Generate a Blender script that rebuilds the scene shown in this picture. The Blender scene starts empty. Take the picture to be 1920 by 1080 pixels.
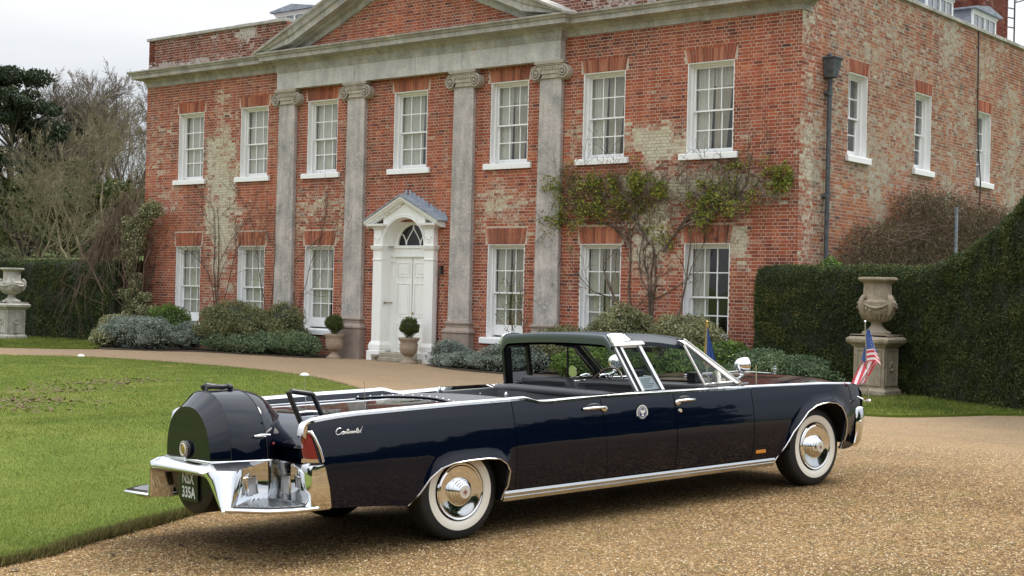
import bpy, bmesh, math, random
import numpy as np
from mathutils import Vector, Matrix, noise as mnoise
random.seed(7)
RNG = np.random.default_rng(11)
PI = math.pi
scene = bpy.context.scene
COL = scene.collection

# ---------------------------------------------------------------- camera
CAM = Vector((25.4077, -26.6766, 1.7488))
FWD = Vector((-0.63431774, 0.77305088, 0.00577426))
RGT = Vector((0.77292468, 0.63403278, 0.02428749))
UPV = Vector((-0.01511439, -0.01986905, 0.99968834))
cam_data = bpy.data.cameras.new("camera")
cam_data.sensor_width = 36.0
cam_data.lens = 50.096
cam_data.clip_start = 0.1
cam_data.clip_end = 2000.0
cam = bpy.data.objects.new("camera", cam_data)
COL.objects.link(cam)
cam.matrix_world = Matrix(((RGT.x, UPV.x, -FWD.x, CAM.x), (RGT.y, UPV.y, -FWD.y, CAM.y),
                           (RGT.z, UPV.z, -FWD.z, CAM.z), (0, 0, 0, 1)))
scene.camera = cam

# ---------------------------------------------------------------- sky, sun, exposure
SUN_EL, SUN_AZ = math.radians(52), math.radians(8)      # azimuth from +Y towards +X
world = bpy.data.worlds.new("World")
scene.world = world
world.use_nodes = True
nt = world.node_tree
nt.nodes.clear()
wo = nt.nodes.new("ShaderNodeOutputWorld")
sky = nt.nodes.new("ShaderNodeTexSky")
sky.sky_type = 'NISHITA'
sky.sun_disc = False
sky.sun_elevation = SUN_EL
sky.sun_rotation = SUN_AZ
bg1 = nt.nodes.new("ShaderNodeBackground")
bg1.inputs[1].default_value = 0.12
nt.links.new(sky.outputs[0], bg1.inputs[0])
tc = nt.nodes.new("ShaderNodeTexCoord")
sep = nt.nodes.new("ShaderNodeSeparateXYZ")
nt.links.new(tc.outputs['Generated'], sep.inputs[0])
mr = nt.nodes.new("ShaderNodeMapRange")          # overcast luminance (1 + 2 sin el) / 3
mr.inputs['From Min'].default_value = 0.0
mr.inputs['From Max'].default_value = 1.0
mr.inputs['To Min'].default_value = 0.44
mr.inputs['To Max'].default_value = 2.55
nt.links.new(sep.outputs[2], mr.inputs['Value'])
mp = nt.nodes.new("ShaderNodeMapping")
mp.inputs['Scale'].default_value = (1.2, 1.2, 4.0)
nt.links.new(tc.outputs['Generated'], mp.inputs[0])
nz = nt.nodes.new("ShaderNodeTexNoise")
nz.inputs['Scale'].default_value = 1.6
nz.inputs['Detail'].default_value = 5
nt.links.new(mp.outputs[0], nz.inputs['Vector'])
cr = nt.nodes.new("ShaderNodeValToRGB")
cr.color_ramp.elements[0].position = 0.35
cr.color_ramp.elements[0].color = (0.70, 0.77, 0.87, 1)
cr.color_ramp.elements[1].position = 0.62
cr.color_ramp.elements[1].color = (1.03, 1.03, 1.03, 1)
nt.links.new(nz.outputs['Fac'], cr.inputs[0])
bg2 = nt.nodes.new("ShaderNodeBackground")
nt.links.new(cr.outputs[0], bg2.inputs[0])
nt.links.new(mr.outputs[0], bg2.inputs[1])
mx = nt.nodes.new("ShaderNodeMixShader")
mx.inputs[0].default_value = 0.92
nt.links.new(bg1.outputs[0], mx.inputs[1])
nt.links.new(bg2.outputs[0], mx.inputs[2])
nt.links.new(mx.outputs[0], wo.inputs[0])

sun_data = bpy.data.lights.new("sun", 'SUN')
sun_data.energy = 2.2
sun_data.angle = math.radians(20)
sun_data.color = (1.0, 0.95, 0.87)
sun = bpy.data.objects.new("sun", sun_data)
COL.objects.link(sun)
sdir = Vector((math.sin(SUN_AZ) * math.cos(SUN_EL), math.cos(SUN_AZ) * math.cos(SUN_EL), math.sin(SUN_EL)))
sun.rotation_euler = sdir.to_track_quat('Z', 'Y').to_euler()
sun.location = (0, 0, 40)

scene.view_settings.view_transform = 'Standard'
scene.view_settings.look = 'None'
scene.view_settings.exposure = 0.30
scene.view_settings.gamma = 1.0
scene.view_settings.use_curve_mapping = False
scene.render.engine = 'CYCLES'
scene.cycles.use_denoising = True
scene.cycles.max_bounces = 8
scene.cycles.transparent_max_bounces = 12
scene.cycles.caustics_reflective = False
scene.cycles.caustics_refractive = False

# ---------------------------------------------------------------- helpers
def tag(o, label=None, cat=None, group=None, kind=None):
    if label: o['label'] = label
    if cat: o['category'] = cat
    if group: o['group'] = group
    if kind: o['kind'] = kind
    return o

def empty(name, loc=(0, 0, 0), rz=0.0, parent=None):
    o = bpy.data.objects.new(name, None)
    o.empty_display_size = 0.3
    COL.objects.link(o)
    o.location = loc
    o.rotation_euler = (0, 0, rz)
    if parent: o.parent = parent
    return o

def mesh_np(name, V, F, mat, parent=None, attrs=None, smooth=False, loc=None):
    """V (n,3), F (m,k) arrays -> one mesh object; attrs: point float attributes"""
    V = np.asarray(V, np.float32)
    F = np.asarray(F, np.int32)
    me = bpy.data.meshes.new(name)
    m, k = F.shape
    me.vertices.add(len(V))
    me.vertices.foreach_set('co', V.ravel())
    me.loops.add(m * k)
    me.loops.foreach_set('vertex_index', F.ravel())
    me.polygons.add(m)
    me.polygons.foreach_set('loop_start', np.arange(0, m * k, k, dtype=np.int32))
    if attrs:
        for an, av in attrs.items():
            a = me.attributes.new(an, 'FLOAT', 'POINT')
            a.data.foreach_set('value', np.asarray(av, np.float32))
    me.update(calc_edges=True)
    me.polygons.foreach_set('use_smooth', np.full(m, bool(smooth)))
    me.materials.append(mat)
    o = bpy.data.objects.new(name, me)
    COL.objects.link(o)
    if parent: o.parent = parent
    if loc is not None: o.location = loc
    return o

class MB:
    """collects simple shapes into one mesh"""
    def __init__(s):
        s.v = []; s.f = []; s.mi = []; s.cur = 0
    def add(s, vs, fs):
        b = len(s.v)
        s.v += [tuple(p) for p in vs]
        s.f += [tuple(i + b for i in f) for f in fs]
        s.mi += [s.cur] * len(fs)
        return s
    def box(s, x0, x1, y0, y1, z0, z1):
        return s.add([(x0, y0, z0), (x1, y0, z0), (x1, y1, z0), (x0, y1, z0), (x0, y0, z1), (x1, y0, z1), (x1, y1, z1), (x0, y1, z1)],
                     [(0, 3, 2, 1), (4, 5, 6, 7), (0, 1, 5, 4), (1, 2, 6, 5), (2, 3, 7, 6), (3, 0, 4, 7)])
    def hexa(s, p):
        return s.add(p, [(0, 3, 2, 1), (4, 5, 6, 7), (0, 1, 5, 4), (1, 2, 6, 5), (2, 3, 7, 6), (3, 0, 4, 7)])
    def prism(s, poly, a, b, axis='y'):
        """poly: list of 2d points; axis y -> (x,z) extruded in y, x -> (y,z), z -> (x,y)"""
        n = len(poly)
        def P(p, t):
            return {'y': (p[0], t, p[1]), 'x': (t, p[0], p[1]), 'z': (p[0], p[1], t)}[axis]
        vs = [P(p, a) for p in poly] + [P(p, b) for p in poly]
        fs = [tuple(range(n)), tuple(range(2 * n - 1, n - 1, -1))]
        fs += [(i, (i + 1) % n + 0, (i + 1) % n + n, i + n) for i in range(n)]
        return s.add(vs, fs)
    def tube(s, pts, r, n=8, caps=True, closed=False):
        pts = [Vector(p) for p in pts]
        m = len(pts)
        rs = r if isinstance(r, (list, tuple)) else [r] * m
        ref = None; vs = []
        for i, p in enumerate(pts):
            if closed:
                t = (pts[(i + 1) % m] - pts[i - 1])
            else:
                t = (pts[min(i + 1, m - 1)] - pts[max(i - 1, 0)])
            t.normalize()
            if ref is None:
                ref = Vector((0, 0, 1)) if abs(t.z) < 0.9 else Vector((1, 0, 0))
            a = (ref - t * ref.dot(t)).normalized(); ref = a
            b = t.cross(a)
            for k in range(n):
                q = 2 * PI * k / n
                vs.append(p + (a * math.cos(q) + b * math.sin(q)) * rs[i])
        fs = []
        for i in range(m if closed else m - 1):
            j = (i + 1) % m
            for k in range(n):
                l = (k + 1) % n
                fs.append((i * n + k, i * n + l, j * n + l, j * n + k))
        if caps and not closed:
            fs.append(tuple(range(n - 1, -1, -1)))
            fs.append(tuple((m - 1) * n + k for k in range(n)))
        return s.add(vs, fs)
    def lathe(s, prof, c=(0, 0, 0), n=24, axis='z', arc=(0, 2 * PI)):
        """prof: (r, h) list"""
        full = abs(arc[1] - arc[0] - 2 * PI) < 1e-6
        m = len(prof); N = n if full else n + 1
        vs = []
        for k in range(N):
            q = arc[0] + (arc[1] - arc[0]) * k / n
            for r, h in prof:
                a, b = r * math.cos(q), r * math.sin(q)
                if axis == 'z': p = (c[0] + a, c[1] + b, c[2] + h)
                elif axis == 'y': p = (c[0] + a, c[1] + h, c[2] + b)
                else: p = (c[0] + h, c[1] + a, c[2] + b)
                vs.append(p)
        fs = []
        for k in range(n):
            l = (k + 1) % N
            for i in range(m - 1):
                fs.append((k * m + i, l * m + i, l * m + i + 1, k * m + i + 1))
        return s.add(vs, fs)
    def grid(s, rows):
        """rows: list of equal-length point lists"""
        n = len(rows[0]); vs = [p for r in rows for p in r]
        fs = [(i * n + j, i * n + j + 1, (i + 1) * n + j + 1, (i + 1) * n + j) for i in range(len(rows) - 1) for j in range(n - 1)]
        return s.add(vs, fs)
    def sphere(s, c, r, n=12, m=8, sc=(1, 1, 1)):
        prof = [(math.sin(PI * i / m), -math.cos(PI * i / m)) for i in range(m + 1)]
        b = MB().lathe(prof, n=n)
        return s.add([(c[0] + p[0] * r * sc[0], c[1] + p[1] * r * sc[1], c[2] + p[2] * r * sc[2]) for p in b.v], b.f)
    def sweep_plan(s, path, prof, caps=True):
        """mitred moulding: path xy points, prof (out, z); outward = right of travel"""
        P = [Vector(p).to_2d() if len(p) > 2 else Vector(p) for p in path]
        m = len(prof); vs = []
        for i, p in enumerate(P):
            d0 = (P[i] - P[i - 1]).normalized() if i > 0 else (P[1] - P[0]).normalized()
            d1 = (P[i + 1] - P[i]).normalized() if i < len(P) - 1 else d0
            n0 = Vector((d0.y, -d0.x)); n1 = Vector((d1.y, -d1.x))
            nn = (n0 + n1); nn = nn / nn.length
            k = 1.0 / max(0.25, nn.dot(n0))
            for o, z in prof:
                q = p + nn * (o * k)
                vs.append((q.x, q.y, z))
        fs = []
        for i in range(len(P) - 1):
            for j in range(m - 1):
                fs.append((i * m + j, (i + 1) * m + j, (i + 1) * m + j + 1, i * m + j + 1))
        if caps:
            fs.append(tuple(range(m - 1, -1, -1)))
            fs.append(tuple((len(P) - 1) * m + j for j in range(m)))
        return s.add(vs, fs)
    def build(s, name, mats, parent=None, smooth=None, bevel=None, loc=None, fix=True, rot=None):
        me = bpy.data.meshes.new(name)
        me.from_pydata(s.v, [], s.f)
        if not isinstance(mats, (list, tuple)): mats = [mats]
        for m in mats: me.materials.append(m)
        if len(mats) > 1: me.polygons.foreach_set('material_index', s.mi)
        if fix:
            bm = bmesh.new(); bm.from_mesh(me)
            bmesh.ops.remove_doubles(bm, verts=bm.verts, dist=1e-5)
            bmesh.ops.recalc_face_normals(bm, faces=bm.faces)
            bm.to_mesh(me); bm.free()
        if smooth is not None:
            me.polygons.foreach_set('use_smooth', np.ones(len(me.polygons), bool))
            me.set_sharp_from_angle(angle=math.radians(smooth))
        me.update()
        o = bpy.data.objects.new(name, me)
        COL.objects.link(o)
        if parent: o.parent = parent
        if loc is not None: o.location = loc
        if rot is not None: o.rotation_euler = rot
        if bevel:
            md = o.modifiers.new('bevel', 'BEVEL'); md.width = bevel; md.segments = 2
            md.limit_method = 'ANGLE'; md.angle_limit = math.radians(35)
        return o

def copy_obj(o, parent=None, loc=None, rot=None):
    c = o.copy(); COL.objects.link(c)
    if parent is not None: c.parent = parent
    if loc is not None: c.location = loc
    if rot is not None: c.rotation_euler = rot
    return c

# ---------------------------------------------------------------- materials
def new_mat(name):
    m = bpy.data.materials.new(name); m.use_nodes = True
    t = m.node_tree
    return m, t, t.nodes['Principled BSDF']

def pmat(name, col, rough=0.5, metal=0.0, coat=0.0, spec=0.5, emis=None):
    m, t, b = new_mat(name)
    b.inputs['Base Color'].default_value = (*col, 1)
    b.inputs['Roughness'].default_value = rough
    b.inputs['Metallic'].default_value = metal
    b.inputs['Coat Weight'].default_value = coat
    b.inputs['Coat Roughness'].default_value = 0.02
    b.inputs['Specular IOR Level'].default_value = spec
    return m

def N(t, typ, **kw):
    n = t.nodes.new(typ)
    for k, v in kw.items():
        if k in ('operation', 'blend_type', 'data_type', 'attribute_name', 'attribute_type', 'feature', 'noise_dimensions', 'musgrave_type', 'interpolation_type'):
            setattr(n, k, v)
        else:
            key = k.replace('_', ' ')
            n.inputs[key if key in n.inputs else k].default_value = v
    return n

def L(t, a, b): t.links.new(a, b)

def coords(t, scale=(1, 1, 1), kind='Object'):
    c = t.nodes.new('ShaderNodeTexCoord')
    m = t.nodes.new('ShaderNodeMapping'); m.inputs['Scale'].default_value = scale
    L(t, c.outputs[kind], m.inputs[0])
    return m.outputs[0]

def geo_pos(t, scale=(1, 1, 1)):
    c = t.nodes.new('ShaderNodeNewGeometry')
    m = t.nodes.new('ShaderNodeMapping'); m.inputs['Scale'].default_value = scale
    L(t, c.outputs['Position'], m.inputs[0])
    return m.outputs[0]

def noise_t(t, vec, scale, detail=4, rough=0.55):
    n = t.nodes.new('ShaderNodeTexNoise')
    n.inputs['Scale'].default_value = scale; n.inputs['Detail'].default_value = detail; n.inputs['Roughness'].default_value = rough
    L(t, vec, n.inputs['Vector'])
    return n.outputs['Fac']

def ramp(t, fac, stops, interp='LINEAR'):
    r = t.nodes.new('ShaderNodeValToRGB'); r.color_ramp.interpolation = interp
    e = r.color_ramp.elements
    while len(e) < len(stops): e.new(0.5)
    for i, (p, c) in enumerate(stops):
        e[i].position = p
        e[i].color = (c, c, c, 1) if isinstance(c, (int, float)) else (*c, 1)
    L(t, fac, r.inputs[0])
    return r.outputs[0]

def mixc(t, fac, a, b, mode='MIX'):
    m = t.nodes.new('ShaderNodeMix'); m.data_type = 'RGBA'; m.blend_type = mode
    for sock, val in ((m.inputs[0], fac), (m.inputs[6], a), (m.inputs[7], b)):
        if isinstance(val, (int, float)): sock.default_value = val
        elif isinstance(val, tuple): sock.default_value = (*val, 1)
        else: L(t, val, sock)
    return m.outputs[2]

def math_t(t, op, a, b=None, c=None, clamp=False):
    m = t.nodes.new('ShaderNodeMath'); m.operation = op; m.use_clamp = clamp
    for i, v in enumerate((a, b, c)):
        if v is None: continue
        if isinstance(v, (int, float)): m.inputs[i].default_value = v
        else: L(t, v, m.inputs[i])
    return m.outputs[0]

def bump(t, b, height, strength=0.5, dist=0.01):
    n = t.nodes.new('ShaderNodeBump')
    n.inputs['Strength'].default_value = strength; n.inputs['Distance'].default_value = dist
    L(t, height, n.inputs['Height']); L(t, n.outputs[0], b.inputs['Normal'])
    return n

def attr(t, name):
    a = t.nodes.new('ShaderNodeAttribute'); a.attribute_name = name
    return a.outputs['Fac']

def brick_material(name, stops, washcol=(0.62, 0.57, 0.43), soot=0.0):
    m, t, b = new_mat(name)
    p = geo_pos(t)
    base = ramp(t, attr(t, 'rnd'), stops)
    fine = noise_t(t, p, 45, 5, 0.7)
    base = mixc(t, 1.0, base, ramp(t, fine, [(0.25, 0.72), (0.75, 1.22)]), 'MULTIPLY')
    big = noise_t(t, p, 0.55, 4)
    base = mixc(t, 1.0, base, ramp(t, big, [(0.35, (0.78, 0.82, 0.86)), (0.65, (1.08, 1.03, 0.98))]), 'MULTIPLY')
    streak = noise_t(t, geo_pos(t, (3.2, 3.2, 0.35)), 1.0, 5, 0.6)
    base = mixc(t, 1.0, base, ramp(t, streak, [(0.36, (0.74, 0.75, 0.76)), (0.54, (1.0, 1.0, 1.0)), (0.72, (1.10, 1.08, 1.05))]), 'MULTIPLY')
    base = mixc(t, ramp(t, noise_t(t, p, 3.4, 6, 0.7), [(0.50, 0.0), (0.72, 0.34)]), base, (0.44, 0.30, 0.23))
    # limewash / lichen remains: fine noise against the per-brick coverage
    w = math_t(t, 'ADD', attr(t, 'wash'), math_t(t, 'MULTIPLY', math_t(t, 'SUBTRACT', noise_t(t, p, 16, 6, 0.75), 0.5), 1.6))
    wf = ramp(t, w, [(0.44, 0.0), (0.60, 0.55), (0.78, 1.0)])
    wc = ramp(t, noise_t(t, p, 9, 4), [(0.3, tuple(c * 0.72 for c in washcol)), (0.7, washcol)])
    base = mixc(t, wf, base, wc)
    L(t, base, b.inputs['Base Color'])
    b.inputs['Roughness'].default_value = 0.9
    b.inputs['Specular IOR Level'].default_value = 0.2
    bump(t, b, fine, 0.5, 0.006)
    return m

RED = [(0.0, (0.085, 0.038, 0.034)), (0.12, (0.17, 0.055, 0.040)), (0.35, (0.29, 0.076, 0.043)), (0.62, (0.385, 0.100, 0.050)),
       (0.86, (0.45, 0.145, 0.070)), (0.97, (0.52, 0.23, 0.12)), (1.0, (0.30, 0.2, 0.15))]
ORANGE = [(0.0, (0.06, 0.05, 0.05)), (0.12, (0.15, 0.09, 0.07)), (0.35, (0.28, 0.095, 0.05)), (0.62, (0.37, 0.13, 0.06)),
          (0.86, (0.47, 0.20, 0.08)), (0.97, (0.33, 0.24, 0.16)), (1.0, (0.10, 0.10, 0.10))]
DARKRED = [(0.0, (0.06, 0.022, 0.018)), (0.4, (0.15, 0.042, 0.028)), (0.8, (0.23, 0.060, 0.036)), (1.0, (0.30, 0.09, 0.05))]
M = {}
M['brick'] = brick_material('brick_red', RED)
M['brick_side'] = brick_material('brick_mixed', ORANGE, washcol=(0.47, 0.43, 0.33))
M['brick_parapet'] = brick_material('brick_parapet', DARKRED, washcol=(0.55, 0.5, 0.46))
M['brick_arch'] = brick_material('brick_rubbed', [(0.0, (0.25, 0.075, 0.048)), (0.5, (0.40, 0.125, 0.068)), (1.0, (0.52, 0.20, 0.11))])

def mortar_material():
    m, t, b = new_mat('lime_mortar')
    p = geo_pos(t)
    c = ramp(t, noise_t(t, p, 14, 4), [(0.3, (0.40, 0.30, 0.23)), (0.7, (0.60, 0.50, 0.41))])
    w = ramp(t, attr(t, 'wash'), [(0.5, 0.0), (0.8, 1.0)])
    c = mixc(t, w, c, (0.34, 0.30, 0.22))
    L(t, c, b.inputs['Base Color']); b.inputs['Roughness'].default_value = 0.95
    return m
M['mortar'] = mortar_material()

def stone_material(name, c0, c1, lich=0.0, spots=0.0, scale=1.0, streak=0.0, stain=(0.17, 0.16, 0.14)):
    m, t, b = new_mat(name)
    p = geo_pos(t, (scale, scale, scale))
    n1 = noise_t(t, p, 2.2, 6, 0.6)
    n2 = noise_t(t, p, 28, 4, 0.7)
    c = ramp(t, n1, [(0.3, c0), (0.7, c1)])
    c = mixc(t, 1.0, c, ramp(t, n2, [(0.25, 0.74), (0.75, 1.16)]), 'MULTIPLY')
    if streak:
        ps = geo_pos(t, (7, 7, 0.7))
        c = mixc(t, ramp(t, noise_t(t, ps, 1.0, 5), [(0.45, 0.0), (0.75, streak)]), c, stain)
    if spots:
        c = mixc(t, ramp(t, noise_t(t, p, 19, 3, 0.8), [(0.60, 0.0), (0.64, spots)]), c, (0.62, 0.60, 0.54))
    if lich:
        c = mixc(t, ramp(t, noise_t(t, p, 6.5, 6, 0.75), [(0.58, 0.0), (0.66, lich)]), c, (0.42, 0.24, 0.06))
        c = mixc(t, ramp(t, noise_t(t, p, 4.1, 5, 0.7), [(0.55, 0.0), (0.72, lich * 0.55)]), c, (0.15, 0.145, 0.115))
    L(t, c, b.inputs['Base Color'])
    b.inputs['Roughness'].default_value = 0.92; b.inputs['Specular IOR Level'].default_value = 0.2
    bump(t, b, n2, 0.6, 0.01)
    return m
M['stone_pale'] = stone_material('stone_entablature', (0.45, 0.435, 0.41), (0.64, 0.62, 0.58), spots=0.35, streak=0.3)
M['stone_shaft'] = stone_material('stone_pilaster', (0.30, 0.29, 0.275), (0.60, 0.53, 0.49), spots=0.9, lich=0.16, streak=0.6, stain=(0.2, 0.19, 0.17))
M['stone_cap'] = stone_material('stone_capital', (0.34, 0.30, 0.25), (0.50, 0.44, 0.36), spots=0.25, scale=2)
M['stone_cornice'] = stone_material('stone_cornice', (0.31, 0.295, 0.275), (0.57, 0.55, 0.51), lich=0.62, spots=0.6, streak=0.45)
M['stone_base'] = stone_material('stone_plinth', (0.25, 0.20, 0.17), (0.38, 0.31, 0.26), lich=0.55, spots=0.3)
M['stone_urn'] = stone_material('stone_urn', (0.25, 0.205, 0.15), (0.44, 0.37, 0.28), lich=0.75, spots=0.5, scale=2.2, streak=0.4, stain=(0.14, 0.13, 0.10))
M['stone_urn_grey'] = stone_material('stone_urn_grey', (0.36, 0.34, 0.30), (0.58, 0.55, 0.49), lich=0.25, spots=0.7, scale=2.2, streak=0.55, stain=(0.13, 0.12, 0.10))
M['stone_pot'] = stone_material('stone_pot', (0.30, 0.23, 0.17), (0.44, 0.35, 0.27), lich=0.25, scale=3)
M['stone_step'] = stone_material('stone_step', (0.28, 0.25, 0.19), (0.44, 0.40, 0.32), scale=2)
M['lead'] = stone_material('lead', (0.22, 0.25, 0.29), (0.38, 0.42, 0.48), scale=2)

def white_material(name, col, dirty):
    m, t, b = new_mat(name)
    p = geo_pos(t)
    c = mixc(t, ramp(t, noise_t(t, geo_pos(t, (6, 6, 1.2)), 2.0, 5), [(0.5, 0.0), (0.8, dirty)]), tuple(col), (0.42, 0.42, 0.38))
    L(t, c, b.inputs['Base Color']); b.inputs['Roughness'].default_value = 0.45
    return m
M['white'] = white_material('white_paint', (0.86, 0.86, 0.85), 0.12)
M['white_door'] = white_material('white_door_paint', (0.85, 0.85, 0.82), 0.2)
M['iron'] = pmat('black_iron', (0.03, 0.032, 0.035), 0.5)
M['pipe'] = stone_material('cast_iron_pipe', (0.07, 0.08, 0.09), (0.15, 0.16, 0.17), scale=4)
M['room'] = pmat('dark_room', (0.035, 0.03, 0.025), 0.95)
M['bricks_plain'] = pmat('plain_brick_back', (0.25, 0.09, 0.06), 0.95)

def curtain_mat(name, c):
    m, t, b = new_mat(name)
    L(t, mixc(t, noise_t(t, geo_pos(t, (12, 12, 0.8)), 1.5, 3), tuple(v * 0.72 for v in c), c), b.inputs['Base Color'])
    b.inputs['Roughness'].default_value = 0.9
    return m
M['curtain'] = curtain_mat('curtain_cloth', (0.74, 0.73, 0.64))
M['curtain2'] = curtain_mat('curtain_cloth_beige', (0.62, 0.56, 0.45))
M['net'] = curtain_mat('blind_cloth', (0.42, 0.44, 0.42))

def glass_mat(name, tint=(0.955, 0.96, 0.955), ior=1.5, boost=1.0, wob=0.0):
    m = bpy.data.materials.new(name); m.use_nodes = True
    t = m.node_tree; t.nodes.clear()
    o = t.nodes.new('ShaderNodeOutputMaterial')
    tr = t.nodes.new('ShaderNodeBsdfTransparent'); tr.inputs[0].default_value = (*tint, 1)
    gl = t.nodes.new('ShaderNodeBsdfGlossy'); gl.inputs['Roughness'].default_value = 0.02
    fr = t.nodes.new('ShaderNodeFresnel')
    gb = t.nodes.new('ShaderNodeNewGeometry')       # same reflectance from both sides of a thin sheet
    L(t, math_t(t, 'ADD', ior, math_t(t, 'MULTIPLY', gb.outputs['Backfacing'], 1.0 / ior - ior)), fr.inputs[0])
    mx_ = t.nodes.new('ShaderNodeMixShader')
    f = math_t(t, 'MULTIPLY', fr.outputs[0], boost, clamp=True)
    L(t, f, mx_.inputs[0]); L(t, tr.outputs[0], mx_.inputs[1]); L(t, gl.outputs[0], mx_.inputs[2])
    if wob:
        bn = t.nodes.new('ShaderNodeBump'); bn.inputs['Strength'].default_value = wob; bn.inputs['Distance'].default_value = 0.01
        L(t, noise_t(t, geo_pos(t), 3.5, 2), bn.inputs['Height'])
        L(t, bn.outputs[0], gl.inputs['Normal']); L(t, bn.outputs[0], fr.inputs['Normal'])
    L(t, mx_.outputs[0], o.inputs[0])
    return m
M['pane'] = glass_mat('window_glass', boost=1.3, wob=0.12)

def leaf_mat(name, stops, rough=0.6, transl=0.25):
    m, t, b = new_mat(name)
    c = ramp(t, attr(t, 'rnd'), stops)
    L(t, c, b.inputs['Base Color']); b.inputs['Roughness'].default_value = rough
    b.inputs['Specular IOR Level'].default_value = 0.25
    tb = t.nodes.new('ShaderNodeBsdfTranslucent'); L(t, c, tb.inputs[0])
    ms = t.nodes.new('ShaderNodeMixShader'); ms.inputs[0].default_value = transl
    out = t.nodes['Material Output']
    L(t, b.outputs[0], ms.inputs[1]); L(t, tb.outputs[0], ms.inputs[2]); L(t, ms.outputs[0], out.inputs[0])
    return m
M['yew'] = leaf_mat('yew_leaves', [(0, (0.018, 0.029, 0.009)), (0.45, (0.052, 0.076, 0.020)), (0.8, (0.098, 0.124, 0.032)), (1, (0.184, 0.144, 0.052))])
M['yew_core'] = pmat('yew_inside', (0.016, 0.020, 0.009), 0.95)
M['olive'] = leaf_mat('olive_leaves', [(0, (0.058, 0.072, 0.026)), (0.4, (0.156, 0.169, 0.072)), (0.75, (0.273, 0.273, 0.130)), (1, (0.468, 0.455, 0.260))])
M['varieg'] = leaf_mat('variegated_leaves', [(0, (0.069, 0.081, 0.034)), (0.35, (0.196, 0.207, 0.098)), (0.7, (0.391, 0.380, 0.207)), (1, (0.667, 0.644, 0.414))])
M['grey'] = leaf_mat('grey_leaves', [(0, (0.081, 0.101, 0.081)), (0.4, (0.203, 0.243, 0.203)), (0.75, (0.338, 0.392, 0.338)), (1, (0.513, 0.553, 0.486))])
M['sage'] = leaf_mat('sage_leaves', [(0, (0.047, 0.081, 0.041)), (0.4, (0.115, 0.176, 0.088)), (0.75, (0.216, 0.284, 0.149)), (1, (0.365, 0.432, 0.257))])
M['green'] = leaf_mat('green_leaves', [(0, (0.036, 0.072, 0.018)), (0.4, (0.096, 0.168, 0.036)), (0.75, (0.180, 0.276, 0.060)), (1, (0.336, 0.396, 0.096))])
M['climber'] = leaf_mat('climber_leaves', [(0, (0.07, 0.09, 0.02)), (0.35, (0.18, 0.23, 0.04)), (0.7, (0.31, 0.35, 0.06)), (0.9, (0.46, 0.42, 0.09)), (1, (0.35, 0.18, 0.08))], transl=0.35)
M['brownleaf'] = leaf_mat('brown_twigs', [(0, (0.035, 0.026, 0.018)), (0.4, (0.09, 0.068, 0.042)), (0.7, (0.16, 0.125, 0.07)), (0.9, (0.20, 0.18, 0.09)), (1, (0.12, 0.14, 0.04))])
M['box'] = leaf_mat('box_leaves', [(0, (0.022, 0.036, 0.010)), (0.45, (0.066, 0.096, 0.022)), (0.85, (0.132, 0.168, 0.036)), (1, (0.240, 0.228, 0.060))])
M['conifer'] = leaf_mat('conifer_leaves', [(0, (0.012, 0.02, 0.010)), (0.5, (0.03, 0.046, 0.022)), (1, (0.07, 0.085, 0.04))])

def bark(name, c0, c1):
    m, t, b = new_mat(name)
    L(t, ramp(t, noise_t(t, geo_pos(t), 3.5, 5, 0.65), [(0.35, c0), (0.65, c1)]), b.inputs['Base Color'])
    b.inputs['Roughness'].default_value = 0.95; b.inputs['Specular IOR Level'].default_value = 0.1
    return m
M['bark'] = bark('bark_grey', (0.075, 0.062, 0.048), (0.17, 0.15, 0.115))
M['bark_lichen'] = bark('bark_lichen', (0.115, 0.098, 0.064), (0.27, 0.235, 0.145))
M['bark_far'] = bark('bark_far', (0.11, 0.088, 0.070), (0.20, 0.165, 0.13))
M['twig_brown'] = bark('twig_brown', (0.10, 0.068, 0.05), (0.19, 0.14, 0.105))
M['stem'] = bark('stem_climber', (0.085, 0.06, 0.045), (0.18, 0.14, 0.11))

# leaves: rhombic quads
def leaf_quads(P, size, Nrm=None, aspect=0.55, spread=1.0, rng=None):
    rng = rng or RNG
    n = len(P)
    a = rng.normal(size=(n, 3))
    if Nrm is not None: a = a * spread + Nrm * 1.2
    a /= np.linalg.norm(a, axis=1)[:, None] + 1e-9
    h = rng.normal(size=(n, 3))
    u = np.cross(a, h); u /= np.linalg.norm(u, axis=1)[:, None] + 1e-9
    v = np.cross(a, u)
    s = (size * (0.6 + 0.8 * rng.random(n)))[:, None]
    V = np.stack([P - u * s, P - v * s * aspect, P + u * s, P + v * s * aspect], 1).reshape(-1, 3)
    F = np.arange(n * 4).reshape(n, 4)
    return V, F

def leaves(name, P, size, mat, parent=None, Nrm=None, aspect=0.55, spread=1.0, rnd=None, rng=None):
    rng = rng or RNG
    V, F = leaf_quads(np.asarray(P, float), size, Nrm, aspect, spread, rng)
    if rnd is None: rnd = rng.random(len(P))
    return mesh_np(name, V, F, mat, parent, {'rnd': np.repeat(np.clip(rnd, 0, 1), 4)})

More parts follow.
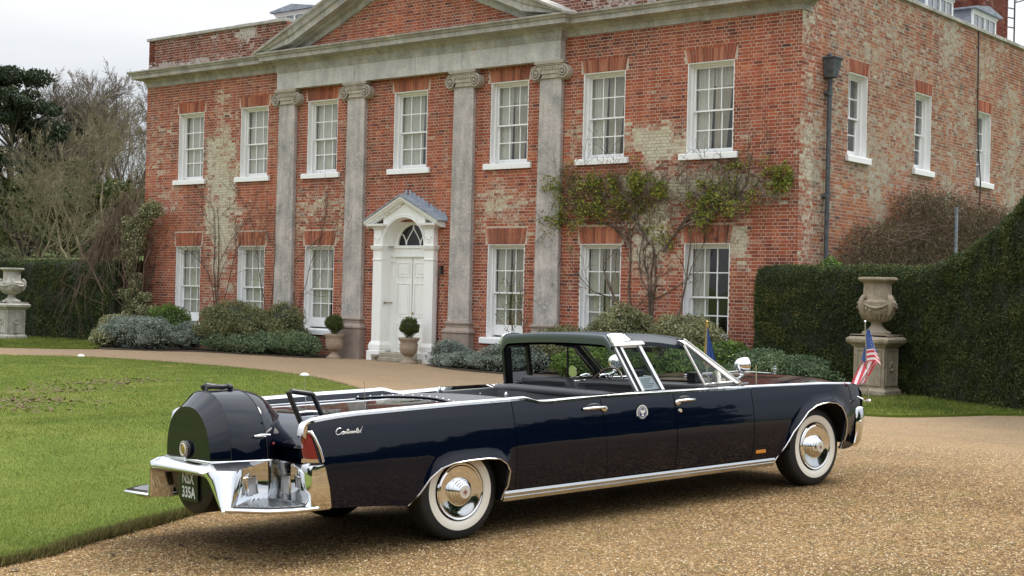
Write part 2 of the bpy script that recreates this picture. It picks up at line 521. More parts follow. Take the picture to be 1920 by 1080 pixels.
def frusta(P0, P1, R0, R1, k=4):
    P0, P1 = np.asarray(P0, float), np.asarray(P1, float)
    R0, R1 = np.asarray(R0, float), np.asarray(R1, float)
    d = P1 - P0; d /= np.linalg.norm(d, axis=1)[:, None] + 1e-9
    ref = np.where(np.abs(d[:, 2:3]) < 0.9, [[0, 0, 1.0]], [[1.0, 0, 0]])
    a = np.cross(d, ref); a /= np.linalg.norm(a, axis=1)[:, None] + 1e-9
    b = np.cross(d, a)
    n = len(P0); ang = np.arange(k) * 2 * np.pi / k
    ring = a[:, None, :] * np.cos(ang)[None, :, None] + b[:, None, :] * np.sin(ang)[None, :, None]
    V = np.concatenate([P0[:, None] + ring * R0[:, None, None], P1[:, None] + ring * R1[:, None, None]], 1).reshape(-1, 3)
    base = np.arange(n)[:, None, None] * (2 * k)
    i = np.arange(k); j = (i + 1) % k
    F = (np.stack([i, j, j + k, i + k], 1)[None] + base).reshape(-1, 4)
    return V, F

def grow(base, d0, length, r0, levels, rng, nseg=5, child=(3, 5), wander=0.22, up=0.08, angle=(0.45, 0.95), lr=0.62, rr=0.55, segs=None, rmin=0.006, start=0.25, tip=0.35):
    """recursive branching; appends (p0,p1,r0,r1,level)"""
    if segs is None: segs = []
    p = np.array(base, float); d = np.array(d0, float); d /= np.linalg.norm(d)
    pts = [p.copy()]; ds = [d.copy()]; rs = [r0]
    for i in range(nseg):
        d = d + rng.normal(size=3) * wander + np.array([0, 0, up]); d /= np.linalg.norm(d)
        q = p + d * length / nseg
        r1 = max(rmin, r0 * (1 - (1 - tip) * (i + 1) / nseg))
        segs.append((p.copy(), q.copy(), rs[-1], r1, levels))
        p = q; pts.append(p.copy()); ds.append(d.copy()); rs.append(r1)
    if levels > 0:
        nc = rng.integers(child[0], child[1] + 1)
        for c in range(nc):
            f = start + (1 - start) * (c + rng.random()) / nc
            k = min(nseg - 1, int(f * nseg)); fr = f * nseg - k
            bp = pts[k] * (1 - fr) + pts[k + 1] * fr
            dd = ds[k + 1]
            h = rng.normal(size=3); h -= dd * (h @ dd); h /= np.linalg.norm(h) + 1e-9
            a = rng.uniform(*angle)
            nd = dd * math.cos(a) + h * math.sin(a)
            grow(bp, nd, length * lr * rng.uniform(0.7, 1.2) * (1.15 - 0.5 * f), max(rmin, rs[k + 1] * rr * 1.1), levels - 1, rng, max(3, nseg - 1), child, wander, up, angle, lr, rr, segs, rmin, 0.12, tip)
    return segs

def segs_mesh(name, segs, mat, parent=None, k=4):
    P0 = [s[0] for s in segs]; P1 = [s[1] for s in segs]; R0 = [s[2] for s in segs]; R1 = [s[3] for s in segs]
    V, F = frusta(P0, P1, R0, R1, k)
    return mesh_np(name, V, F, mat, parent)
# ================================================================ the house
HW = 11.17            # half width of the front
SIDE_LEN = 20.0
house = empty('manor_house', (0, 0, 0))
tag(house, 'two storey red brick manor house with stone pilasters, pediment and white sash windows', 'house')
UPX = [-8.98, -6.13, -3.30, 0.0, 3.30, 6.13, 8.98]
WU, WL = 1.185, 1.16
ZU0, ZU1 = 4.99, 6.98
ZL0, ZL1 = 0.73, 3.01
SIDEY = [2.66, 6.19, 10.08, 13.7]
SW, SZ0, SZ1 = 0.97, 5.05, 6.88

WASH_F = [(-7.51, 4.27, 0.68, 2.33, 0.9), (-7.93, 5.69, 0.49, 0.94, 0.5), (-10.47, 5.64, 0.79, 1.95, 0.45), (-10.8, 7.29, 0.4, 0.98, 0.3), (-9.9, 4.48, 0.78, 0.65, 0.5), (-7.24, 6.59, 0.36, 0.47, 0.4), (-6.31, 3.94, 0.58, 1.22, 0.3), (-5.47, 6.03, 0.34, 0.91, 0.35), (-3.32, 4.1, 0.85, 0.36, 0.7), (-2.48, 3.87, 0.25, 0.72, 0.6), (-4.16, 3.6, 0.33, 0.89, 0.5), (-0.21, 4.17, 0.38, 0.21, 0.5), (1.33, 5.14, 0.22, 0.4, 0.45), (3.2, 4.02, 0.76, 0.59, 0.65), (4.12, 3.75, 0.25, 0.77, 0.45), (5.27, 5.35, 0.23, 0.75, 0.5), (5.34, 3.1, 0.31, 1.5, 0.4), (7.59, 5.24, 0.72, 0.38, 1.0), (7.37, 5.47, 0.58, 0.24, 0.7), (8.17, 4.62, 0.56, 0.3, 0.6), (8.46, 4.25, 2.49, 0.35, 0.85), (6.0, 4.39, 0.91, 0.25, 0.6), (7.58, 3.21, 0.57, 0.96, 0.85), (7.61, 2.01, 0.57, 0.72, 0.5), (9.84, 3.01, 0.23, 0.46, 0.8), (9.97, 5.24, 0.19, 0.34, 0.5), (9.93, 4.44, 0.78, 0.17, 0.6), (11.11, 5.29, 0.09, 1.67, 0.4)]
WASH_S = [(0.51, 4.78, 0.43, 2.24, 0.6), (0.5, 7.48, 0.36, 0.67, 0.45), (3.54, 5.9, 1.1, 1.45, 0.5), (5.29, 5.58, 1.8, 1.26, 0.6), (7.82, 5.96, 1.34, 1.06, 0.5), (12.24, 6.12, 1.21, 1.46, 0.6), (2.29, 3.99, 1.04, 0.59, 0.4), (3.99, 8.03, 0.71, 0.49, 0.5), (7.0, 8.64, 0.65, 0.33, 0.6), (10.14, 8.59, 1.11, 0.35, 0.6), (4.62, 7.01, 0.87, 0.74, 0.4)]

def wash_at(u, z, patches, base, seed):
    v = base + 0.30 * (mnoise.fractal(Vector((u * 0.7 + seed, z * 0.7, seed)), 1.0, 2.0, 3) )
    e = 0.35 * mnoise.noise(Vector((u * 1.9, z * 1.9, seed + 3)))
    e += 0.55 * mnoise.fractal(Vector((u * 1.3, z * 1.3, seed + 6)), 0.9, 2.0, 4)
    for cx, cz, rx, rz, s in patches:
        d = math.sqrt(((u - cx) / rx) ** 2 + ((z - cz) / rz) ** 2) + e
        if d < 2.1:
            v = max(v, s * (0.46 * min(1.0, (2.1 - d) / 0.8) + 0.50 * min(1.0, max(0.0, (1.3 - d) / 0.9))))
    return v

CH, BL, HD, JT = 0.075, 0.225, 0.1125, 0.0135
def lay_bricks(u0, u1, z0, z1, openings, inside=None, rng=None):
    """Flemish bond; returns list (ua, ub, za, zb)"""
    out = []
    row = 0; z = z0
    while z < z1 - 0.02:
        zb = min(z + CH - JT, z1); zc = (z + zb) / 2
        cuts = sorted([(a, b) for a, b, c, d in openings if c < zc < d])
        u = u0 - (0.0 if row % 2 == 0 else (BL + HD) / 2)
        k = row % 2
        while u < u1:
            w = BL if k % 2 == 0 else HD
            a, b = max(u, u0), min(u + w - JT, u1)
            u += w; k += 1
            if b - a < 0.02: continue
            segs = [(a, b)]
            for ca, cb in cuts:
                ns = []
                for s, e in segs:
                    if cb <= s or ca >= e: ns.append((s, e)); continue
                    if ca - s > 0.02: ns.append((s, ca))
                    if e - cb > 0.02: ns.append((cb, e))
                segs = ns
            for s, e in segs:
                if inside and not inside(s, e, z, zb): continue
                out.append((s, e, z, zb))
        z += CH; row += 1
    return out

def brick_arrays(bricks, place, patches, base, seed, rng, proud=0.0035, dark=None):
    """place(u, d, z)->xyz; d = distance in front of mortar face (negative inside)"""
    n = len(bricks)
    B = np.array(bricks)
    jit = rng.uniform(-0.0022, 0.0022, (n, 4))
    ua, ub, za, zb = (B + jit).T
    d = proud * (0.45 + 0.9 * rng.random(n))
    back = np.full(n, -0.02)
    V = np.zeros((n, 8, 3))
    for i, (uu, dd, zz) in enumerate([(ua, back, za), (ub, back, za), (ub, d, za), (ua, d, za), (ua, back, zb), (ub, back, zb), (ub, d, zb), (ua, d, zb)]):
        V[:, i] = place(uu, dd, zz)
    rnd = np.clip(rng.normal(0.54, 0.155, n), 0, 0.97)
    rnd[rng.random(n) < 0.04] *= 0.3
    # quieter zones: darker or brighter areas as real patches of brick supply
    for i in range(n):
        rnd[i] = min(0.975, max(0.02, rnd[i] + 0.16 * mnoise.noise(Vector((B[i, 0] * 0.45, B[i, 2] * 0.45, seed + 9))))) if rnd[i] < 1 else 1.0
        if dark: rnd[i] = max(0.02, rnd[i] * dark(B[i, 0], B[i, 2]))
    wash = np.array([wash_at((b[0] + b[1]) / 2, (b[2] + b[3]) / 2, patches, base, seed) for b in bricks])
    wash = wash + rng.normal(0, 0.10, n) * (wash > 0.02)
    return V, rnd, wash
BF = np.array([[2, 3, 7, 6], [3, 0, 4, 7], [1, 2, 6, 5], [7, 4, 5, 6], [0, 3, 2, 1]])

def bricks_stuff(name, V, rnd, wash, mat, parent):
    n = len(V)
    F = (BF[None] + (np.arange(n) * 8)[:, None, None]).reshape(-1, 4)
    o = mesh_np(name, V.reshape(-1, 3), F, mat, parent, {'rnd': np.repeat(rnd, 8), 'wash': np.repeat(wash, 8)})
    return tag(o, kind='stuff')

def mortar_sheet(name, u0, u1, z0, z1, openings, place, patches, base, seed, parent, inside=None, step=0.3):
    us = sorted(set([u0, u1] + [v for a, b, c, d in openings for v in (a, b) if u0 < v < u1]))
    zs = sorted(set([z0, z1] + [v for a, b, c, d in openings for v in (c, d) if z0 < v < z1]))
    def ref(l):
        o = [l[0]]
        for v in l[1:]:
            k = max(1, int(math.ceil((v - o[-1]) / step))); s = o[-1]
            o += [s + (v - s) * i / k for i in range(1, k + 1)]
        return o
    us, zs = ref(us), ref(zs)
    V = []; W = []
    for z in zs:
        for u in us:
            V.append(place(u, 0.0, z)); W.append(wash_at(u, z, patches, base, seed))
    F = []
    nu = len(us)
    for i in range(len(zs) - 1):
        for j in range(nu - 1):
            uc, zc = (us[j] + us[j + 1]) / 2, (zs[i] + zs[i + 1]) / 2
            if any(a < uc < b and c < zc < d for a, b, c, d in openings): continue
            if inside and not inside(us[j], us[j + 1], zs[i], zs[i + 1]): continue
            F.append((i * nu + j, i * nu + j + 1, (i + 1) * nu + j + 1, (i + 1) * nu + j))
    return mesh_np(name, np.array(V, float).reshape(-1, 3), np.array(F), M['mortar'], parent, {'wash': W, 'rnd': np.zeros(len(W))})

def P_front(u, d, z):
    if isinstance(u, np.ndarray): return np.stack([u, -d, z], 1)
    return (u, -d, z)
def P_side(u, d, z):
    if isinstance(u, np.ndarray): return np.stack([HW + d, u, z], 1)
    return (HW + d, u, z)

ARCH_H = 0.40
op_f = []; arch_f = []
for x in UPX:
    op_f.append((x - WU / 2, x + WU / 2, ZU0 - 0.15, ZU1))
    arch_f.append((x - WU / 2 - 0.08, x + WU / 2 + 0.08, ZU1, ZU1 + (0.30)))
    if x != 0:
        op_f.append((x - WL / 2, x + WL / 2, ZL0 - 0.15, ZL1))
        arch_f.append((x - WL / 2 - 0.08, x + WL / 2 + 0.08, ZL1, ZL1 + 0.40))
op_f.append((-1.0, 1.0, -0.2, 3.0))
op_f.append((-0.74, 0.74, 2.9, 3.62))
blocked = [(c - 0.33, c + 0.33, 0.0, 7.3) for c in (-4.64, -1.905, 1.905, 4.64)]

front_wall = mortar_sheet('front_wall', -HW + 0.0, HW, -0.15, 7.9, op_f, P_front, WASH_F, 0.12, 3.0, house)
fb = lay_bricks(-HW, HW, 0.0, 7.90, op_f + arch_f + blocked)
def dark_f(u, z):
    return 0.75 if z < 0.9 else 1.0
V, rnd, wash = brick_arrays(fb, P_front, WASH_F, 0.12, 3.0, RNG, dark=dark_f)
# the 300 bricks that show largest (nearest the camera, above the hedge) are objects of their own
ctr = V.mean(1)
dd = np.linalg.norm(ctr - np.array(CAM), axis=1)
B = np.array(fb)
score = (B[:, 1] - B[:, 0]) / dd ** 2 * ((ctr[:, 0] > 9.75) & (ctr[:, 2] > 3.1)) * ((B[:, 1] - B[:, 0]) > 0.18)
pick = np.argsort(-score)[:300]
rest = np.setdiff1d(np.arange(len(fb)), pick)
bricks_stuff('brickwork', V[rest], rnd[rest], wash[rest], M['brick'], front_wall)
for i in pick:
    c = V[i].mean(0)
    mesh_np('brick', V[i] - c, BF, M['brick'], front_wall, {'rnd': np.full(8, rnd[i]), 'wash': np.full(8, wash[i])}, loc=c)

# side wall
op_s = [(y - SW / 2, y + SW / 2, SZ0 - 0.15, SZ1) for y in SIDEY]
arch_s = [(y - SW / 2 - 0.06, y + SW / 2 + 0.06, SZ1, SZ1 + 0.30) for y in SIDEY]
SIDETOP = 8.93
side_wall = mortar_sheet('side_wall', 0.0, SIDE_LEN, -0.15, SIDETOP, op_s, P_side, WASH_S, 0.50, 5.0, house)
sb = [b for b in lay_bricks(0.0, SIDE_LEN, 1.5, SIDETOP, op_s + arch_s)]
V, rnd, wash = brick_arrays(sb, P_side, WASH_S, 0.50, 5.0, RNG, dark=lambda u, z: 1.0 if z < 7.6 else 0.85)
near = np.array([b[0] < 0.62 + 0.25 * mnoise.noise(Vector((b[0], b[2] * 2, 1))) for b in sb])
bricks_stuff('brickwork', V[near], rnd[near], wash[near], M['brick'], side_wall)
bricks_stuff('brickwork', V[~near], rnd[~near], wash[~near], M['brick_side'], side_wall)

# parapets and the pediment field
def P_par(u, d, z):
    if isinstance(u, np.ndarray): return np.stack([u, 0.02 - d, z], 1)
    return (u, 0.02 - d, z)
WASH_P = [(-6.6, 9.15, 0.5, 0.2, 0.9), (-10, 8.5, 3, 0.12, 0.7), (6.5, 8.6, 1.4, 0.4, 0.6), (9.5, 8.8, 1.2, 0.3, 0.45)]
for u0, u1 in ((-HW, -4.9), (4.9, HW)):
    par = mortar_sheet('parapet', u0, u1, 8.3, 9.30, [], P_par, WASH_P, 0.30, 7.0, house)
    pb = lay_bricks(u0, u1, 8.30, 9.295, [])
    V, rnd, wash = brick_arrays(pb, P_par, WASH_P, 0.30, 7.0, RNG)
    bricks_stuff('brickwork', V, rnd, wash, M['brick_parapet'], par)
    mb = MB(); mb.box(u0, u1, 0.04, 0.36, 8.3, 9.295)
    mb.build('parapet_back', M['bricks_plain'], par)
    n = 9
    for k in range(n):
        a = u0 + (u1 - u0) * k / n; b = u0 + (u1 - u0) * (k + 1) / n - 0.006
        c = MB().box(a - (0.05 if k == 0 and u0 < 0 else 0), b, -0.05 - 0.008 * random.random(), 0.42, 9.30, 9.385 + 0.012 * random.random())
        c.build('coping_stone', M['stone_cornice'], par, bevel=0.012)
# side parapet coping
n = 20
for k in range(n):
    a = 0.42 + (SIDE_LEN - 0.42) * k / n; b = 0.42 + (SIDE_LEN - 0.42) * (k + 1) / n - 0.008
    MB().box(HW - 0.36, HW + 0.055 + 0.008 * random.random(), a, b, SIDETOP, SIDETOP + 0.09 + 0.01 * random.random()).build('coping_stone', M['stone_cornice'], side_wall, bevel=0.012)
# block of the building behind the faces
mb = MB()
mb.box(-HW, -HW + 0.3, 0.02, SIDE_LEN, -0.1, 9.29)
mb.box(-HW, HW, SIDE_LEN - 0.3, SIDE_LEN, -0.1, 8.92)
mb.box(HW - 0.32, HW - 0.20, 0.45, SIDE_LEN - .3, 7.2, 8.93)
mb.build('rear_wall', M['bricks_plain'], house)

# cornice with the break forward over the portico
YP = 0.20
prof = [(0.0, 7.88), (0.03, 7.88), (0.035, 8.00), (0.09, 8.04), (0.10, 8.085), (0.15, 8.10), (0.36, 8.115), (0.365, 8.225), (0.40, 8.235), (0.415, 8.265), (0.465, 8.30), (0.47, 8.335), (0.0, 8.375)]
path = [(-HW, 3.0), (-HW, 0.0), (-4.99, 0.0), (-4.99, -YP), (4.99, -YP), (4.99, 0.0), (HW, 0.0), (HW, 0.42)]
def cut_path(path, x0, x1): pass
cor = empty('cornice', parent=house)
# built in stones: runs between joints
runs = []
xs_l = np.linspace(-HW, -4.99, 6)
MB().sweep_plan([(-HW, 3.0), (-HW, 0.0), (xs_l[1], 0.0)], prof).build('cornice_stone', M['stone_cornice'], cor, smooth=20)
for a, b in zip(xs_l[1:-2], xs_l[2:-1]):
    MB().sweep_plan([(a + 0.006, 0.0), (b, 0.0)], [(o + random.uniform(-.004, .004), z) for o, z in prof]).build('cornice_stone', M['stone_cornice'], cor, smooth=20)
MB().sweep_plan([(xs_l[-2] + 0.006, 0.0), (-4.99, 0.0), (-4.99, -YP), (-3.75, -YP)], prof).build('cornice_stone', M['stone_cornice'], cor, smooth=20)
xs_m = np.linspace(-3.75, 3.75, 7)
for a, b in zip(xs_m[:-1], xs_m[1:]):
    MB().sweep_plan([(a + 0.006, -YP), (b, -YP)], [(o + random.uniform(-.004, .004), z) for o, z in prof]).build('cornice_stone', M['stone_cornice'], cor, smooth=20)
xs_r = np.linspace(4.99, HW, 6)
MB().sweep_plan([(3.756, -YP), (4.99, -YP), (4.99, 0.0), (xs_r[1], 0.0)], prof).build('cornice_stone', M['stone_cornice'], cor, smooth=20)
for a, b in zip(xs_r[1:-2], xs_r[2:-1]):
    MB().sweep_plan([(a + 0.006, 0.0), (b, 0.0)], [(o + random.uniform(-.004, .004), z) for o, z in prof]).build('cornice_stone', M['stone_cornice'], cor, smooth=20)
MB().sweep_plan([(xs_r[-2] + 0.006, 0.0), (HW, 0.0), (HW, 0.42)], prof).build('cornice_stone', M['stone_cornice'], cor, smooth=20)

# entablature over the pilasters
en = MB()
en.box(-4.98, 4.98, -YP, -0.002, 7.34, 7.87)
eo = en.build('entablature', M['stone_pale'], house)
e2 = MB().sweep_plan([(-4.98, 0.0), (-4.98, -YP), (4.98, -YP), (4.98, 0.0)], [(0.0, 7.80), (0.012, 7.80), (0.03, 7.86), (0.035, 7.875), (0.0, 7.878)])
e2.build('bed_moulding', M['stone_cornice'], eo)
for xj in (-1.9, 0.3, 1.9):
    MB().box(xj, xj + 0.006, -YP - 0.002, -YP + 0.01, 7.345, 7.80).build('joint', M['iron'], eo)

# pediment: brick field + raking cornices
SL = 0.4187
def rake(x): return 8.335 + (5.47 - abs(x)) * SL
def P_tym(u, d, z):
    if isinstance(u, np.ndarray): return np.stack([u, -0.14 - d, z], 1)
    return (u, -0.14 - d, z)
tymp = MB().prism([(-4.9, 8.34), (4.9, 8.34), (0, 8.34 + 4.9 * SL)], -0.14, 0.4, 'y').build('pediment_field', M['mortar'], house)
a_ = tymp.data.attributes.new('wash', 'FLOAT', 'POINT')
a_.data.foreach_set('value', np.zeros(len(tymp.data.vertices), np.float32) + 0.1)
tb = lay_bricks(-4.8, 4.8, 8.36, 10.5, [], inside=lambda s, e, a, b: max(abs(s), abs(e)) * SL + b < 8.40 + 4.9 * SL - 0.12)
V, rnd, wash = brick_arrays(tb, P_tym, [(0, 12, 1, 1, 0)], 0.12, 8.0, RNG)
bricks_stuff('brickwork', V, rnd, wash, M['brick'], tymp)
rprof = [(0.0, -0.66), (0.05, -0.64), (0.07, -0.50), (0.20, -0.47), (0.21, -0.42), (0.42, -0.40), (0.43, -0.24), (0.47, -0.21), (0.50, -0.10), (0.55, -0.04), (0.56, 0.02), (0.0, 0.05), (-0.3, 0.05), (-0.3, -0.3)]
for sgn in (-1, 1):
    n = 4
    ro = empty('raking_cornice', parent=house)
    for k in range(n):
        xa = 5.47 * (1 - k / n) - 0.004; xb = 5.47 * (1 - (k + 1) / n) + (0.004 if k < n - 1 else 0)
        m_ = len(rprof); vs = []
        for xx in (xa, xb):
            for o, h in rprof:
                z = rake(xx) + h
                # the lowest stone is cut level where it meets the cornice
                vs.append((sgn * xx, -0.14 - o, max(z, 8.30)))
        fs = [(j, m_ + j, m_ + (j + 1) % m_, (j + 1) % m_) for j in range(m_)] + [tuple(range(m_)), tuple(range(2 * m_ - 1, m_ - 1, -1))]
        MB().add(vs, fs).build('cornice_stone', M['stone_cornice'], ro, smooth=20)

# pilasters
def spiral_volute(mb, cx, y, cz, r, s, turns=2.2):
    pts = []; rr = []
    for i in range(44):
        q = i / 43
        a = PI / 2 + s * q * turns * 2 * PI
        rad = r * (1 - 0.82 * q)
        pts.append((cx + rad * math.cos(a), y - 0.012 - 0.05 * q, cz + rad * math.sin(a))); rr.append(0.030 * (1 - 0.55 * q))
    mb.tube(pts, rr, 6)
for c in (-4.64, -1.905, 1.905, 4.64):
    pl = empty('pilaster', (c, 0, 0), parent=house)
    w0, w1 = 0.355, 0.325
    sh = MB().hexa([(-w0, -0.125, 1.0), (w0, -0.125, 1.0), (w0, -0.002, 1.0), (-w0, -0.002, 1.0), (-w1, -0.115, 6.95), (w1, -0.115, 6.95), (w1, -0.002, 6.95), (-w1, -0.002, 6.95)])
    sh.build('shaft', M['stone_shaft'], pl, bevel=0.008)
    # base mouldings + plinth
    def pl_path(w, d): return [(-w, 0.0), (-w, -d), (w, -d), (w, 0.0)]
    base = MB().sweep_plan(pl_path(w0, 0.125), [(0.0, 1.09), (0.035, 1.085), (0.055, 1.06), (0.055, 1.03), (0.03, 1.0), (0.03, 0.93), (0.07, 0.88), (0.105, 0.85), (0.11, 0.81), (0.09, 0.78), (0.0, 0.78)])
    bo = base.build('base_moulding', M['stone_base'], pl, smooth=30)
    MB().box(-w0 - 0.085, w0 + 0.085, -0.215, -0.002, -0.05, 0.78).build('plinth', M['stone_base'], pl, bevel=0.015)
    cb = MB()
    cb.box(-0.44, 0.44, -0.21, -0.002, 7.27, 7.34)                     # abacus
    cb.box(-0.40, 0.40, -0.19, -0.002, 7.235, 7.27)
    cb.box(-0.40, 0.40, -0.165, -0.002, 7.06, 7.235)                  # echinus band
    cb.box(-w1 - 0.02, w1 + 0.02, -0.155, -0.002, 6.93, 7.06)
    for s in (-1, 1):                                                  # bolsters + volutes
        cb.lathe([(0.0, -0.155), (0.17, -0.155), (0.185, -0.13), (0.15, -0.08), (0.18, -0.01), (0.0, -0.01)], (s * 0.40, 0, 7.055), 20, 'y')
        spiral_volute(cb, s * 0.40, -0.155, 7.055, 0.165, -s)
        cb.sphere((s * 0.40, -0.20, 7.055), 0.035, 8, 6)
    for k in range(7):                                                 # egg and dart + hanging leaves
        x = -0.24 + 0.08 * k
        cb.sphere((x, -0.165, 7.16), 0.034, 8, 6, (0.9, 1, 1.5))
    cb.tube([(-0.27, -0.168, 7.215), (0, -0.17, 7.20), (0.27, -0.168, 7.215)], 0.016, 6)
    cb.tube([(-0.25, -0.162, 7.045), (0.25, -0.162, 7.045)], 0.018, 6)
    cb.build('capital', M['stone_cap'], pl, smooth=40)

# flat arches of rubbed bricks
def flat_arch(cx, w, z, h, place, parent, n=None, grow_=0.18):
    n = n or int(round((w + 0.16) / 0.082))
    vs = []; fs = []; rn = []
    for k in range(n):
        t0 = -0.5 + k / n; t1 = -0.5 + (k + 1) / n
        g = 0.008
        for d in (-0.02, 0.009 + 0.004 * random.random()):
            for (t, zz, s) in ((t0, z, 1), (t1, z, -1), (t1, z + h, -1), (t0, z + h, 1)):
                ww = w * 0.998 if zz == z else w + 2 * grow_ * h * 1.0
                vs.append(place(cx + t * ww + s * g, d, zz + (0.002 if zz == z else -0.006)))
        b = k * 8
        fs += [(b + 4, b + 5, b + 6, b + 7), (b, b + 4, b + 7, b + 3), (b + 1, b + 2, b + 6, b + 5), (b + 3, b + 7, b + 6, b + 2), (b, b + 1, b + 5, b + 4)]
        rn += [random.random()] * 8
    w_ = [wash_at(v[0] if place is P_front else v[1], v[2], WASH_F if place is P_front else WASH_S, 0.15, 3.0) * 0.9 for v in vs]
    return mesh_np('flat_arch', np.array(vs), np.array(fs), M['brick_arch'], parent, {'rnd': rn, 'wash': w_})
for x in UPX:
    flat_arch(x, WU, ZU1, 0.30, P_front, house)
    if x != 0: flat_arch(x, WL, ZL1, 0.40, P_front, house)
for y in SIDEY: flat_arch(y, SW, SZ1, 0.30, P_side, house, grow_=0.12)

# ---------------------------------------------------------------- sash windows
def wavy(x0, x1, z0, z1, y, amp, waves, taper=0.0, n=36, ph=0.0):
    rows = []
    for zi in range(7):
        q = zi / 6; z = z0 + (z1 - z0) * q; row = []
        for i in range(n + 1):
            t = i / n
            xx = x0 + (x1 - x0) * t
            xx = x0 + (xx - x0) * (1 - taper * (1 - q)) if taper >= 0 else x1 - (x1 - xx) * (1 + taper * (1 - q))
            row.append((xx, y + amp * math.sin(t * waves * 2 * PI + ph + 0.6 * q), z))
        rows.append(row)
    return MB().grid(rows)

def sash_window(w, h, nx, ny, loc, rz, curt, sill=True, sillw=None, seed=0, base_h=0.10, dark=True):
    """local: x right, y into the wall, z up from the bottom of the opening"""
    win = empty('window', loc, rz, house)
    r = 0.195
    # painted reveal
    f = MB()
    hw = w / 2
    f.box(-hw + 0.001, -hw + 0.022, 0.003, r, 0.0, h - 0.001); f.box(hw - 0.022, hw - 0.001, 0.003, r, 0.0, h - 0.001)
    f.box(-hw + 0.022, hw - 0.022, 0.003, r, h - 0.022, h - 0.001)
    # box frame
    f.box(-hw + 0.022, -hw + 0.062, r - 0.06, r + 0.10, 0, h - 0.022); f.box(hw - 0.062, hw - 0.022, r - 0.06, r + 0.10, 0, h - 0.022)
    f.box(-hw + 0.062, hw - 0.062, r - 0.06, r + 0.10, h - 0.07, h - 0.022)
    f.build('frame', M['white'], win)
    x0, x1 = -hw + 0.062, hw - 0.062
    zb, zt = base_h * 0.2, h - 0.07
    mid = zb + (zt - zb) * 0.485
    for k, (za, zc, yy) in enumerate(((zb, mid + 0.02, r + 0.045), (mid - 0.02, zt, r))):
        s = MB(); st = 0.042
        lo = base_h if k == 0 else 0.036; hi = 0.036 if k == 0 else 0.045
        s.box(x0, x0 + st, yy, yy + 0.04, za, zc); s.box(x1 - st, x1, yy, yy + 0.04, za, zc)
        s.box(x0 + st, x1 - st, yy, yy + 0.04, za, za + lo); s.box(x0 + st, x1 - st, yy, yy + 0.04, zc - hi, zc)
        px0, px1, pz0, pz1 = x0 + st, x1 - st, za + lo, zc - hi
        nr = ny // 2
        bw = 0.012
        for i in range(1, nx):
            xx = px0 + (px1 - px0) * i / nx
            s.box(xx - bw, xx + bw, yy + 0.002, yy + 0.036, pz0, pz1)
        for j in range(1, nr):
            zz = pz0 + (pz1 - pz0) * j / nr
            for i in range(nx):
                a = px0 + (px1 - px0) * i / nx + (bw if i else 0); b = px0 + (px1 - px0) * (i + 1) / nx - (bw if i < nx - 1 else 0)
                s.box(a, b, yy + 0.002, yy + 0.036, zz - bw, zz + bw)
        s.build('sash', M['white'], win)
        pw, ph = (px1 - px0) / nx, (pz1 - pz0) / nr
        key = (round(pw, 4), round(ph, 4))
        for i in range(nx):
            for j in range(nr):
                c = (px0 + pw * (i + 0.5), yy + 0.022, pz0 + ph * (j + 0.5))
                rt = (random.gauss(0, 0.006), 0, random.gauss(0, 0.006))
                if key in PANES:
                    copy_obj(PANES[key], win, c, rt)
                else:
                    o = MB().box(-pw / 2, pw / 2, -0.0015, 0.0015, -ph / 2, ph / 2).build('pane', M['pane'], win, loc=c, rot=rt)
                    PANES[key] = o
    if sill:
        sw = (sillw or w + 0.30) / 2
        s = MB()
        s.prism([(-0.085, -0.15), (-0.085, -0.03), (-0.075, -0.015), (r - 0.02, 0.012), (r - 0.02, -0.15)], -hw + 0.001, hw - 0.001, 'x')
        s.prism([(-0.085, -0.148), (-0.085, -0.03), (-0.075, -0.015), (-0.012, -0.004), (-0.012, -0.148)], -sw, -hw + 0.001, 'x')
        s.prism([(-0.085, -0.148), (-0.085, -0.03), (-0.075, -0.015), (-0.012, -0.004), (-0.012, -0.148)], hw - 0.001, sw, 'x')
        s.build('sill', M['white'], win)
    # curtains
    yc = r + 0.13
    for kind in curt:
        cw = M['curtain']
        if kind == 'L': o = wavy(x0, x0 + 0.36 * w, 0.0, zt, yc, 0.022, 6, 0.10, ph=seed)
        elif kind == 'LW': o = wavy(x0, x0 + 0.62 * w, 0.0, zt, yc, 0.022, 9, 0.06, ph=seed)
        elif kind == 'R': o = wavy(x1, x1 - 0.30 * w, 0.0, zt, yc + 0.04, 0.022, 5, 0.15, ph=seed); cw = M['curtain2']
        elif kind == 'B': o = wavy(x0 + 0.36 * w, x0 + 0.75 * w, 0.0, zt, yc + 0.06, 0.025, 6, 0.35, ph=seed); cw = M['curtain2']
        elif kind == 'N': o = wavy(x0, x1, 0.0, zt, yc + 0.1, 0.012, 10, 0.0, ph=seed); cw = M['net']
        elif kind == 'G': o = wavy(x0, x1, zt - 0.42, zt, yc + 0.05, 0.02, 9, 0.0, ph=seed)
        o.build('curtain', cw, win, smooth=60, fix=False)
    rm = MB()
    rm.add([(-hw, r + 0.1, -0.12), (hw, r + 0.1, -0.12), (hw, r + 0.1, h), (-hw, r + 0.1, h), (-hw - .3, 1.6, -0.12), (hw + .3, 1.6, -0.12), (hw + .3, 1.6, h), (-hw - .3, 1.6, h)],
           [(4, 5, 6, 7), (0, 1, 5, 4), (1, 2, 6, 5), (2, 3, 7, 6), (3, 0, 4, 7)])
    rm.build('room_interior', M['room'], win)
    return win
PANES = {}
cu = [('LW', 'R'), ('LW', 'R'), ('LW', 'R'), ('LW', 'R'), ('L', 'B', 'G'), ('L', 'B'), ('L', 'B', 'G')]
cl = [('LW',), ('LW', 'R'), ('LW', 'R'), None, ('L', 'B'), ('L', 'B'), ('L',)]
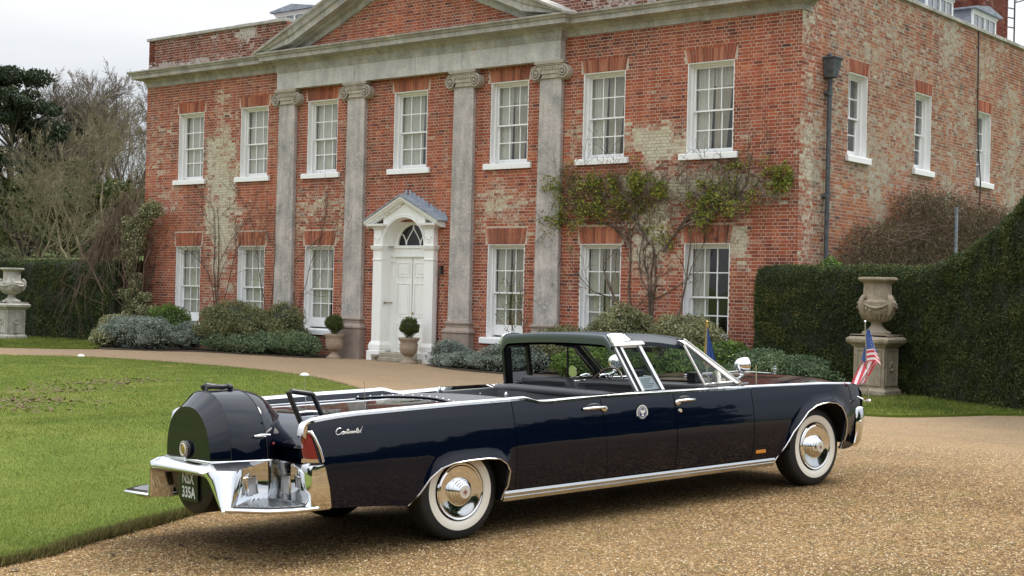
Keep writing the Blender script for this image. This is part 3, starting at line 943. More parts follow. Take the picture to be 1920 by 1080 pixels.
for i, x in enumerate(UPX):
    sash_window(WU, ZU1 - ZU0, 3, 4, (x, 0, ZU0), 0, cu[i], seed=i, base_h=0.09)
    if x != 0:
        sash_window(WL, ZL1 - ZL0, 3, 4, (x, 0, ZL0), 0, cl[i], seed=i + 3, base_h=0.26)
for i, y in enumerate(SIDEY):
    sash_window(SW, SZ1 - SZ0, 2, 4, (HW, y, SZ0), PI / 2, ('L', 'B'), sillw=SW + 0.2, seed=i, base_h=0.12)

# ---------------------------------------------------------------- front door with its surround
door = empty('front_door', (0, 0, 0), 0, house)
W_ = M['white_door']
YD = -0.17                       # face of the surround
for s in (-1, 1):
    p = MB()
    x0, x1 = sorted((s * 0.755, s * 1.07))
    p.box(x0, x1, YD, -0.002, 0.42, 2.94)
    p.build('pilaster_shaft', W_, door, bevel=0.006)
    b = MB().sweep_plan([(x0, 0.0), (x0, YD), (x1, YD), (x1, 0.3)], [(0, 0.50), (0.02, 0.46), (0.05, 0.40), (0.055, 0.30), (0.03, 0.27), (0.05, 0.25), (0.0, 0.25)])
    b.build('pilaster_base', W_, door)
    MB().box(x0 - 0.07, x1 + 0.06, YD - 0.10, -0.002, -0.03, 0.25).build('plinth', M['white'], door, bevel=0.012)
    c = MB().sweep_plan([(x0, 0.0), (x0, YD), (x1, YD), (x1, 0.0)], [(0, 2.86), (0.03, 2.88), (0.05, 2.94), (0.06, 2.98), (0.0, 2.99)])
    c.build('impost', W_, door)
    MB().sweep_plan([(x0, 0.0), (x0, YD), (x1, YD), (x1, 0.0)], [(0, 2.60), (0.012, 2.60), (0.018, 2.63), (0.0, 2.64)]).build('necking', W_, door)
    u = MB(); u.box(x0 + 0.01, x1 - 0.01, YD, -0.002, 2.985, 3.42)
    u.prism([(x0 + 0.05, 3.05), (x1 - 0.05, 3.05), (x1 - 0.05, 3.36), (x0 + 0.05, 3.36)], YD - 0.012, YD + 0.001, 'y')
    for k in range(5):
        u.sphere((x0 + 0.08 + k * (x1 - x0 - 0.16) / 4, YD - 0.015, 3.10 + 0.05 * abs(2 - k)), 0.028, 8, 6)
    u.build('frieze_block', W_, door)
    c = MB().sweep_plan([(x0, 0.0), (x0, YD), (x1, YD), (x1, 0.0)], [(0, 3.40), (0.02, 3.42), (0.03, 3.47), (0.09, 3.485), (0.14, 3.495), (0.15, 3.55), (0.0, 3.56)])
    for k in range(6):
        c.box(x0 + 0.01 + k * 0.05, x0 + 0.035 + k * 0.05, YD - 0.05, YD + 0.01, 3.42, 3.465)
    c.build('dentil_block', W_, door)
# spandrel with arched opening, front
ARC_Z, RO, RI = 2.98, 0.745, 0.60
sp = MB(); n = 24
pa = []
for k in range(n + 1):
    a = PI * k / n
    pa.append((RO * math.cos(a), ARC_Z + RO * math.sin(a)))
def ptop(x): return 3.50 + (1.22 - abs(x)) * 0.49 - 0.03
outer = []
for k in range(n + 1):
    a = PI * k / n; x = 0.757 * math.cos(a) / max(abs(math.cos(a)), 0.9) if False else 0
for k in range(n):
    (xa, za), (xb, zb_) = pa[k], pa[k + 1]
    vs = [(xa, YD + 0.02, za), (xb, YD + 0.02, zb_), (xb, YD + 0.02, ptop(xb)), (xa, YD + 0.02, ptop(xa)), (xa, -0.004, za), (xb, -0.004, zb_), (xb, -0.004, ptop(xb)), (xa, -0.004, ptop(xa))]
    sp.hexa([vs[i] for i in (4, 5, 1, 0, 7, 6, 2, 3)])
sp.build('spandrel', W_, door)
# moulded arch ring + splayed soffit (bigger in front, smaller at the back)
ar = MB()
ar.tube([(RO * math.cos(PI * k / n), YD + 0.005, ARC_Z + RO * math.sin(PI * k / n)) for k in range(n + 1)], 0.024, 6)
ar.tube([((RO + .05) * math.cos(PI * k / n), YD + 0.015, ARC_Z + (RO + .05) * math.sin(PI * k / n)) for k in range(n + 1)], 0.014, 6)
ar.build('arch_moulding', W_, door, smooth=50)
YB = 0.20
so = MB(); rows = []
for yy, rr_ in ((YD + 0.01, RO), (-0.02, RO - 0.05), (0.08, RI + 0.05), (YB, RI)):
    rows.append([(rr_ * math.cos(PI * k / n), yy, ARC_Z + rr_ * math.sin(PI * k / n)) for k in range(n + 1)])
so.grid(rows).build('arch_soffit', W_, door, smooth=60, fix=False)
# recess jambs and back wall of the recess
jb = MB()
for s in (-1, 1):
    a, b = sorted((s * 0.748, s * 0.80))
    jb.box(a, b, YD + 0.02, YB + 0.02, 0.20, ARC_Z - 0.001)
    a, b = sorted((s * 0.62, s * 0.748))
    jb.box(a, b, YB, YB + 0.06, 0.20, ARC_Z - 0.05)
    jb.box(a, b, YB - 0.03, YB, 2.56, 2.60)
jb.box(-0.62, 0.62, YB, YB + 0.06, 2.72, ARC_Z - 0.05)
jb.box(-0.747, 0.747, YB - 0.035, YB + 0.06, ARC_Z - 0.05, ARC_Z + 0.02)
jb.box(-0.747, 0.747, YB - 0.03, YB, 2.70, 2.74)
jb.build('door_case', W_, door)
# lunette: ring, bars, glass
lu = MB()
RG = 0.53
rows = [[(r_ * math.cos(PI * k / n), y_, ARC_Z + 0.02 + r_ * math.sin(PI * k / n)) for k in range(n + 1)] for r_, y_ in ((RI + .02, YB + 0.02), (RI + .02, YB), (RG, YB), (RG, YB + 0.05))]
lu.grid(rows)
zc = ARC_Z + 0.02
def arcbar(pts): lu.tube(pts, 0.017, 6)
for s in (-1, 1):
    arcbar([(s * 0.25, YB + .02, zc), (s * 0.27, YB + .02, zc + 0.12), (s * 0.36, YB + .02, zc + 0.27), (s * 0.44, YB + .02, zc + 0.30)])
    arcbar([(s * 0.25, YB + .02, zc), (s * 0.23, YB + .02, zc + 0.12), (s * 0.13, YB + .02, zc + 0.27), (s * 0.03, YB + .02, zc + 0.40), (0, YB + .02, zc + 0.52)])
lu.build('fanlight_frame', W_, door, smooth=50, fix=False)
MB().add([(RG * math.cos(PI * k / n), YB + 0.035, zc + RG * math.sin(PI * k / n)) for k in range(n + 1)], [tuple(range(n + 1))]).build('fanlight_glass', M['pane'], door, fix=False)
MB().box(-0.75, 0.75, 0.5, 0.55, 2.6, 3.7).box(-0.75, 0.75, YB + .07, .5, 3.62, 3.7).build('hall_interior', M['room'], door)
# door leaf with raised and fielded panels
lf = MB()
lf.box(-0.62, 0.62, YB + 0.02, YB + 0.07, 0.21, 2.715)
lo = lf.build('door_leaf', W_, door)
for s in (-1, 1):
    for z0, z1 in ((0.33, 0.98), (1.14, 2.02), (2.18, 2.56)):
        a, b = sorted((s * 0.09, s * 0.52))
        g = MB()
        fr = 0.022
        g.box(a, b, YB + 0.006, YB + 0.02, z0, z0 + fr); g.box(a, b, YB + 0.006, YB + 0.02, z1 - fr, z1)
        g.box(a, a + fr, YB + 0.006, YB + 0.02, z0 + fr, z1 - fr); g.box(b - fr, b, YB + 0.006, YB + 0.02, z0 + fr, z1 - fr)
        g.box(a + 0.07, b - 0.07, YB + 0.008, YB + 0.02, z0 + 0.07, z1 - 0.07)
        g.build('door_panel', W_, door, bevel=0.005)
MB().box(-0.004, 0.004, YB + 0.012, YB + 0.021, 0.22, 2.71).build('door_joint', M['iron'], door)
MB().sphere((-0.70, YD + 0.10, 1.5), 0.03, 10, 8).tube([(-0.70, YD + .10, 1.5), (-0.70, YB, 1.5)], 0.012, 6).build('bell_pull', pmat('brass', (0.25, 0.17, 0.07), 0.35, 1.0), door)
MB().sphere((0.05, YB - 0.02, 1.25), 0.03, 10, 8).build('door_knob', pmat('brass_knob', (0.35, 0.27, 0.12), 0.3, 1.0), door)
# open pediment hood
DH = -0.33
for s in (-1, 1):
    pr = [(0.0, -0.155), (0.04, -0.15), (0.05, -0.115), (0.11, -0.105), (0.12, -0.07), (0.15, -0.055), (0.165, 0.0), (-0.16, 0.0), (-0.16, -0.155)]
    m_ = len(pr); vs = []
    for xx in (1.31, 0.0):
        for o, h in pr: vs.append((s * xx, DH + 0.165 - o, 3.60 + (1.31 - xx) * 0.49 + h))
    fs = [(j, m_ + j, m_ + (j + 1) % m_, (j + 1) % m_) for j in range(m_)] + [tuple(range(m_)), tuple(range(2 * m_ - 1, m_ - 1, -1))]
    MB().add(vs, fs).build('raking_moulding', W_, door, smooth=25)
    dn = MB()
    for k in range(15):
        xx = 0.12 + k * 0.075; zz = 3.60 + (1.31 - xx) * 0.49 - 0.165
        dn.box(min(s * xx, s * (xx + .04)), max(s * xx, s * (xx + .04)), YD - 0.03, YD + 0.02, zz - 0.035, zz + 0.02)
    tag(dn.build('dentils', W_, door), kind='stuff')
    # lead covering and its jagged flashing against the wall
    ld = MB()
    z1 = 3.605 + 1.31 * 0.49
    ld.hexa([(s * 1.35, DH - 0.02, 3.59), (0, DH - 0.02, z1 + .01), (0, -0.004, z1 + .01), (s * 1.35, -0.004, 3.59),
             (s * 1.35, DH - 0.02, 3.62), (0, DH - 0.02, z1 + .045), (0, -0.004, z1 + .045), (s * 1.35, -0.004, 3.62)])
    for k in range(4):
        xx = 1.2 - k * 0.33; zz = 3.62 + (1.31 - xx) * 0.49
        ld.tube([(s * xx, DH - 0.02, zz + .012), (s * xx, -0.006, zz + .012)], 0.016, 6)
    ld.build('lead_roof', M['lead'], door)
    fl = MB()
    for k in range(9):
        xa = 1.38 - k * 0.15; xb = xa - 0.148
        za = 3.62 + (1.31 - xa) * 0.49; zb_ = 3.62 + (1.31 - xb) * 0.49
        fl.prism([(s * xa, za), (s * xb, zb_), (s * xb, zb_ + 0.17), (s * (xb + 0.03), zb_ + 0.19), (s * xa, za + 0.10)], -0.024, -0.011, 'y')
    fl.build('lead_flashing', M['lead'], door)
# steps
MB().box(-0.80, 0.86, -0.42, 0.22, 0.0, 0.10).box(-0.76, 0.80, -0.20, 0.22, 0.10, 0.205).build('door_step', M['stone_step'], door, bevel=0.012)
MB().box(-0.74, -0.56, -0.50, -0.36, 0.10, 0.16).box(-0.68, -0.62, -0.47, -0.39, 0.0, 0.10).build('boot_scraper', M['stone_step'], door)
# bracket lamp
lm = MB().box(1.20, 1.27, -0.10, -0.02, 2.25, 2.45).box(1.18, 1.29, -0.12, -0.0, 2.45, 2.47).tube([(1.14, -0.03, 2.25), (1.12, -0.02, 0.2)], 0.012, 6)
tag(lm.build('door_lamp', M['iron']), 'small black lantern with cable fixed beside the white front door', 'lantern')

# ---------------------------------------------------------------- rainwater pipe on the side wall
dp = empty('drain_pipe', (HW, 1.10, 0)); tag(dp, 'dark iron rainwater pipe with square hopper near the brick corner', 'drainpipe')
q = MB().tube([(0.10, 0.0, 0.1), (0.10, 0.0, 6.62)], 0.052, 10)
for z in (2.0, 4.0, 6.2): q.tube([(0.10, 0, z), (0.10, 0, z + 0.12)], 0.066, 10).box(0.0, 0.10, -0.10, 0.10, z + .03, z + .09)
q.build('pipe', M['pipe'], dp, smooth=40)
h = MB().hexa([(0.012, -0.12, 6.58), (0.22, -0.12, 6.58), (0.22, 0.12, 6.58), (0.012, 0.12, 6.58), (0.012, -0.17, 6.98), (0.29, -0.17, 6.98), (0.29, 0.17, 6.98), (0.012, 0.17, 6.98)])
h.box(0.012, 0.31, -0.19, 0.19, 6.98, 7.02).sphere((0.08, 0, 7.06), 0.06, 8, 6)
h.build('hopper', M['pipe'], dp, bevel=0.01)
wc = MB().tube([(HW + 0.03, 9.5, 8.93), (HW + 0.035, 9.52, 7.0), (HW + 0.03, 9.62, 6.0), (HW + 0.10, 9.66, 5.0), (HW + 0.03, 9.7, 3.0)], 0.018, 6)
tag(wc.build('wall_cable', M['iron'], smooth=40), 'black cable running down the mottled side wall past the third window', 'cable')
vp = MB().tube([(HW + 1.0, 5.9, 1.0), (HW + 1.0, 5.9, 4.1)], 0.045, 8)
tag(vp.build('vent_pipe', M['lead'], smooth=40), 'grey upright pipe rising from the brown shrub on the side wall', 'pipe')

# ---------------------------------------------------------------- roof, dormers, chimney
def tile_mat():
    m, t, b = new_mat('roof_tiles')
    c = ramp(t, noise_t(t, geo_pos(t), 7, 4), [(0.3, (0.09, 0.045, 0.035)), (0.7, (0.20, 0.10, 0.07))])
    L(t, c, b.inputs['Base Color']); b.inputs['Roughness'].default_value = 0.95
    return m
M['tile'] = tile_mat()
roof = empty('roof', parent=house)
rb = MB()
x0, x1, y0, y1, zr0, zr1 = -HW + 1.3, HW - 1.3, 1.6, SIDE_LEN - 1.3, 8.7, 11.6
rx = 3.6
rb.add([(x0, y0, zr0), (x1, y0, zr0), (x1, y1, zr0), (x0, y1, zr0), (x0 + rx, y0 + rx, zr1), (x1 - rx, y0 + rx, zr1), (x1 - rx, y1 - rx, zr1), (x0 + rx, y1 - rx, zr1)],
       [(0, 1, 5, 4), (1, 2, 6, 5), (2, 3, 7, 6), (3, 0, 4, 7), (4, 5, 6, 7)])
rb.build('roof_slope', M['tile'], roof)
gut = MB().add([(-HW + .3, .35, 8.72), (HW - .33, .35, 8.72), (HW - .33, SIDE_LEN - .3, 8.72), (-HW + .3, SIDE_LEN - .3, 8.72)], [(0, 1, 2, 3)]).build('gutter_floor', M['lead'], roof)
# tile courses: thin strips proud of the slopes facing front and side
ts = MB()
nrow = 34
for k in range(nrow):
    q0 = k / nrow; q1 = (k + 1.12) / nrow
    for face in (0, 1):
        def pt(q, e, up):
            x_0, y_0, z_ = x0 + rx * q, y0 + rx * q, zr0 + (zr1 - zr0) * q + up
            if face == 0: return (x_0 if e == 0 else x1 - rx * q, y_0, z_)
            return (x1 - rx * q, (y_0 if e == 0 else y1 - rx * q), z_)
        ts.add([pt(q0, 0, 0.035), pt(q0, 1, 0.035), pt(q1, 1, 0.012), pt(q1, 0, 0.012), pt(q0, 0, 0.005), pt(q0, 1, 0.005)], [(0, 1, 2, 3), (4, 5, 1, 0)])
tag(ts.build('roof_tiles', M['tile'], roof, fix=False), kind='stuff')
def dormer(loc, rz, wd, z0, z1, dep, nwin, parent):
    d = empty('dormer', loc, rz, parent)
    b = MB(); b.box(-wd / 2, wd / 2, 0.04, dep, z0, z1)
    b.build('dormer_cheek', M['lead'], d)
    f = MB(); t = 0.09
    f.box(-wd / 2, -wd / 2 + t, 0, 0.04, z0, z1); f.box(wd / 2 - t, wd / 2, 0, 0.04, z0, z1)
    f.box(-wd / 2 + t, wd / 2 - t, 0, 0.04, z0, z0 + 0.12); f.box(-wd / 2 + t, wd / 2 - t, 0, 0.04, z1 - 0.12, z1)
    iw = (wd - 2 * t) / nwin
    for i in range(nwin):
        xx = -wd / 2 + t + i * iw
        if i: f.box(xx - 0.035, xx + 0.035, -0.01, 0.04, z0 + .12, z1 - .12)
        f.box(xx + iw / 2 - 0.015, xx + iw / 2 + 0.015, 0.005, 0.035, z0 + .12, z1 - .12)
        f.box(xx + 0.035, xx + iw - .02, 0.01, 0.034, (z0 + z1) / 2 - .012, (z0 + z1) / 2 + .012)
    f.box(-wd / 2 - 0.03, wd / 2 + 0.03, -0.03, -0.0, z1 - 0.07, z1)
    f.build('dormer_frame', M['white'], d)
    MB().box(-wd / 2 + t, wd / 2 - t, 0.026, 0.032, z0 + .12, z1 - .12).build('pane', M['pane'], d)
    c = MB().prism([(-wd / 2 - 0.12, z1), (wd / 2 + 0.12, z1), (wd / 2 + 0.12, z1 + 0.05), (0, z1 + 0.20), (-wd / 2 - 0.12, z1 + 0.05)], -0.14, dep, 'y')
    c.build('dormer_roof', M['lead'], d)
    return d
dormer((-7.35, 2.5, 0), 0, 1.75, 9.0, 10.27, 2.6, 2, house)
dormer((7.35, 2.5, 0), 0, 1.75, 9.0, 10.27, 2.6, 2, house)
dormer((10.2, 12.45, 0), PI / 2, 1.75, 8.75, 9.98, 2.6, 2, house)
dormer((10.2, 9.35, 0), PI / 2, 1.75, 8.75, 9.98, 2.6, 2, house)
dormer((10.2, 6.2, 0), PI / 2, 1.75, 8.75, 9.98, 2.6, 2, house)
# chimney
ch = empty('chimney', parent=house)
cx0, cx1, cy0, cy1 = 7.6, 8.9, 15.6, 17.7
MB().box(cx0 + .006, cx1 - .006, cy0 + .006, cy1 - .006, 8.7, 13.5).build('chimney_core', M['bricks_plain'], ch)
cb_ = lay_bricks(cx0, cx1, 8.7, 13.5, [])
V, rnd, wash = brick_arrays(cb_, lambda u, d, z: np.stack([u, cy0 - d, z], 1), [(0, 0, 1, 1, 0)], 0.15, 2.0, RNG)
bricks_stuff('brickwork', V, rnd, wash, M['brick_parapet'], ch)
cb_ = lay_bricks(cy0, cy1, 8.7, 13.5, [])
V, rnd, wash = brick_arrays(cb_, lambda u, d, z: np.stack([cx1 + d, u, z], 1), [(0, 0, 1, 1, 0)], 0.15, 2.0, RNG)
bricks_stuff('brickwork', V, rnd, wash, M['brick_parapet'], ch)
MB().box(cx0 - .1, cx1 + .1, cy0 - .1, cy1 + .1, 13.5, 13.75).build('chimney_cap', M['stone_cornice'], ch)
ae = MB().tube([(9.0, 18.0, 10.0), (9.0, 18.0, 13.6)], 0.025, 6)
for z in (10.6, 10.9, 11.2): ae.tube([(8.9, 17.7, z), (9.0, 18.0, z)], 0.02, 6)
ae.tube([(9.0, 18.0, 11.4), (9.6, 18.9, 11.75)], 0.018, 6)
for k in range(5): ae.tube([(9.05 + k * .12, 18.1 + k * .17 - .2, 11.5 + k * .06), (9.05 + k * .12 - .1, 18.1 + k * .17 + .25, 11.5 + k * .06)], 0.01, 4)
tag(ae.build('tv_aerial', M['iron']), 'thin television aerial on a pole behind the brick chimney', 'aerial')
# ================================================================ the car (local axes: x = s forward, y = t to its left, z up)
CO = Vector((18.7021118, -19.01645258, 0.0))
CA = Vector((0.19633855, 0.97998741, 0.03280026))
CB = Vector((-0.97987431, 0.19732508, -0.03015206))
CU = Vector((-0.03602095, -0.02622012, 0.99900701))
car = bpy.data.objects.new('convertible_limousine', None); COL.objects.link(car)
car.matrix_world = Matrix(((CA.x, CB.x, CU.x, CO.x), (CA.y, CB.y, CU.y, CO.y), (CA.z, CB.z, CU.z, CO.z), (0, 0, 0, 1)))
tag(car, 'long dark navy convertible limousine with chrome trim and whitewall tyres parked on gravel', 'car')
TC = 0.89      # centre line

def paint_mat():
    m, t, b = new_mat('navy_paint')
    b.inputs['Base Color'].default_value = (0.0018, 0.0040, 0.0120, 1)
    b.inputs['Roughness'].default_value = 0.4
    b.inputs['Specular IOR Level'].default_value = 0.0
    b.inputs['Coat Weight'].default_value = 1.0; b.inputs['Coat Roughness'].default_value = 0.03
    b.inputs['Coat IOR'].default_value = 1.44
    bn = t.nodes.new('ShaderNodeBump'); bn.inputs['Strength'].default_value = 0.06; bn.inputs['Distance'].default_value = 0.02
    L(t, noise_t(t, coords(t, (1, 1, 2.5)), 2.2, 2), bn.inputs['Height']); L(t, bn.outputs[0], b.inputs['Coat Normal']); L(t, bn.outputs[0], b.inputs['Normal'])
    return m
M['paint'] = paint_mat()
def chrome_mat():
    m, t, b = new_mat('chrome')
    b.inputs['Base Color'].default_value = (0.80, 0.81, 0.82, 1); b.inputs['Metallic'].default_value = 1.0
    L(t, ramp(t, noise_t(t, geo_pos(t), 30, 3), [(0.4, 0.035), (0.7, 0.10)]), b.inputs['Roughness'])
    return m
M['chrome'] = chrome_mat()
M['steel'] = pmat('brushed_steel', (0.72, 0.73, 0.73), 0.22, 1.0)
M['hoop'] = pmat('stainless_hoop', (0.15, 0.172, 0.180), 0.42, 1.0)
M['silver'] = pmat('silver_trim', (0.80, 0.80, 0.78), 0.38, 0.9)
M['black_trim'] = pmat('black_trim', (0.012, 0.013, 0.016), 0.35)
M['under'] = pmat('underbody', (0.008, 0.008, 0.008), 0.8)
M['rubber'] = pmat('tyre_rubber', (0.014, 0.014, 0.014), 0.62)
M['whitewall'] = pmat('whitewall', (0.82, 0.78, 0.68), 0.6)
def leather_mat():
    m, t, b = new_mat('dark_leather')
    b.inputs['Base Color'].default_value = (0.085, 0.088, 0.096, 1); b.inputs['Roughness'].default_value = 0.48
    bump(t, b, noise_t(t, coords(t), 60, 3), 0.25, 0.004)
    return m
M['leather'] = leather_mat()
M['cloth'] = pmat('roof_cloth', (0.020, 0.030, 0.044), 0.55, spec=0.25)
M['red_lens'] = pmat('red_lens', (0.22, 0.004, 0.010), 0.08, coat=1.0)
M['amber'] = pmat('amber_lens', (0.62, 0.22, 0.03), 0.25)
M['lens'] = pmat('clear_lens', (0.55, 0.55, 0.55), 0.15, 0.2)
M['cream'] = pmat('cream_enamel', (0.66, 0.62, 0.52), 0.4)
M['gold'] = pmat('gold_badge', (0.55, 0.38, 0.12), 0.4, 0.8)
M['starred'] = pmat('star_red_brown', (0.25, 0.07, 0.03), 0.4)
M['car_glass'] = glass_mat('car_glass', (0.93, 0.97, 0.95), 1.45, 0.7)
M['side_glass'] = glass_mat('side_light_glass', (0.62, 0.68, 0.68), 1.4, 0.22)
M['paper'] = pmat('paper', (0.72, 0.72, 0.76), 0.8)
M['ink'] = pmat('ink', (0.06, 0.06, 0.07), 0.8)
M['blue_enamel'] = pmat('blue_enamel', (0.01, 0.03, 0.12), 0.4)
M['white_enamel'] = pmat('white_enamel', (0.75, 0.74, 0.68), 0.45)
M['plate'] = pmat('plate_black', (0.010, 0.014, 0.011), 0.3)
M['letters'] = pmat('plate_letters', (0.70, 0.72, 0.66), 0.5)
M['tread'] = pmat('step_tread', (0.16, 0.16, 0.165), 0.55)

def interp(pts, x):
    xs = [p[0] for p in pts]; ys = [p[1] for p in pts]
    return float(np.interp(x, xs, ys))
BELT = [(-1.30, 0.925), (-1.24, 0.950), (-1.10, 0.966), (-0.9, 0.975), (0.0, 0.988), (0.40, 0.988), (0.56, 0.990), (0.62, 0.980), (0.70, 0.955), (0.80, 0.951), (1.31, 0.960), (2.11, 0.950), (3.04, 0.938), (4.0, 0.915), (4.45, 0.893), (4.60, 0.865), (4.68, 0.80)]
INSZ = [(0.20, 0.075), (0.25, 0.065), (0.35, 0.040), (0.45, 0.018), (0.55, 0.004), (0.62, 0.0), (0.70, 0.004), (0.78, 0.012), (0.85, 0.022), (0.91, 0.033), (0.96, 0.046), (1.0, 0.058)]
def inset(s, z):
    v = interp(INSZ, z)
    if s < -0.6: v += 0.006 * ((-0.6 - s) / 0.7) ** 2
    if s > 4.1: v += 0.13 * ((s - 4.1) / 0.6) ** 2
    return v
def tside(s, z, far, out=0.0):
    v = -0.115 + inset(s, z) - out
    return (2 * TC - v) if far else v

REAR_ARCH = [(-0.495, .304), (-0.422, .38), (-0.34, .482), (-0.25, .542), (-0.143, .569), (-0.001, .578), (0.159, .578), (0.271, .565), (0.339, .523), (0.373, .469), (0.366, .361), (0.335, .257)]
FRONT_ARCH = [(3.35, .279), (3.44, .396), (3.528, .514), (3.63, .60), (3.725, .678), (3.848, .725), (3.94, .738), (4.021, .742), (4.121, .728), (4.19, .692), (4.219, .666), (4.255, .60), (4.273, .563), (4.282, .50), (4.275, .435), (4.262, .36), (4.251, .309)]

def panel(name, bottom, top, far, arch=None, rows=12, flare=0.022, parent=None):
    """ruled panel between a bottom curve and a top curve (same number of points, (s, z))"""
    n = len(bottom); R = []
    vs = []
    for r in range(rows + 1):
        v = r / rows
        row = []
        for (sb, zb), (st, zt) in zip(bottom, top):
            w = v
            s = sb + (st - sb) * w; z = zb + (zt - zb) * w
            out = 0.0
            if arch:
                # flare round the wheel opening
                d = min(math.hypot(s - a, z - c) for a, c in ARCHD[arch])
                zl = 1.0 if z > 0.36 else max(0.0, (z - 0.28) / 0.08)
                out = flare * zl * (math.exp(-(d / 0.040) ** 2) if d < 0.2 else 0)
            row.append((s, tside(s, z, far, out), z))
        R.append(row)
    m = MB()
    # return flange at the bottom and sides, inward
    sgn = -1 if far else 1
    low = [(p[0], p[1] + sgn * 0.035, p[2] + 0.004) for p in R[0]]
    top_in = [(p[0], p[1] + sgn * 0.03, p[2] + 0.002) for p in R[-1]]
    m.grid([low] + R + [top_in])
    for k in (0, -1):
        col = [r[k] for r in R]; ins = [(p[0], p[1] + sgn * 0.03, p[2]) for p in col]
        m.grid([col, ins])
    return m.build(name, M['paint'], parent or car, smooth=45)
def dens(a, k=4):
    o = []
    for p, q in zip(a[:-1], a[1:]):
        for i in range(k): o.append((p[0] + (q[0] - p[0]) * i / k, p[1] + (q[1] - p[1]) * i / k))
    return o + [a[-1]]
ARCHD = {'r': dens(REAR_ARCH, 3), 'f': dens(FRONT_ARCH, 2)}
def lin(a, b, n): return [a + (b - a) * i / (n - 1) for i in range(n)]
def top_pts(ss): return [(s, interp(BELT, s) - 0.012) for s in ss]
G = 0.0035
def seam(s0, z, k):   # the door seams bow forward below the belt
    return s0 + k * (1 - ((z - 0.25) / 0.72)) ** 0.35 if z < 0.97 else s0
for far in (False, True):
    # rear quarter: tail .. seam 0.43
    ra = ARCHD['r']
    tail = [(-1.124, .358), (-1.05, .352), (-0.95, .345), (-0.80, .333), (-0.65, .320)]
    bot = tail + [(s, z) for s, z in ra] + [(0.40, 0.255), (0.452, 0.255)]
    tops = top_pts([-1.285, -1.20, -1.08, -0.90, -0.70] + lin(-0.60, 0.395, len(ra)) + [0.41, 0.437 - G])
    panel('rear_quarter_panel', bot, tops, far, 'r', 14)
    # rear door
    ss = lin(0, 1, 16)
    bot = [(0.452 + G + (1.362 - G - 0.452) * q, 0.255) for q in ss]
    bs = [0.437 + G, 0.48, 0.52, 0.56, 0.59, 0.62, 0.66, 0.70, 0.76, 0.82, 0.90, 1.0, 1.1, 1.2, 1.26, 1.312 - G]
    o = panel('rear_door', bot, top_pts(bs), far)
    bot = [(1.362 + G + (2.122 - 1.362 - 2 * G) * q, 0.252) for q in lin(0, 1, 10)]
    mp_ = panel('centre_panel', bot, top_pts([1.312 + G + (2.108 - 1.312 - 2 * G) * q for q in lin(0, 1, 10)]), far)
    bot = [(2.122 + G + (3.045 - 2.122 - 2 * G) * q, 0.258) for q in lin(0, 1, 10)]
    fd = panel('front_door', bot, top_pts([2.108 + G + (3.037 - 2.108 - 2 * G) * q for q in lin(0, 1, 10)]), far)
    fa = ARCHD['f']
    bot = [(3.045 + G, 0.262), (3.15, 0.266), (3.25, 0.27)] + fa + [(4.33, .30), (4.42, .305), (4.50, .315), (4.53, .35), (4.56, .42), (4.60, .55), (4.64, .66)]
    bf = [3.037 + G, 3.13, 3.22] + lin(3.30, 4.32, len(fa)) + [4.38, 4.46, 4.53, 4.57, 4.60, 4.64, 4.68]
    panel('front_fender', bot, top_pts(bf), far, 'f', 14)
    if not far: rear_door_o, front_door_o, mid_o = o, fd, mp_
    # arch lip trims
    for arc in (REAR_ARCH, FRONT_ARCH):
        pts = [(s, tside(s, z, far, 0.024 if z > .36 else 0.006), z) for s, z in dens(arc, 2)]
        MB().tube(pts, 0.0055, 5).build('arch_lip', M['steel'], car, smooth=60)
    # belt chrome: flat cap swept along the belt line, down the tail and round the nose
    pts = []
    for s in [-1.318, -1.312, -1.30, -1.275, -1.235, -1.16, -1.05] + lin(-0.9, 0.5, 12) + [0.56, 0.60, 0.64, 0.68, 0.72, 0.80] + lin(0.95, 4.3, 20) + [4.45, 4.55, 4.60]:
        z = interp(BELT, s)
        if s <= -1.318: z = 0.845
        elif s <= -1.312: z = 0.885
        elif s <= -1.30: z = 0.918
        elif s <= -1.275: z = 0.936
        pts.append((s, z))
    m = MB(); rows = []
    sgn = -1 if far else 1
    for i, (s, z) in enumerate(pts):
        t0 = -0.115 + inset(s, 0.96)
        tl = lambda v: (2 * TC - v) if far else v
        if s < -1.27:   # the trim turns down the tail
            rows.append([(s + .02, tl(t0 - 0.008), z - 0.02), (s - .002, tl(t0 - 0.008), z), (s - 0.008, tl(t0 + 0.012), z + .002), (s - 0.008, tl(t0 + 0.055), z + .002), (s + .012, tl(t0 + 0.066), z - 0.02)])
        else:
            rows.append([(s, tl(t0 - 0.010), z - 0.022), (s, tl(t0 - 0.008), z - 0.004), (s, tl(t0 + 0.008), z + 0.006), (s, tl(t0 + 0.050), z + 0.006), (s, tl(t0 + 0.062), z - 0.020)])
    m.grid(rows).build('belt_moulding', M['chrome'], car, smooth=50)
    # painted inner side of the fin, rear
    rows = [[(s, (lambda v: (2 * TC - v) if far else v)(-0.115 + inset(s, .96) + o_), interp(BELT, s) - d) for o_, d in ((0.060, 0.02), (0.075, 0.05), (0.085, 0.075))] for s in lin(-1.28, 0.75, 14)]
    MB().grid(rows).build('fin_inner', M['paint'], car, smooth=40)
    # rocker moulding
    ss = lin(0.352, 3.335, 22)
    rows = [[(s, tside(s, .26, far, 0.020), .319 - .012 * (s - .35) / 3), (s, tside(s, .26, far, 0.024), .300 - .010 * (s - .35) / 3), (s, tside(s, .26, far, 0.012), .276 - .008 * (s - .35) / 3), (s, tside(s, .26, far, 0.018), .272 - .006 * (s - .35) / 3), (s, tside(s, .26, far, 0.004), .243 - .004 * (s - .35) / 3), (s, tside(s, .26, far, -0.05), .240)] for s in ss]
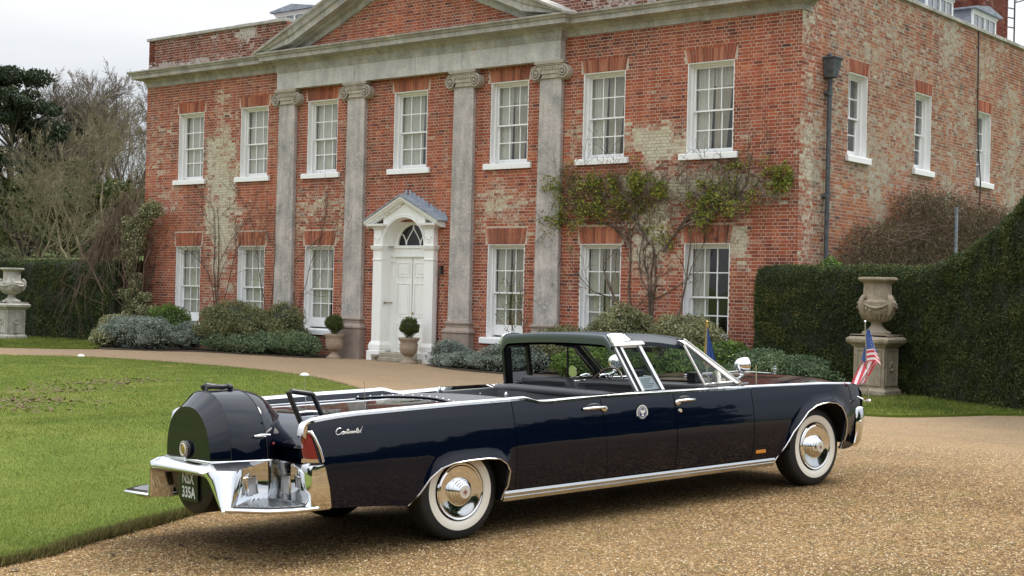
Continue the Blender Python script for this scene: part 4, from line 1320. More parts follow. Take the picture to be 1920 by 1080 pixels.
    MB().grid(rows).build('rocker_moulding', M['steel'], car, smooth=25)

# door furniture on the near side (and far side)
def handle(s0, s1, z, key_end):
    h = empty('door_handle', parent=car)
    tt = tside(s0, z, False)
    m = MB()
    m.tube([(s0, tt - 0.008, z), (s0 + .02, tt - 0.030, z + .002), ((s0 + s1) / 2, tt - 0.036, z + .003), (s1 - .02, tt - 0.030, z + .002), (s1, tt - 0.008, z)], [0.010, 0.012, 0.013, 0.012, 0.010], 8)
    m.sphere((key_end, tt - 0.012, z - 0.012), 0.026, 10, 8, (1.2, 0.6, 0.9))
    m.build('grip', M['chrome'], h, smooth=50)
    MB().sphere(((s0 + s1) / 2, tt + .004, z + 0.010), 0.06, 16, 8, (1.3, 0.12, 0.42)).build('recess', M['black_trim'], h, smooth=50)
handle(1.12, 1.345, 0.868, 1.335)
handle(2.125, 2.33, 0.868, 2.14)
MB().lathe([(0, -0.012), (0.014, -0.012), (0.018, 0.0), (0.012, 0.006)], (2.158, tside(2.158, .79, False), .79), 12, 'y').build('lock', M['chrome'], front_door_o, smooth=40)
# fender marker
MB().box(3.085, 3.21, tside(3.1, .375, False) - 0.006, tside(3.1, .375, False) + .004, .362, .392).build('side_marker', M['amber'], car, bevel=0.004)
# seal on the centre panel
sl = empty('door_seal', (1.735, tside(1.735, .80, False) - 0.003, 0.800), parent=car)
def disc(mb, r, y, n=32, c=(0, 0)):
    mb.add([(c[0], y, c[1])] + [(c[0] + r * math.cos(2 * PI * k / n), y, c[1] + r * math.sin(2 * PI * k / n)) for k in range(n)], [(0, 1 + k, 1 + (k + 1) % n) for k in range(n)])
m = MB(); disc(m, 0.062, 0); m.build('seal_rim', M['white_enamel'], sl)
m = MB(); disc(m, 0.052, -0.0015); m.build('seal_ring', M['blue_enamel'], sl)
m = MB()
for k in range(36):
    a = 2 * PI * k / 36; m.box(.046 * math.cos(a) - .0022, .046 * math.cos(a) + .0022, -0.0032, -0.002, .046 * math.sin(a) - .0022, .046 * math.sin(a) + .0022)
m.build('seal_dots', M['white_enamel'], sl)
m = MB(); disc(m, 0.040, -0.003); m.build('seal_field', M['white_enamel'], sl)
m = MB(); disc(m, 0.036, -0.0042); m.build('seal_centre', M['blue_enamel'], sl)
m = MB()
# spread eagle: wings, body, tail, shield
for s in (-1, 1):
    m.add([(s * .003, -.0055, .012), (s * .014, -.0055, .026), (s * .027, -.0055, .022), (s * .024, -.0055, .004), (s * .017, -.0055, -.006), (s * .008, -.0055, -.002)], [(0, 1, 2, 3, 4, 5)])
    m.add([(s * .004, -.0055, -.012), (s * .016, -.0055, -.020), (s * .013, -.0055, -.024), (s * .002, -.0055, -.016)], [(0, 1, 2, 3)])
m.add([(-.006, -.0055, .012), (.006, -.0055, .012), (.007, -.0055, -.010), (0, -.0055, -.018), (-.007, -.0055, -.010)], [(0, 1, 2, 3, 4)])
m.add([(-.004, -.0055, .012), (.004, -.0055, .012), (.005, -.0055, .022), (-.001, -.0055, .024), (-.006, -.0055, .020)], [(0, 1, 2, 3, 4)])
m.add([(-.008, -.0055, -.016), (.008, -.0055, -.016), (.011, -.0055, -.028), (-.011, -.0055, -.028)], [(0, 1, 2, 3)])
m.build('seal_eagle', M['white_enamel'], sl, fix=False)

def text_obj(name, body, size, mat, parent, M4, extrude=0.0015, shear=0.0, bold=0.0, space=1.0):
    cu_ = bpy.data.curves.new(name, 'FONT'); cu_.body = body; cu_.size = size; cu_.extrude = extrude
    cu_.shear = shear; cu_.offset = bold; cu_.space_character = space
    cu_.align_x = 'CENTER'; cu_.align_y = 'CENTER'; cu_.materials.append(mat)
    tmp = bpy.data.objects.new(name + '_curve', cu_); COL.objects.link(tmp)
    bpy.context.view_layer.update()
    me = bpy.data.meshes.new_from_object(tmp.evaluated_get(bpy.context.evaluated_depsgraph_get()))
    bpy.data.objects.remove(tmp); me.name = name
    o = bpy.data.objects.new(name, me); COL.objects.link(o); o.parent = parent; o.matrix_local = M4
    return o
# script badge on the rear quarter (faces -y: x along s)
def face_neg_y(x, y, z, rot=0.0):
    return Matrix.Translation((x, y, z)) @ Matrix.Rotation(rot, 4, 'Y') @ Matrix.Rotation(PI / 2, 4, 'X')
t_ = tside(-0.98, .855, False)
def script(word_pts, o_s, o_z, sc, t):
    m = MB()
    for stroke in word_pts:
        pts = [(o_s + (x + .32 * y) * sc, t, o_z + y * sc * 1.0) for x, y in stroke]
        m.tube(pts, .0030, 5)
    return m
def arc_(cx, cy, rx, ry, a0, a1, n=8): return [(cx + rx * math.cos(math.radians(a0 + (a1 - a0) * i / n)), cy + ry * math.sin(math.radians(a0 + (a1 - a0) * i / n))) for i in range(n + 1)]
W = [arc_(.95, .62, .62, .62, 60, 300, 14) + [(1.5, .12), (1.75, .5)],
     arc_(1.95, .25, .18, .26, 90, 450, 10) + [(2.2, .48)],
     [(2.2, .48), (2.28, 0), (2.42, .45), (2.55, .5), (2.62, .05), (2.75, .2)],
     [(2.75, .2), (2.95, 1.05), (2.85, .1), (3.0, .05), (3.15, .3)], [(2.72, .72), (3.15, .76)],
     [(3.15, .3), (3.2, .5), (3.2, .05), (3.35, .15)], [(3.22, .70), (3.25, .74)],
     [(3.35, .15), (3.42, .5), (3.48, 0), (3.6, .45), (3.72, .5), (3.78, .05), (3.92, .2)],
     [(3.92, .2), (4.12, .35)] + arc_(4.05, .27, .14, .22, 20, 320, 8) + [(4.4, .3)],
     [(4.4, .48), (4.46, 0), (4.6, .45), (4.72, .5), (4.78, .05), (4.92, .2)],
     [(4.92, .2), (5.12, 1.05), (5.02, .1), (5.17, .05), (5.3, .2)], [(4.9, .72), (5.32, .76)],
     arc_(5.5, .25, .18, .25, 45, 400, 10) + [(5.68, .05), (5.85, .2)],
     [(5.85, .2), (6.15, 1.25), (6.0, .1), (6.2, .0)]]
script(W, -1.100, .838, .0345, t_ - .006).build('script_badge', M['silver'], car, smooth=60)

# rear deck, sloping tail and rear panel (between the fins)
def deck_z(s, t):
    c = 1 - ((t - TC) / 0.87) ** 2
    return 0.905 + 0.035 * c
prof_t = lin(0.0, 1.78, 25)
rows = []
for s, dz, k in [(0.36, 0, 1), (0.1, 0, 1), (-0.3, 0, 1), (-0.7, -0.004, 1), (-0.95, -0.012, 1), (-1.08, -0.035, 1), (-1.17, -0.075, .8), (-1.225, -0.115, .6), (-1.25, -0.15, .4), (-1.245, -0.17, .2), (-1.20, -0.19, 0.1), (-1.18, -0.26, 0)]:
    rows.append([(s, t, 0.915 + 0.040 * k * (1 - ((t - TC) / .89) ** 2) + dz) for t in prof_t])
MB().grid(rows).build('boot_lid', M['paint'], car, smooth=35, fix=False)
for t in (0.10, 1.68): MB().tube([(0.3, t, 0.925), (-0.6, t, 0.924), (-1.05, t, 0.895)], 0.004, 5).build('boot_edge', M['chrome'], car)

# padded cover with studs
def stud_s(t): return 0.36 - 0.22 * ((t - TC - .15) / 0.85) ** 2
rows = []
for q in lin(0, 1, 7):
    rows.append([(stud_s(t) * (1 - q) + (0.92 + 0.10 * (t - TC)) * q, t, 0.926 + 0.036 * (1 - ((t - TC) / .89) ** 2) * (1 - .5 * q) + 0.008 * math.sin(PI * q)) for t in lin(0.0, 1.78, 21)])
rows.append([(p[0] + 0.01, p[1], p[2] - 0.10) for p in rows[-1]])
cov = MB().grid(rows).build('rear_cover', M['leather'], car, smooth=50, fix=False)
MB().tube([(stud_s(t), t, 0.926 + 0.037 * (1 - ((t - TC) / .89) ** 2)) for t in lin(0.03, 1.75, 21)], 0.004, 6).build('piping', M['black_trim'], cov)
for k in range(14):
    t = 0.12 + k * 0.12
    MB().sphere((stud_s(t) + 0.015, t, 0.932 + 0.037 * (1 - ((t - TC) / .89) ** 2)), 0.009, 8, 6).build('stud', M['chrome'], cov)

# spare wheel housing
def arch_sec(s, hw, zt, zb, n=28, p=2.3, skew=0.0):
    out = []
    for k in range(n + 1):
        a = PI * k / n
        c, sn = math.cos(a), math.sin(a)
        x = hw * math.copysign(abs(c) ** (2 / p), c); z = zb + (zt - zb) * abs(sn) ** (2 / p)
        out.append((s, TC + x, z))
    return out
sp_o = empty('spare_wheel_housing', parent=car)
secs = [arch_sec(-1.66, 0.325, 1.018, 0.655), arch_sec(-1.64, 0.336, 1.030, 0.655), arch_sec(-1.545, 0.395, 1.112, 0.655), arch_sec(-1.535, 0.40, 1.118, 0.655), arch_sec(-1.31, 0.47, 1.118, 0.655),
        arch_sec(-1.30, 0.470, 1.117, 0.655), arch_sec(-1.24, 0.440, 1.108, 0.655), arch_sec(-1.19, 0.395, 1.095, 0.66), arch_sec(-1.14, 0.35, 1.07, 0.67), arch_sec(-1.07, 0.30, 1.00, 0.68), arch_sec(-1.0, 0.25, 0.93, 0.70)]
MB().grid(secs).build('housing_shell', M['paint'], sp_o, smooth=18, fix=False)
fc = arch_sec(-1.66, 0.325, 1.018, 0.655)
MB().add(fc, [tuple(range(len(fc)))]).build('housing_face', M['paint'], sp_o, fix=False)
m = MB()
for sec in (arch_sec(-1.54, 0.3985, 1.1165, 0.655), arch_sec(-1.305, 0.472, 1.1195, 0.655)):
    m.tube(sec, 0.003, 4)
m.build('housing_seam', M['black_trim'], sp_o)
# ledge strips at its foot
m = MB()
m.tube([(-1.56, TC + .40, .655), (-1.67, TC + .335, .657), (-1.672, TC, .657), (-1.67, TC - .335, .657), (-1.56, TC - .40, .655), (-1.28, TC - .485, .652)], 0.007, 6)
m.build('ledge_trim', M['chrome'], sp_o, smooth=60)
# emblem
eb = empty('rear_emblem', (-1.672, TC + .01, 0.725), parent=car)
m = MB().lathe([(0, -0.018), (0.045, -0.016), (0.058, -0.004), (0.06, 0.01)], (0, 0, 0), 28, 'x'); m.build('emblem_disc', M['black_trim'], eb, smooth=40)
m = MB().lathe([(0.034, -0.021), (0.040, -0.026), (0.046, -0.020)], (0, 0, 0), 28, 'x')
for k in range(22):
    a = 2 * PI * k / 22; m.sphere((-0.016, .054 * math.cos(a), .054 * math.sin(a)), 0.005, 6, 4)
m.build('emblem_ring', M['cream'], eb, smooth=40)
m = MB()
for k in range(8):
    a = 2 * PI * k / 8
    m.add([(-0.028, .026 * math.cos(a), .026 * math.sin(a)), (-0.024, .007 * math.cos(a + .39), .007 * math.sin(a + .39)), (-0.024, .007 * math.cos(a - .39), .007 * math.sin(a - .39))], [(0, 1, 2)])
m.lathe([(0, -0.026), (0.03, -0.021), (0.034, -0.018)], (0, 0, 0), 20, 'x')
m.build('emblem_star', M['gold'], eb)
MB().tube([(0, 0, -0.055), (-0.01, 0, -0.085), (-0.035, 0, -0.10)], 0.007, 6).build('emblem_stalk', M['chrome'], eb)
# housing handle, hinge grips and chrome latch
def grab(name, pts, r, parent, knobs=()):
    m = MB().tube(pts, r, 8)
    for k in knobs: m.sphere(k, r * 1.2, 8, 6)
    return m.build(name, M['black_trim'], parent, smooth=60)
grab('housing_handle', [(-1.51, TC, 1.10), (-1.51, TC, 1.143), (-1.34, TC, 1.139), (-1.34, TC, 1.10)], 0.016, sp_o, [(-1.34, TC, 1.142), (-1.34, TC - .03, 1.135)])
for s_ in (1, -1):
    t0 = TC - s_ * 0.62
    gh = empty('step_handrail', parent=car)
    t1 = t0 - s_ * 0.06 * 0
    grab('rail', [(-1.13, t0, 0.90), (-1.225, t0, 1.118), (-1.20, t0, 1.120), (-1.05, t0, 1.094), (-1.03, t0, 1.085), (-0.955, t0, 0.925)], 0.0185, gh)
MB().tube([(-0.99, 0.56, .945), (-0.91, .50, .95), (-0.86, .46, .947)], [0.010, 0.014, 0.008], 8).build('boot_latch', M['chrome'], car, smooth=60)
for s_ in (-1, 1):
    MB().tube([(-1.40, TC + s_ * .462, .822), (-1.36, TC + s_ * .475, .824), (-1.29, TC + s_ * .482, .822)], [0.006, 0.013, 0.009], 8).build('side_latch', M['chrome'], sp_o, smooth=60)
MB().sphere((-1.25, TC - .455, .76), 0.012, 8, 6).build('reflector', M['red_lens'], sp_o)

# tail lamps
for far in (False, True):
    f_ = (lambda v: 2 * TC - v) if far else (lambda v: v)
    tl = empty('tail_lamp', parent=car)
    # red lens: canted wedge, wider at the bottom
    sec = []
    for z, si, ti, so2, to in ((0.690, -1.272, .006, -1.203, -.104), (0.72, -1.283, .004, -1.210, -.102), (0.79, -1.294, -.002, -1.232, -.094), (0.835, -1.298, -.010, -1.248, -.086), (0.858, -1.290, -.020, -1.258, -.076)):
        row = []
        for k in range(9):
            q = k / 8
            row.append((so2 + (si - so2) * q - .018 * math.sin(PI * q), f_(to + (ti - to) * q - .008 * math.sin(PI * q)), z))
        sec.append(row)
    sec.append([(p[0] + 0.05, p[1], p[2]) for p in sec[-1]])
    MB().grid(sec).build('lens', M['red_lens'], tl, smooth=60, fix=False)
    m = MB()
    m.tube([(-1.193, f_(-.112), .672), (-1.215, f_(-.106), .76), (-1.245, f_(-.094), .835), (-1.262, f_(-.080), .868), (-1.292, f_(-.035), .877), (-1.304, f_(-.010), .872), (-1.300, f_(.006), .850)], [.009, .010, .010, .012, .012, .011, .008], 8)
    m.hexa([(-1.285, f_(.014), .664), (-1.196, f_(-.114), .664), (-1.18, f_(-.10), .664), (-1.2, f_(.04), .664), (-1.283, f_(.012), .690), (-1.198, f_(-.110), .690), (-1.18, f_(-.10), .690), (-1.2, f_(.04), .690)])
    m.build('bezel', M['chrome'], tl, smooth=50)
    # painted tail cap behind the lens
    MB().hexa([(-1.262, f_(.012), .66), (-1.185, f_(-.07), .66), (-1.12, f_(-.06), .66), (-1.16, f_(.06), .66), (-1.288, f_(.0), .925), (-1.252, f_(-.055), .93), (-1.15, f_(-.05), .955), (-1.2, f_(.03), .955)]).build('tail_cap', M['paint'], tl, bevel=0.01)

# rear bumper
bp = empty('rear_bumper', parent=car)
for far in (False, True):
    f_ = (lambda v: 2 * TC - v) if far else (lambda v: v)
    # wrap-round end block
    secs = []
    for z, sr, sf, tin, tout in ((0.352, -1.276, -1.128, 0.16, -0.080), (0.366, -1.288, -1.122, 0.158, -0.090), (0.50, -1.291, -1.148, 0.154, -0.112), (0.630, -1.292, -1.180, 0.150, -0.118), (0.652, -1.284, -1.19, 0.152, -0.116), (0.661, -1.262, -1.195, 0.155, -0.100)):
        secs.append([(sr + .05, f_(tin), z), (sr + .01, f_(tin), z), (sr, f_(tin - .012), z), (sr - .001, f_((tin + tout) / 2), z), (sr + .000, f_(tout + .03), z), (sr + .012, f_(tout + .006), z), (sr + .045, f_(tout), z), (sf, f_(tout + .002), z), (sf, f_(tout + .03), z)])
    m = MB().grid(secs)
    a = secs[-1]; m.add(a, [tuple(range(len(a)))])
    m.build('bumper_end', M['chrome'], bp, smooth=40, fix=False)
    # recessed concave walls (rear wall and pod side wall) with lamp boxes
    rows = []
    for q in lin(0, 1, 8):
        z = 0.375 + 0.275 * q
        row = []
        for k in range(13):
            u = k / 12
            t = 0.16 + (0.487 - 0.16) * u
            s = -1.262 - .012 * u + 0.016 * math.sin(PI * u) + 0.02 * math.sin(PI * q) - 0.012 * (1 - q)
            row.append((s, f_(t), z))
        rows.append(row)
    rows.append([(p[0] - 0.035, p[1], 0.662) for p in rows[-1]])
    rows.append([(p[0] + 0.10, p[1], 0.668) for p in rows[-1]])
    MB().grid(rows).build('recess_wall', M['chrome'], bp, smooth=40, fix=False)
    # lamps in both walls
    for (c, n_) in (((-1.262, 0.26), 'r'), ((-1.40, 0.452), 'p')):
        lb = empty('reversing_lamp', parent=car)
        m = MB(); z0, z1 = .435, .555
        if n_ == 'r':
            a = [(-1.245, f_(.215), z0), (-1.245, f_(.315), z0 - .0), (-1.24, f_(.325), z1), (-1.24, f_(.21), z1)]; nrm = (-1, 0, 0)
        else:
            a = [(-1.385, f_(.425), z0), (-1.485, f_(.372), z0), (-1.505, f_(.360), z1), (-1.40, f_(.415), z1)]; nrm = (-.35, -.93 if not far else .93, 0)
        oo = [(p[0] + nrm[0] * .018, p[1] + nrm[1] * .018, p[2]) for p in a]
        m.tube(oo, 0.007, 6, closed=True)
        m.grid([a + a[:1], oo + oo[:1]])
        m.build('lamp_bezel', M['chrome'], lb, smooth=50, fix=False)
        MB().add([(p[0] + nrm[0] * .010, p[1] + nrm[1] * .010, p[2]) for p in a], [(0, 1, 2, 3)]).build('lamp_lens', M['lens'], lb, fix=False)
    # foot step: plate with rounded chrome edge and ribbed tread
    outl = [(-1.22, -.105), (-1.40, -.075), (-1.535, .00), (-1.555, .02), (-1.715, .27), (-1.70, .32), (-1.30, .50), (-1.22, .50)]
    if far: outl = [(-1.22, -.09), (-1.46, -.12), (-1.60, -.09), (-1.74, .02), (-1.77, .08), (-1.74, .38), (-1.60, .46), (-1.22, .48)]
    st = empty('foot_step', parent=car)
    m = MB().prism([(x, f_(y)) for x, y in outl], .352, .382, 'z')
    m.build('step_plate', M['chrome'], st, smooth=30, bevel=0.012)
    tr = MB()
    inner = [(-1.235, -.03), (-1.45, -.06), (-1.58, -.03), (-1.69, .06), (-1.70, .12), (-1.67, .36), (-1.30, .44)] if far else [(-1.235, -.03), (-1.385, -.015), (-1.49, .05), (-1.63, .27), (-1.63, .31), (-1.30, .46), (-1.235, .46)]
    tr.prism([(x, f_(y)) for x, y in inner], .383, .387, 'z')
    tr.build('tread_mat', M['tread'], st)
    rb_ = MB()
    for k in range(17):
        t = -.015 + k * .028
        # rib span in s at this t
        sb = -1.24; se = -1.385 - (t + .015) * 1.6 if t < .05 else -1.49 - (t - .05) * .64
        se = max(se, -1.63); sb = -1.30 if t < .16 else -1.24
        if t > .31: se = -1.63 + (t - .31) * 2.1
        if se > -1.26: continue
        rb_.box(se, sb, min(f_(t - .006), f_(t + .006)), max(f_(t - .006), f_(t + .006)), .387, .393)
    rb_.build('tread_ribs', M['steel'], st)
# centre pod: shelf that wraps the housing, curving down into two flared legs
LIP = [(0.0, .598, -1.755), (.19, .598, -1.755), (.34, .596, -1.752), (.39, .592, -1.747), (.43, .575, -1.742), (.46, .55, -1.738), (.49, .51, -1.735), (.52, .47, -1.733), (.55, .425, -1.73), (.58, .385, -1.728), (.60, .358, -1.725)]
EDG = {3: (.575, .612, -1.600), 4: (.577, .592, -1.603), 5: (.580, .565, -1.608), 6: (.585, .53, -1.615), 7: (.593, .485, -1.625), 8: (.602, .435, -1.638), 9: (.612, .395, -1.652), 10: (.622, .366, -1.664)}
def rib(k, sg):
    a, z, s = LIP[k]
    fl = 1.0 if sg > 0 else .35
    if a > .43: a = .43 + (a - .43) * fl
    P = lambda s_, a_, z_: (s_, TC - sg * a_, z_)
    if k < 3:
        return [P(s + .16, a, z - .03), P(s + .012, a, z - .022), P(s, a, z - .012), P(s - .003, a, z), P(s + .008, a, z + .016), P(s + .03, a, z + .034), P(-1.70, a * .98, .646), P(-1.665, a * .96, .655)]
    ea, ez, es = EDG[k]
    if sg < 0: ea -= .10 * min(1, (k - 2) / 4)
    q = (k - 3) / 7
    m1 = ((s * .72 + es * .28) - .022, a * .62 + ea * .38 + .004, z * .7 + ez * .3 + .018 * (1 - q))
    m2 = ((s * .3 + es * .7) - .012, a * .22 + ea * .78 + .014, z * .25 + ez * .75 + .010 * (1 - q))
    zi = z - .022 * (1 - q)
    w1 = (.502 + .004 * q, .625 - .245 * q); w2 = (.412 + .0 * q, .640 - .260 * q)
    return [P(s + .16, a - .05 * (.3 + q), zi - .01), P(s + .012, a - .024 * (.3 + q), zi), P(s, a - .010 * (.3 + q), zi + .006), P(s - .003, a, z), P(*m1), P(*m2), P(es, ea, ez), P(-1.456, w1[0], w1[1]), P(-1.27, w2[0], w2[1])]
for sg in (-1, 1):
    MB().grid([rib(k, sg) for k in (0, 1, 2)]).build('pod_shelf', M['chrome'], bp, smooth=60, fix=False)
    MB().grid([rib(k, sg) for k in range(3, 11)]).build('pod_leg', M['chrome'], bp, smooth=60, fix=False)
    r2, r3 = rib(2, sg), rib(3, sg)
    P = lambda s_, t_, z_: (s_, TC + sg * (t_ - TC), z_)
    # join of shelf and leg, and the wing along the housing foot
    MB().grid([r2[:4], r3[:4]]).build('pod_lip', M['chrome'], bp, smooth=60, fix=False)
    l1 = [r3[3], r3[4], r3[5], r3[6], r3[7], r3[8]]
    l2 = [r2[6], (-1.665, TC - sg * .33, .655), (-1.64, TC - sg * .36, .655), (-1.56, TC - sg * .42, .655), (-1.43, TC - sg * .45, .655), (-1.27, TC - sg * .47, .655)]
    l0 = [r2[3], r2[4], r2[5], r2[6]]
    mid = [tuple((a_[i] * .5 + b_[i] * .5) + (.010 if i == 2 else 0) for i in range(3)) for a_, b_ in zip(l1, l2)]
    MB().grid([l1, mid, l2]).build('shelf_wing', M['chrome'], bp, smooth=60, fix=False)
    MB().add([r2[3], r2[4], r2[5], r2[6], l2[1], mid[1], r3[4], r3[3]], [(0, 1, 7), (1, 6, 7), (1, 2, 6), (2, 5, 6), (2, 3, 4), (2, 4, 5)]).build('shelf_corner', M['chrome'], bp, smooth=60, fix=False)
# number plate on the dark wheel pan
MB().lathe([(0.0, 0.0), (0.30, 0.0), (0.335, 0.02), (0.34, 0.30)], (-1.64, TC, 0.615), 40, 'x').build('wheel_pan', M['plate'], bp, smooth=30)
plate = empty('number_plate', (-1.655, TC, 0.47), parent=car)
MB().box(-0.006, 0.0, -0.135, 0.135, -0.105, 0.115).build('plate_board', M['plate'], plate, bevel=0.003)
def face_neg_x(x, y, z): return Matrix(((0, 0, -1, x), (-1, 0, 0, y), (0, 1, 0, z), (0, 0, 0, 1)))
text_obj('plate_text', 'NSX', 0.105, M['letters'], plate, face_neg_x(-0.009, 0.0, 0.052) @ Matrix.Scale(.83, 4, (1, 0, 0)), 0.001, 0, 0.0022, 1.05)
text_obj('plate_text', '335A', 0.105, M['letters'], plate, face_neg_x(-0.009, -0.005, -0.045) @ Matrix.Scale(.83, 4, (1, 0, 0)), 0.001, 0, 0.0022, 1.05)

# floor, inner sides, underbody, wheel wells
MB().box(-1.15, 0.0 - .45, 0.30, 1.48, 0.30, 0.62).box(0.42, 3.30, 0.06, 1.72, 0.235, 0.40).box(-1.12, 0.5, .18, 1.60, .60, .86).box(3.3, 4.45, 0.30, 1.48, 0.28, 0.60).box(3.08, 4.50, 0.10, 1.68, .60, .885).box(-.47, .42, .36, 1.42, .32, .60).build('underbody', M['under'], car)
m = MB()
for t in (0.045, 1.735):
    m.box(0.44, 3.05, t - 0.012, t + 0.012, 0.38, 0.925)
m.build('inner_panels', M['leather'], car)
for far in (False, True):   # liners
    for sc, rr_ in ((0.0, 0.40), (3.96, 0.42)):
        c = (sc, (0.12 if not far else 1.66), 0.36)
        MB().lathe([(rr_, -0.19), (rr_, 0.17), (0.0, 0.17)] if not far else [(rr_, 0.19), (rr_, -0.17), (0.0, -0.17)], c, 24, 'y', (0, PI)).build('wheel_liner', M['under'], car, smooth=60, fix=False)

# wheels
wh0 = None
def make_wheel():
    w = empty('wheel', (0, 0, 0.35), parent=car)
    R = 0.352
    prof = [(0.215, 0.195), (0.26, 0.205), (0.31, 0.20), (0.338, 0.185), (R - .004, 0.165), (R, 0.14), (R, 0.05), (R - .004, 0.028), (0.338, 0.010), (0.325, 0.001), (0.30, -0.008), (0.277, -0.012)]
    m = MB().lathe(prof, (0, 0, 0), 56, 'y')
    m.build('tyre', M['rubber'], w, smooth=40)
    g = MB()
    for y in (0.055, 0.08, 0.105, 0.13): g.lathe([(R + .001, y - .004), (R + .0035, y - .002), (R + .0035, y + .012), (R + .001, y + .014)], (0, 0, 0), 56, 'y')
    g.build('tread', M['rubber'], w, smooth=40)
    MB().lathe([(0.277, -0.0125), (0.262, -0.0145), (0.235, -0.0125), (0.216, -0.006), (0.212, 0.0)], (0, 0, 0), 56, 'y').build('whitewall', M['whitewall'], w, smooth=60)
    MB().lathe([(0.214, -0.004), (0.206, 0.004), (0.206, 0.03)], (0, 0, 0), 40, 'y').build('rim', M['under'], w, smooth=60)
    cap = [(0.206, 0.006), (0.205, -0.010), (0.199, -0.016), (0.193, -0.013), (0.188, -0.012), (0.180, -0.016), (0.15, -0.012), (0.115, -0.004), (0.098, -0.004), (0.096, -0.020), (0.090, -0.024), (0.084, -0.026), (0.082, -0.036), (0.076, -0.040), (0.071, -0.042), (0.069, -0.050), (0.063, -0.054), (0.058, -0.056), (0.056, -0.064), (0.050, -0.068), (0.044, -0.069)]
    MB().lathe(cap, (0, 0, 0), 56, 'y').build('hubcap', M['chrome'], w, smooth=25)
    MB().lathe([(0.044, -0.069), (0.042, -0.067), (0.02, -0.070), (0.0, -0.071)], (0, 0, 0), 32, 'y').build('hub_disc', M['cream'], w, smooth=30)
    m = MB()
    for k in range(8):
        a = 2 * PI * k / 8; ln = 0.034 if k % 2 == 0 else 0.026
        m.add([(ln * math.cos(a), -.0735, ln * math.sin(a)), (.007 * math.cos(a + .39), -.0735, .007 * math.sin(a + .39)), (0, -.076, 0), (.007 * math.cos(a - .39), -.0735, .007 * math.sin(a - .39))], [(0, 1, 2, 3)])
    m.build('hub_star', M['starred'], w, fix=False)
    return w
w0 = make_wheel()
for s, t, rz, ry in ((0.0, 1.78, PI, 0.3), (3.96, 0, 0, 0.5), (3.96, 1.78, PI, 0.2)):
    w = copy_obj(w0, car, (s, t, 0.35), (0, 0, rz))
    for c in list(w0.children): copy_obj(c, w)

# bonnet, cowl, nose
rows = []
for s, zc, ze in ((3.02, .962, .925), (3.2, .985, .93), (3.6, .992, .925), (4.0, .985, .915), (4.3, .965, .895), (4.5, .93, .87), (4.6, .885, .84), (4.655, .82, .80), (4.67, .70, .70), (4.64, .50, .50)):
    rows.append([(s + (0.06 * (1 - ((t - TC) / .87) ** 2) if s > 4.4 else 0), t, ze + (zc - ze) * (1 - abs((t - TC) / .87) ** 3)) for t in lin(0.0, 1.78, 21)])
MB().grid(rows).build('bonnet', M['paint'], car, smooth=35, fix=False)
m = MB().tube([(3.25, TC, .995), (4.0, TC, .993), (4.5, TC, .945)], 0.006, 6); m.build('bonnet_ridge', M['chrome'], car)
# hood ornament: four pointed star in a frame
hood_o = empty('bonnet_ornament', (4.50, TC, 0.955), parent=car)
m = MB()
m.tube([(0, 0, -.015), (0, 0, .01)], .006, 6)
for (y, z) in ((0.034, 0.0), (-0.034, 0.0), (0, 0.042), (0, -0.030)):
    m.tube([(0, 0, .035), (0, y, .035 + z)], [0.006, 0.0015], 6)
m.tube([(0, -.018, .012), (0, .018, .012), (0, .018, .058), (0, -.018, .058)], 0.003, 5, closed=True)
m.build('star_frame', M['chrome'], hood_o)
# grille, headlamps and front bumper
m = MB()
for k in range(24):
    t = 0.35 + k * 1.08 / 23; m.box(4.675, 4.70, t - .004, t + .004, .56, .80)
for k in range(5): m.box(4.67, 4.695, .34, 1.44, .57 + k * .05, .576 + k * .05)
m.build('grille', M['chrome'], car)
for s_ in (-1, 1):
    for k in (0, 1):
        MB().lathe([(0.0, 0.03), (0.06, 0.022), (0.078, 0.01), (0.088, 0.0), (0.086, -0.04)], (4.64, TC + s_ * (0.60 + .17 * k), .72), 20, 'x').build('headlamp', M['lens'], car, smooth=40)
    f_ = (lambda v: 2 * TC - v) if s_ > 0 else (lambda v: v)
    m = MB()
    secs = []
    for z, d in ((0.315, -.03), (0.36, -.005), (0.50, 0.010), (0.60, 0.012), (0.655, 0.0), (0.668, -.025)):
        off = (0.668 - z) * 0.16
        secs.append([(4.48 - off * .2, f_(-.055 - d), z), (4.56 - off, f_(-.075 - d), z), (4.62 - off, f_(-.05 - d), z), (4.70 - off + d, f_(.02), z), (4.735 - off + d, f_(.15), z), (4.75 - off + d, f_(.45), z), (4.76 - off + d, TC, z)])
    m.grid(secs); a = secs[-1]; m.grid([a, [(p[0] - .05, p[1] + (.03 if s_ < 0 else -.03), p[2]) for p in a]])
    m.build('front_bumper', M['chrome'], car, smooth=45, fix=False)
    # guard edge and clearance stalk
    MB().tube([(4.545, f_(-.062), .655), (4.53, f_(-.066), .62), (4.51, f_(-.064), .50), (4.47, f_(-.05), .345)], 0.010, 6).sphere((4.525, f_(-.075), .535), .014, 8, 6).build('bumper_guard', M['chrome'], car, smooth=50)

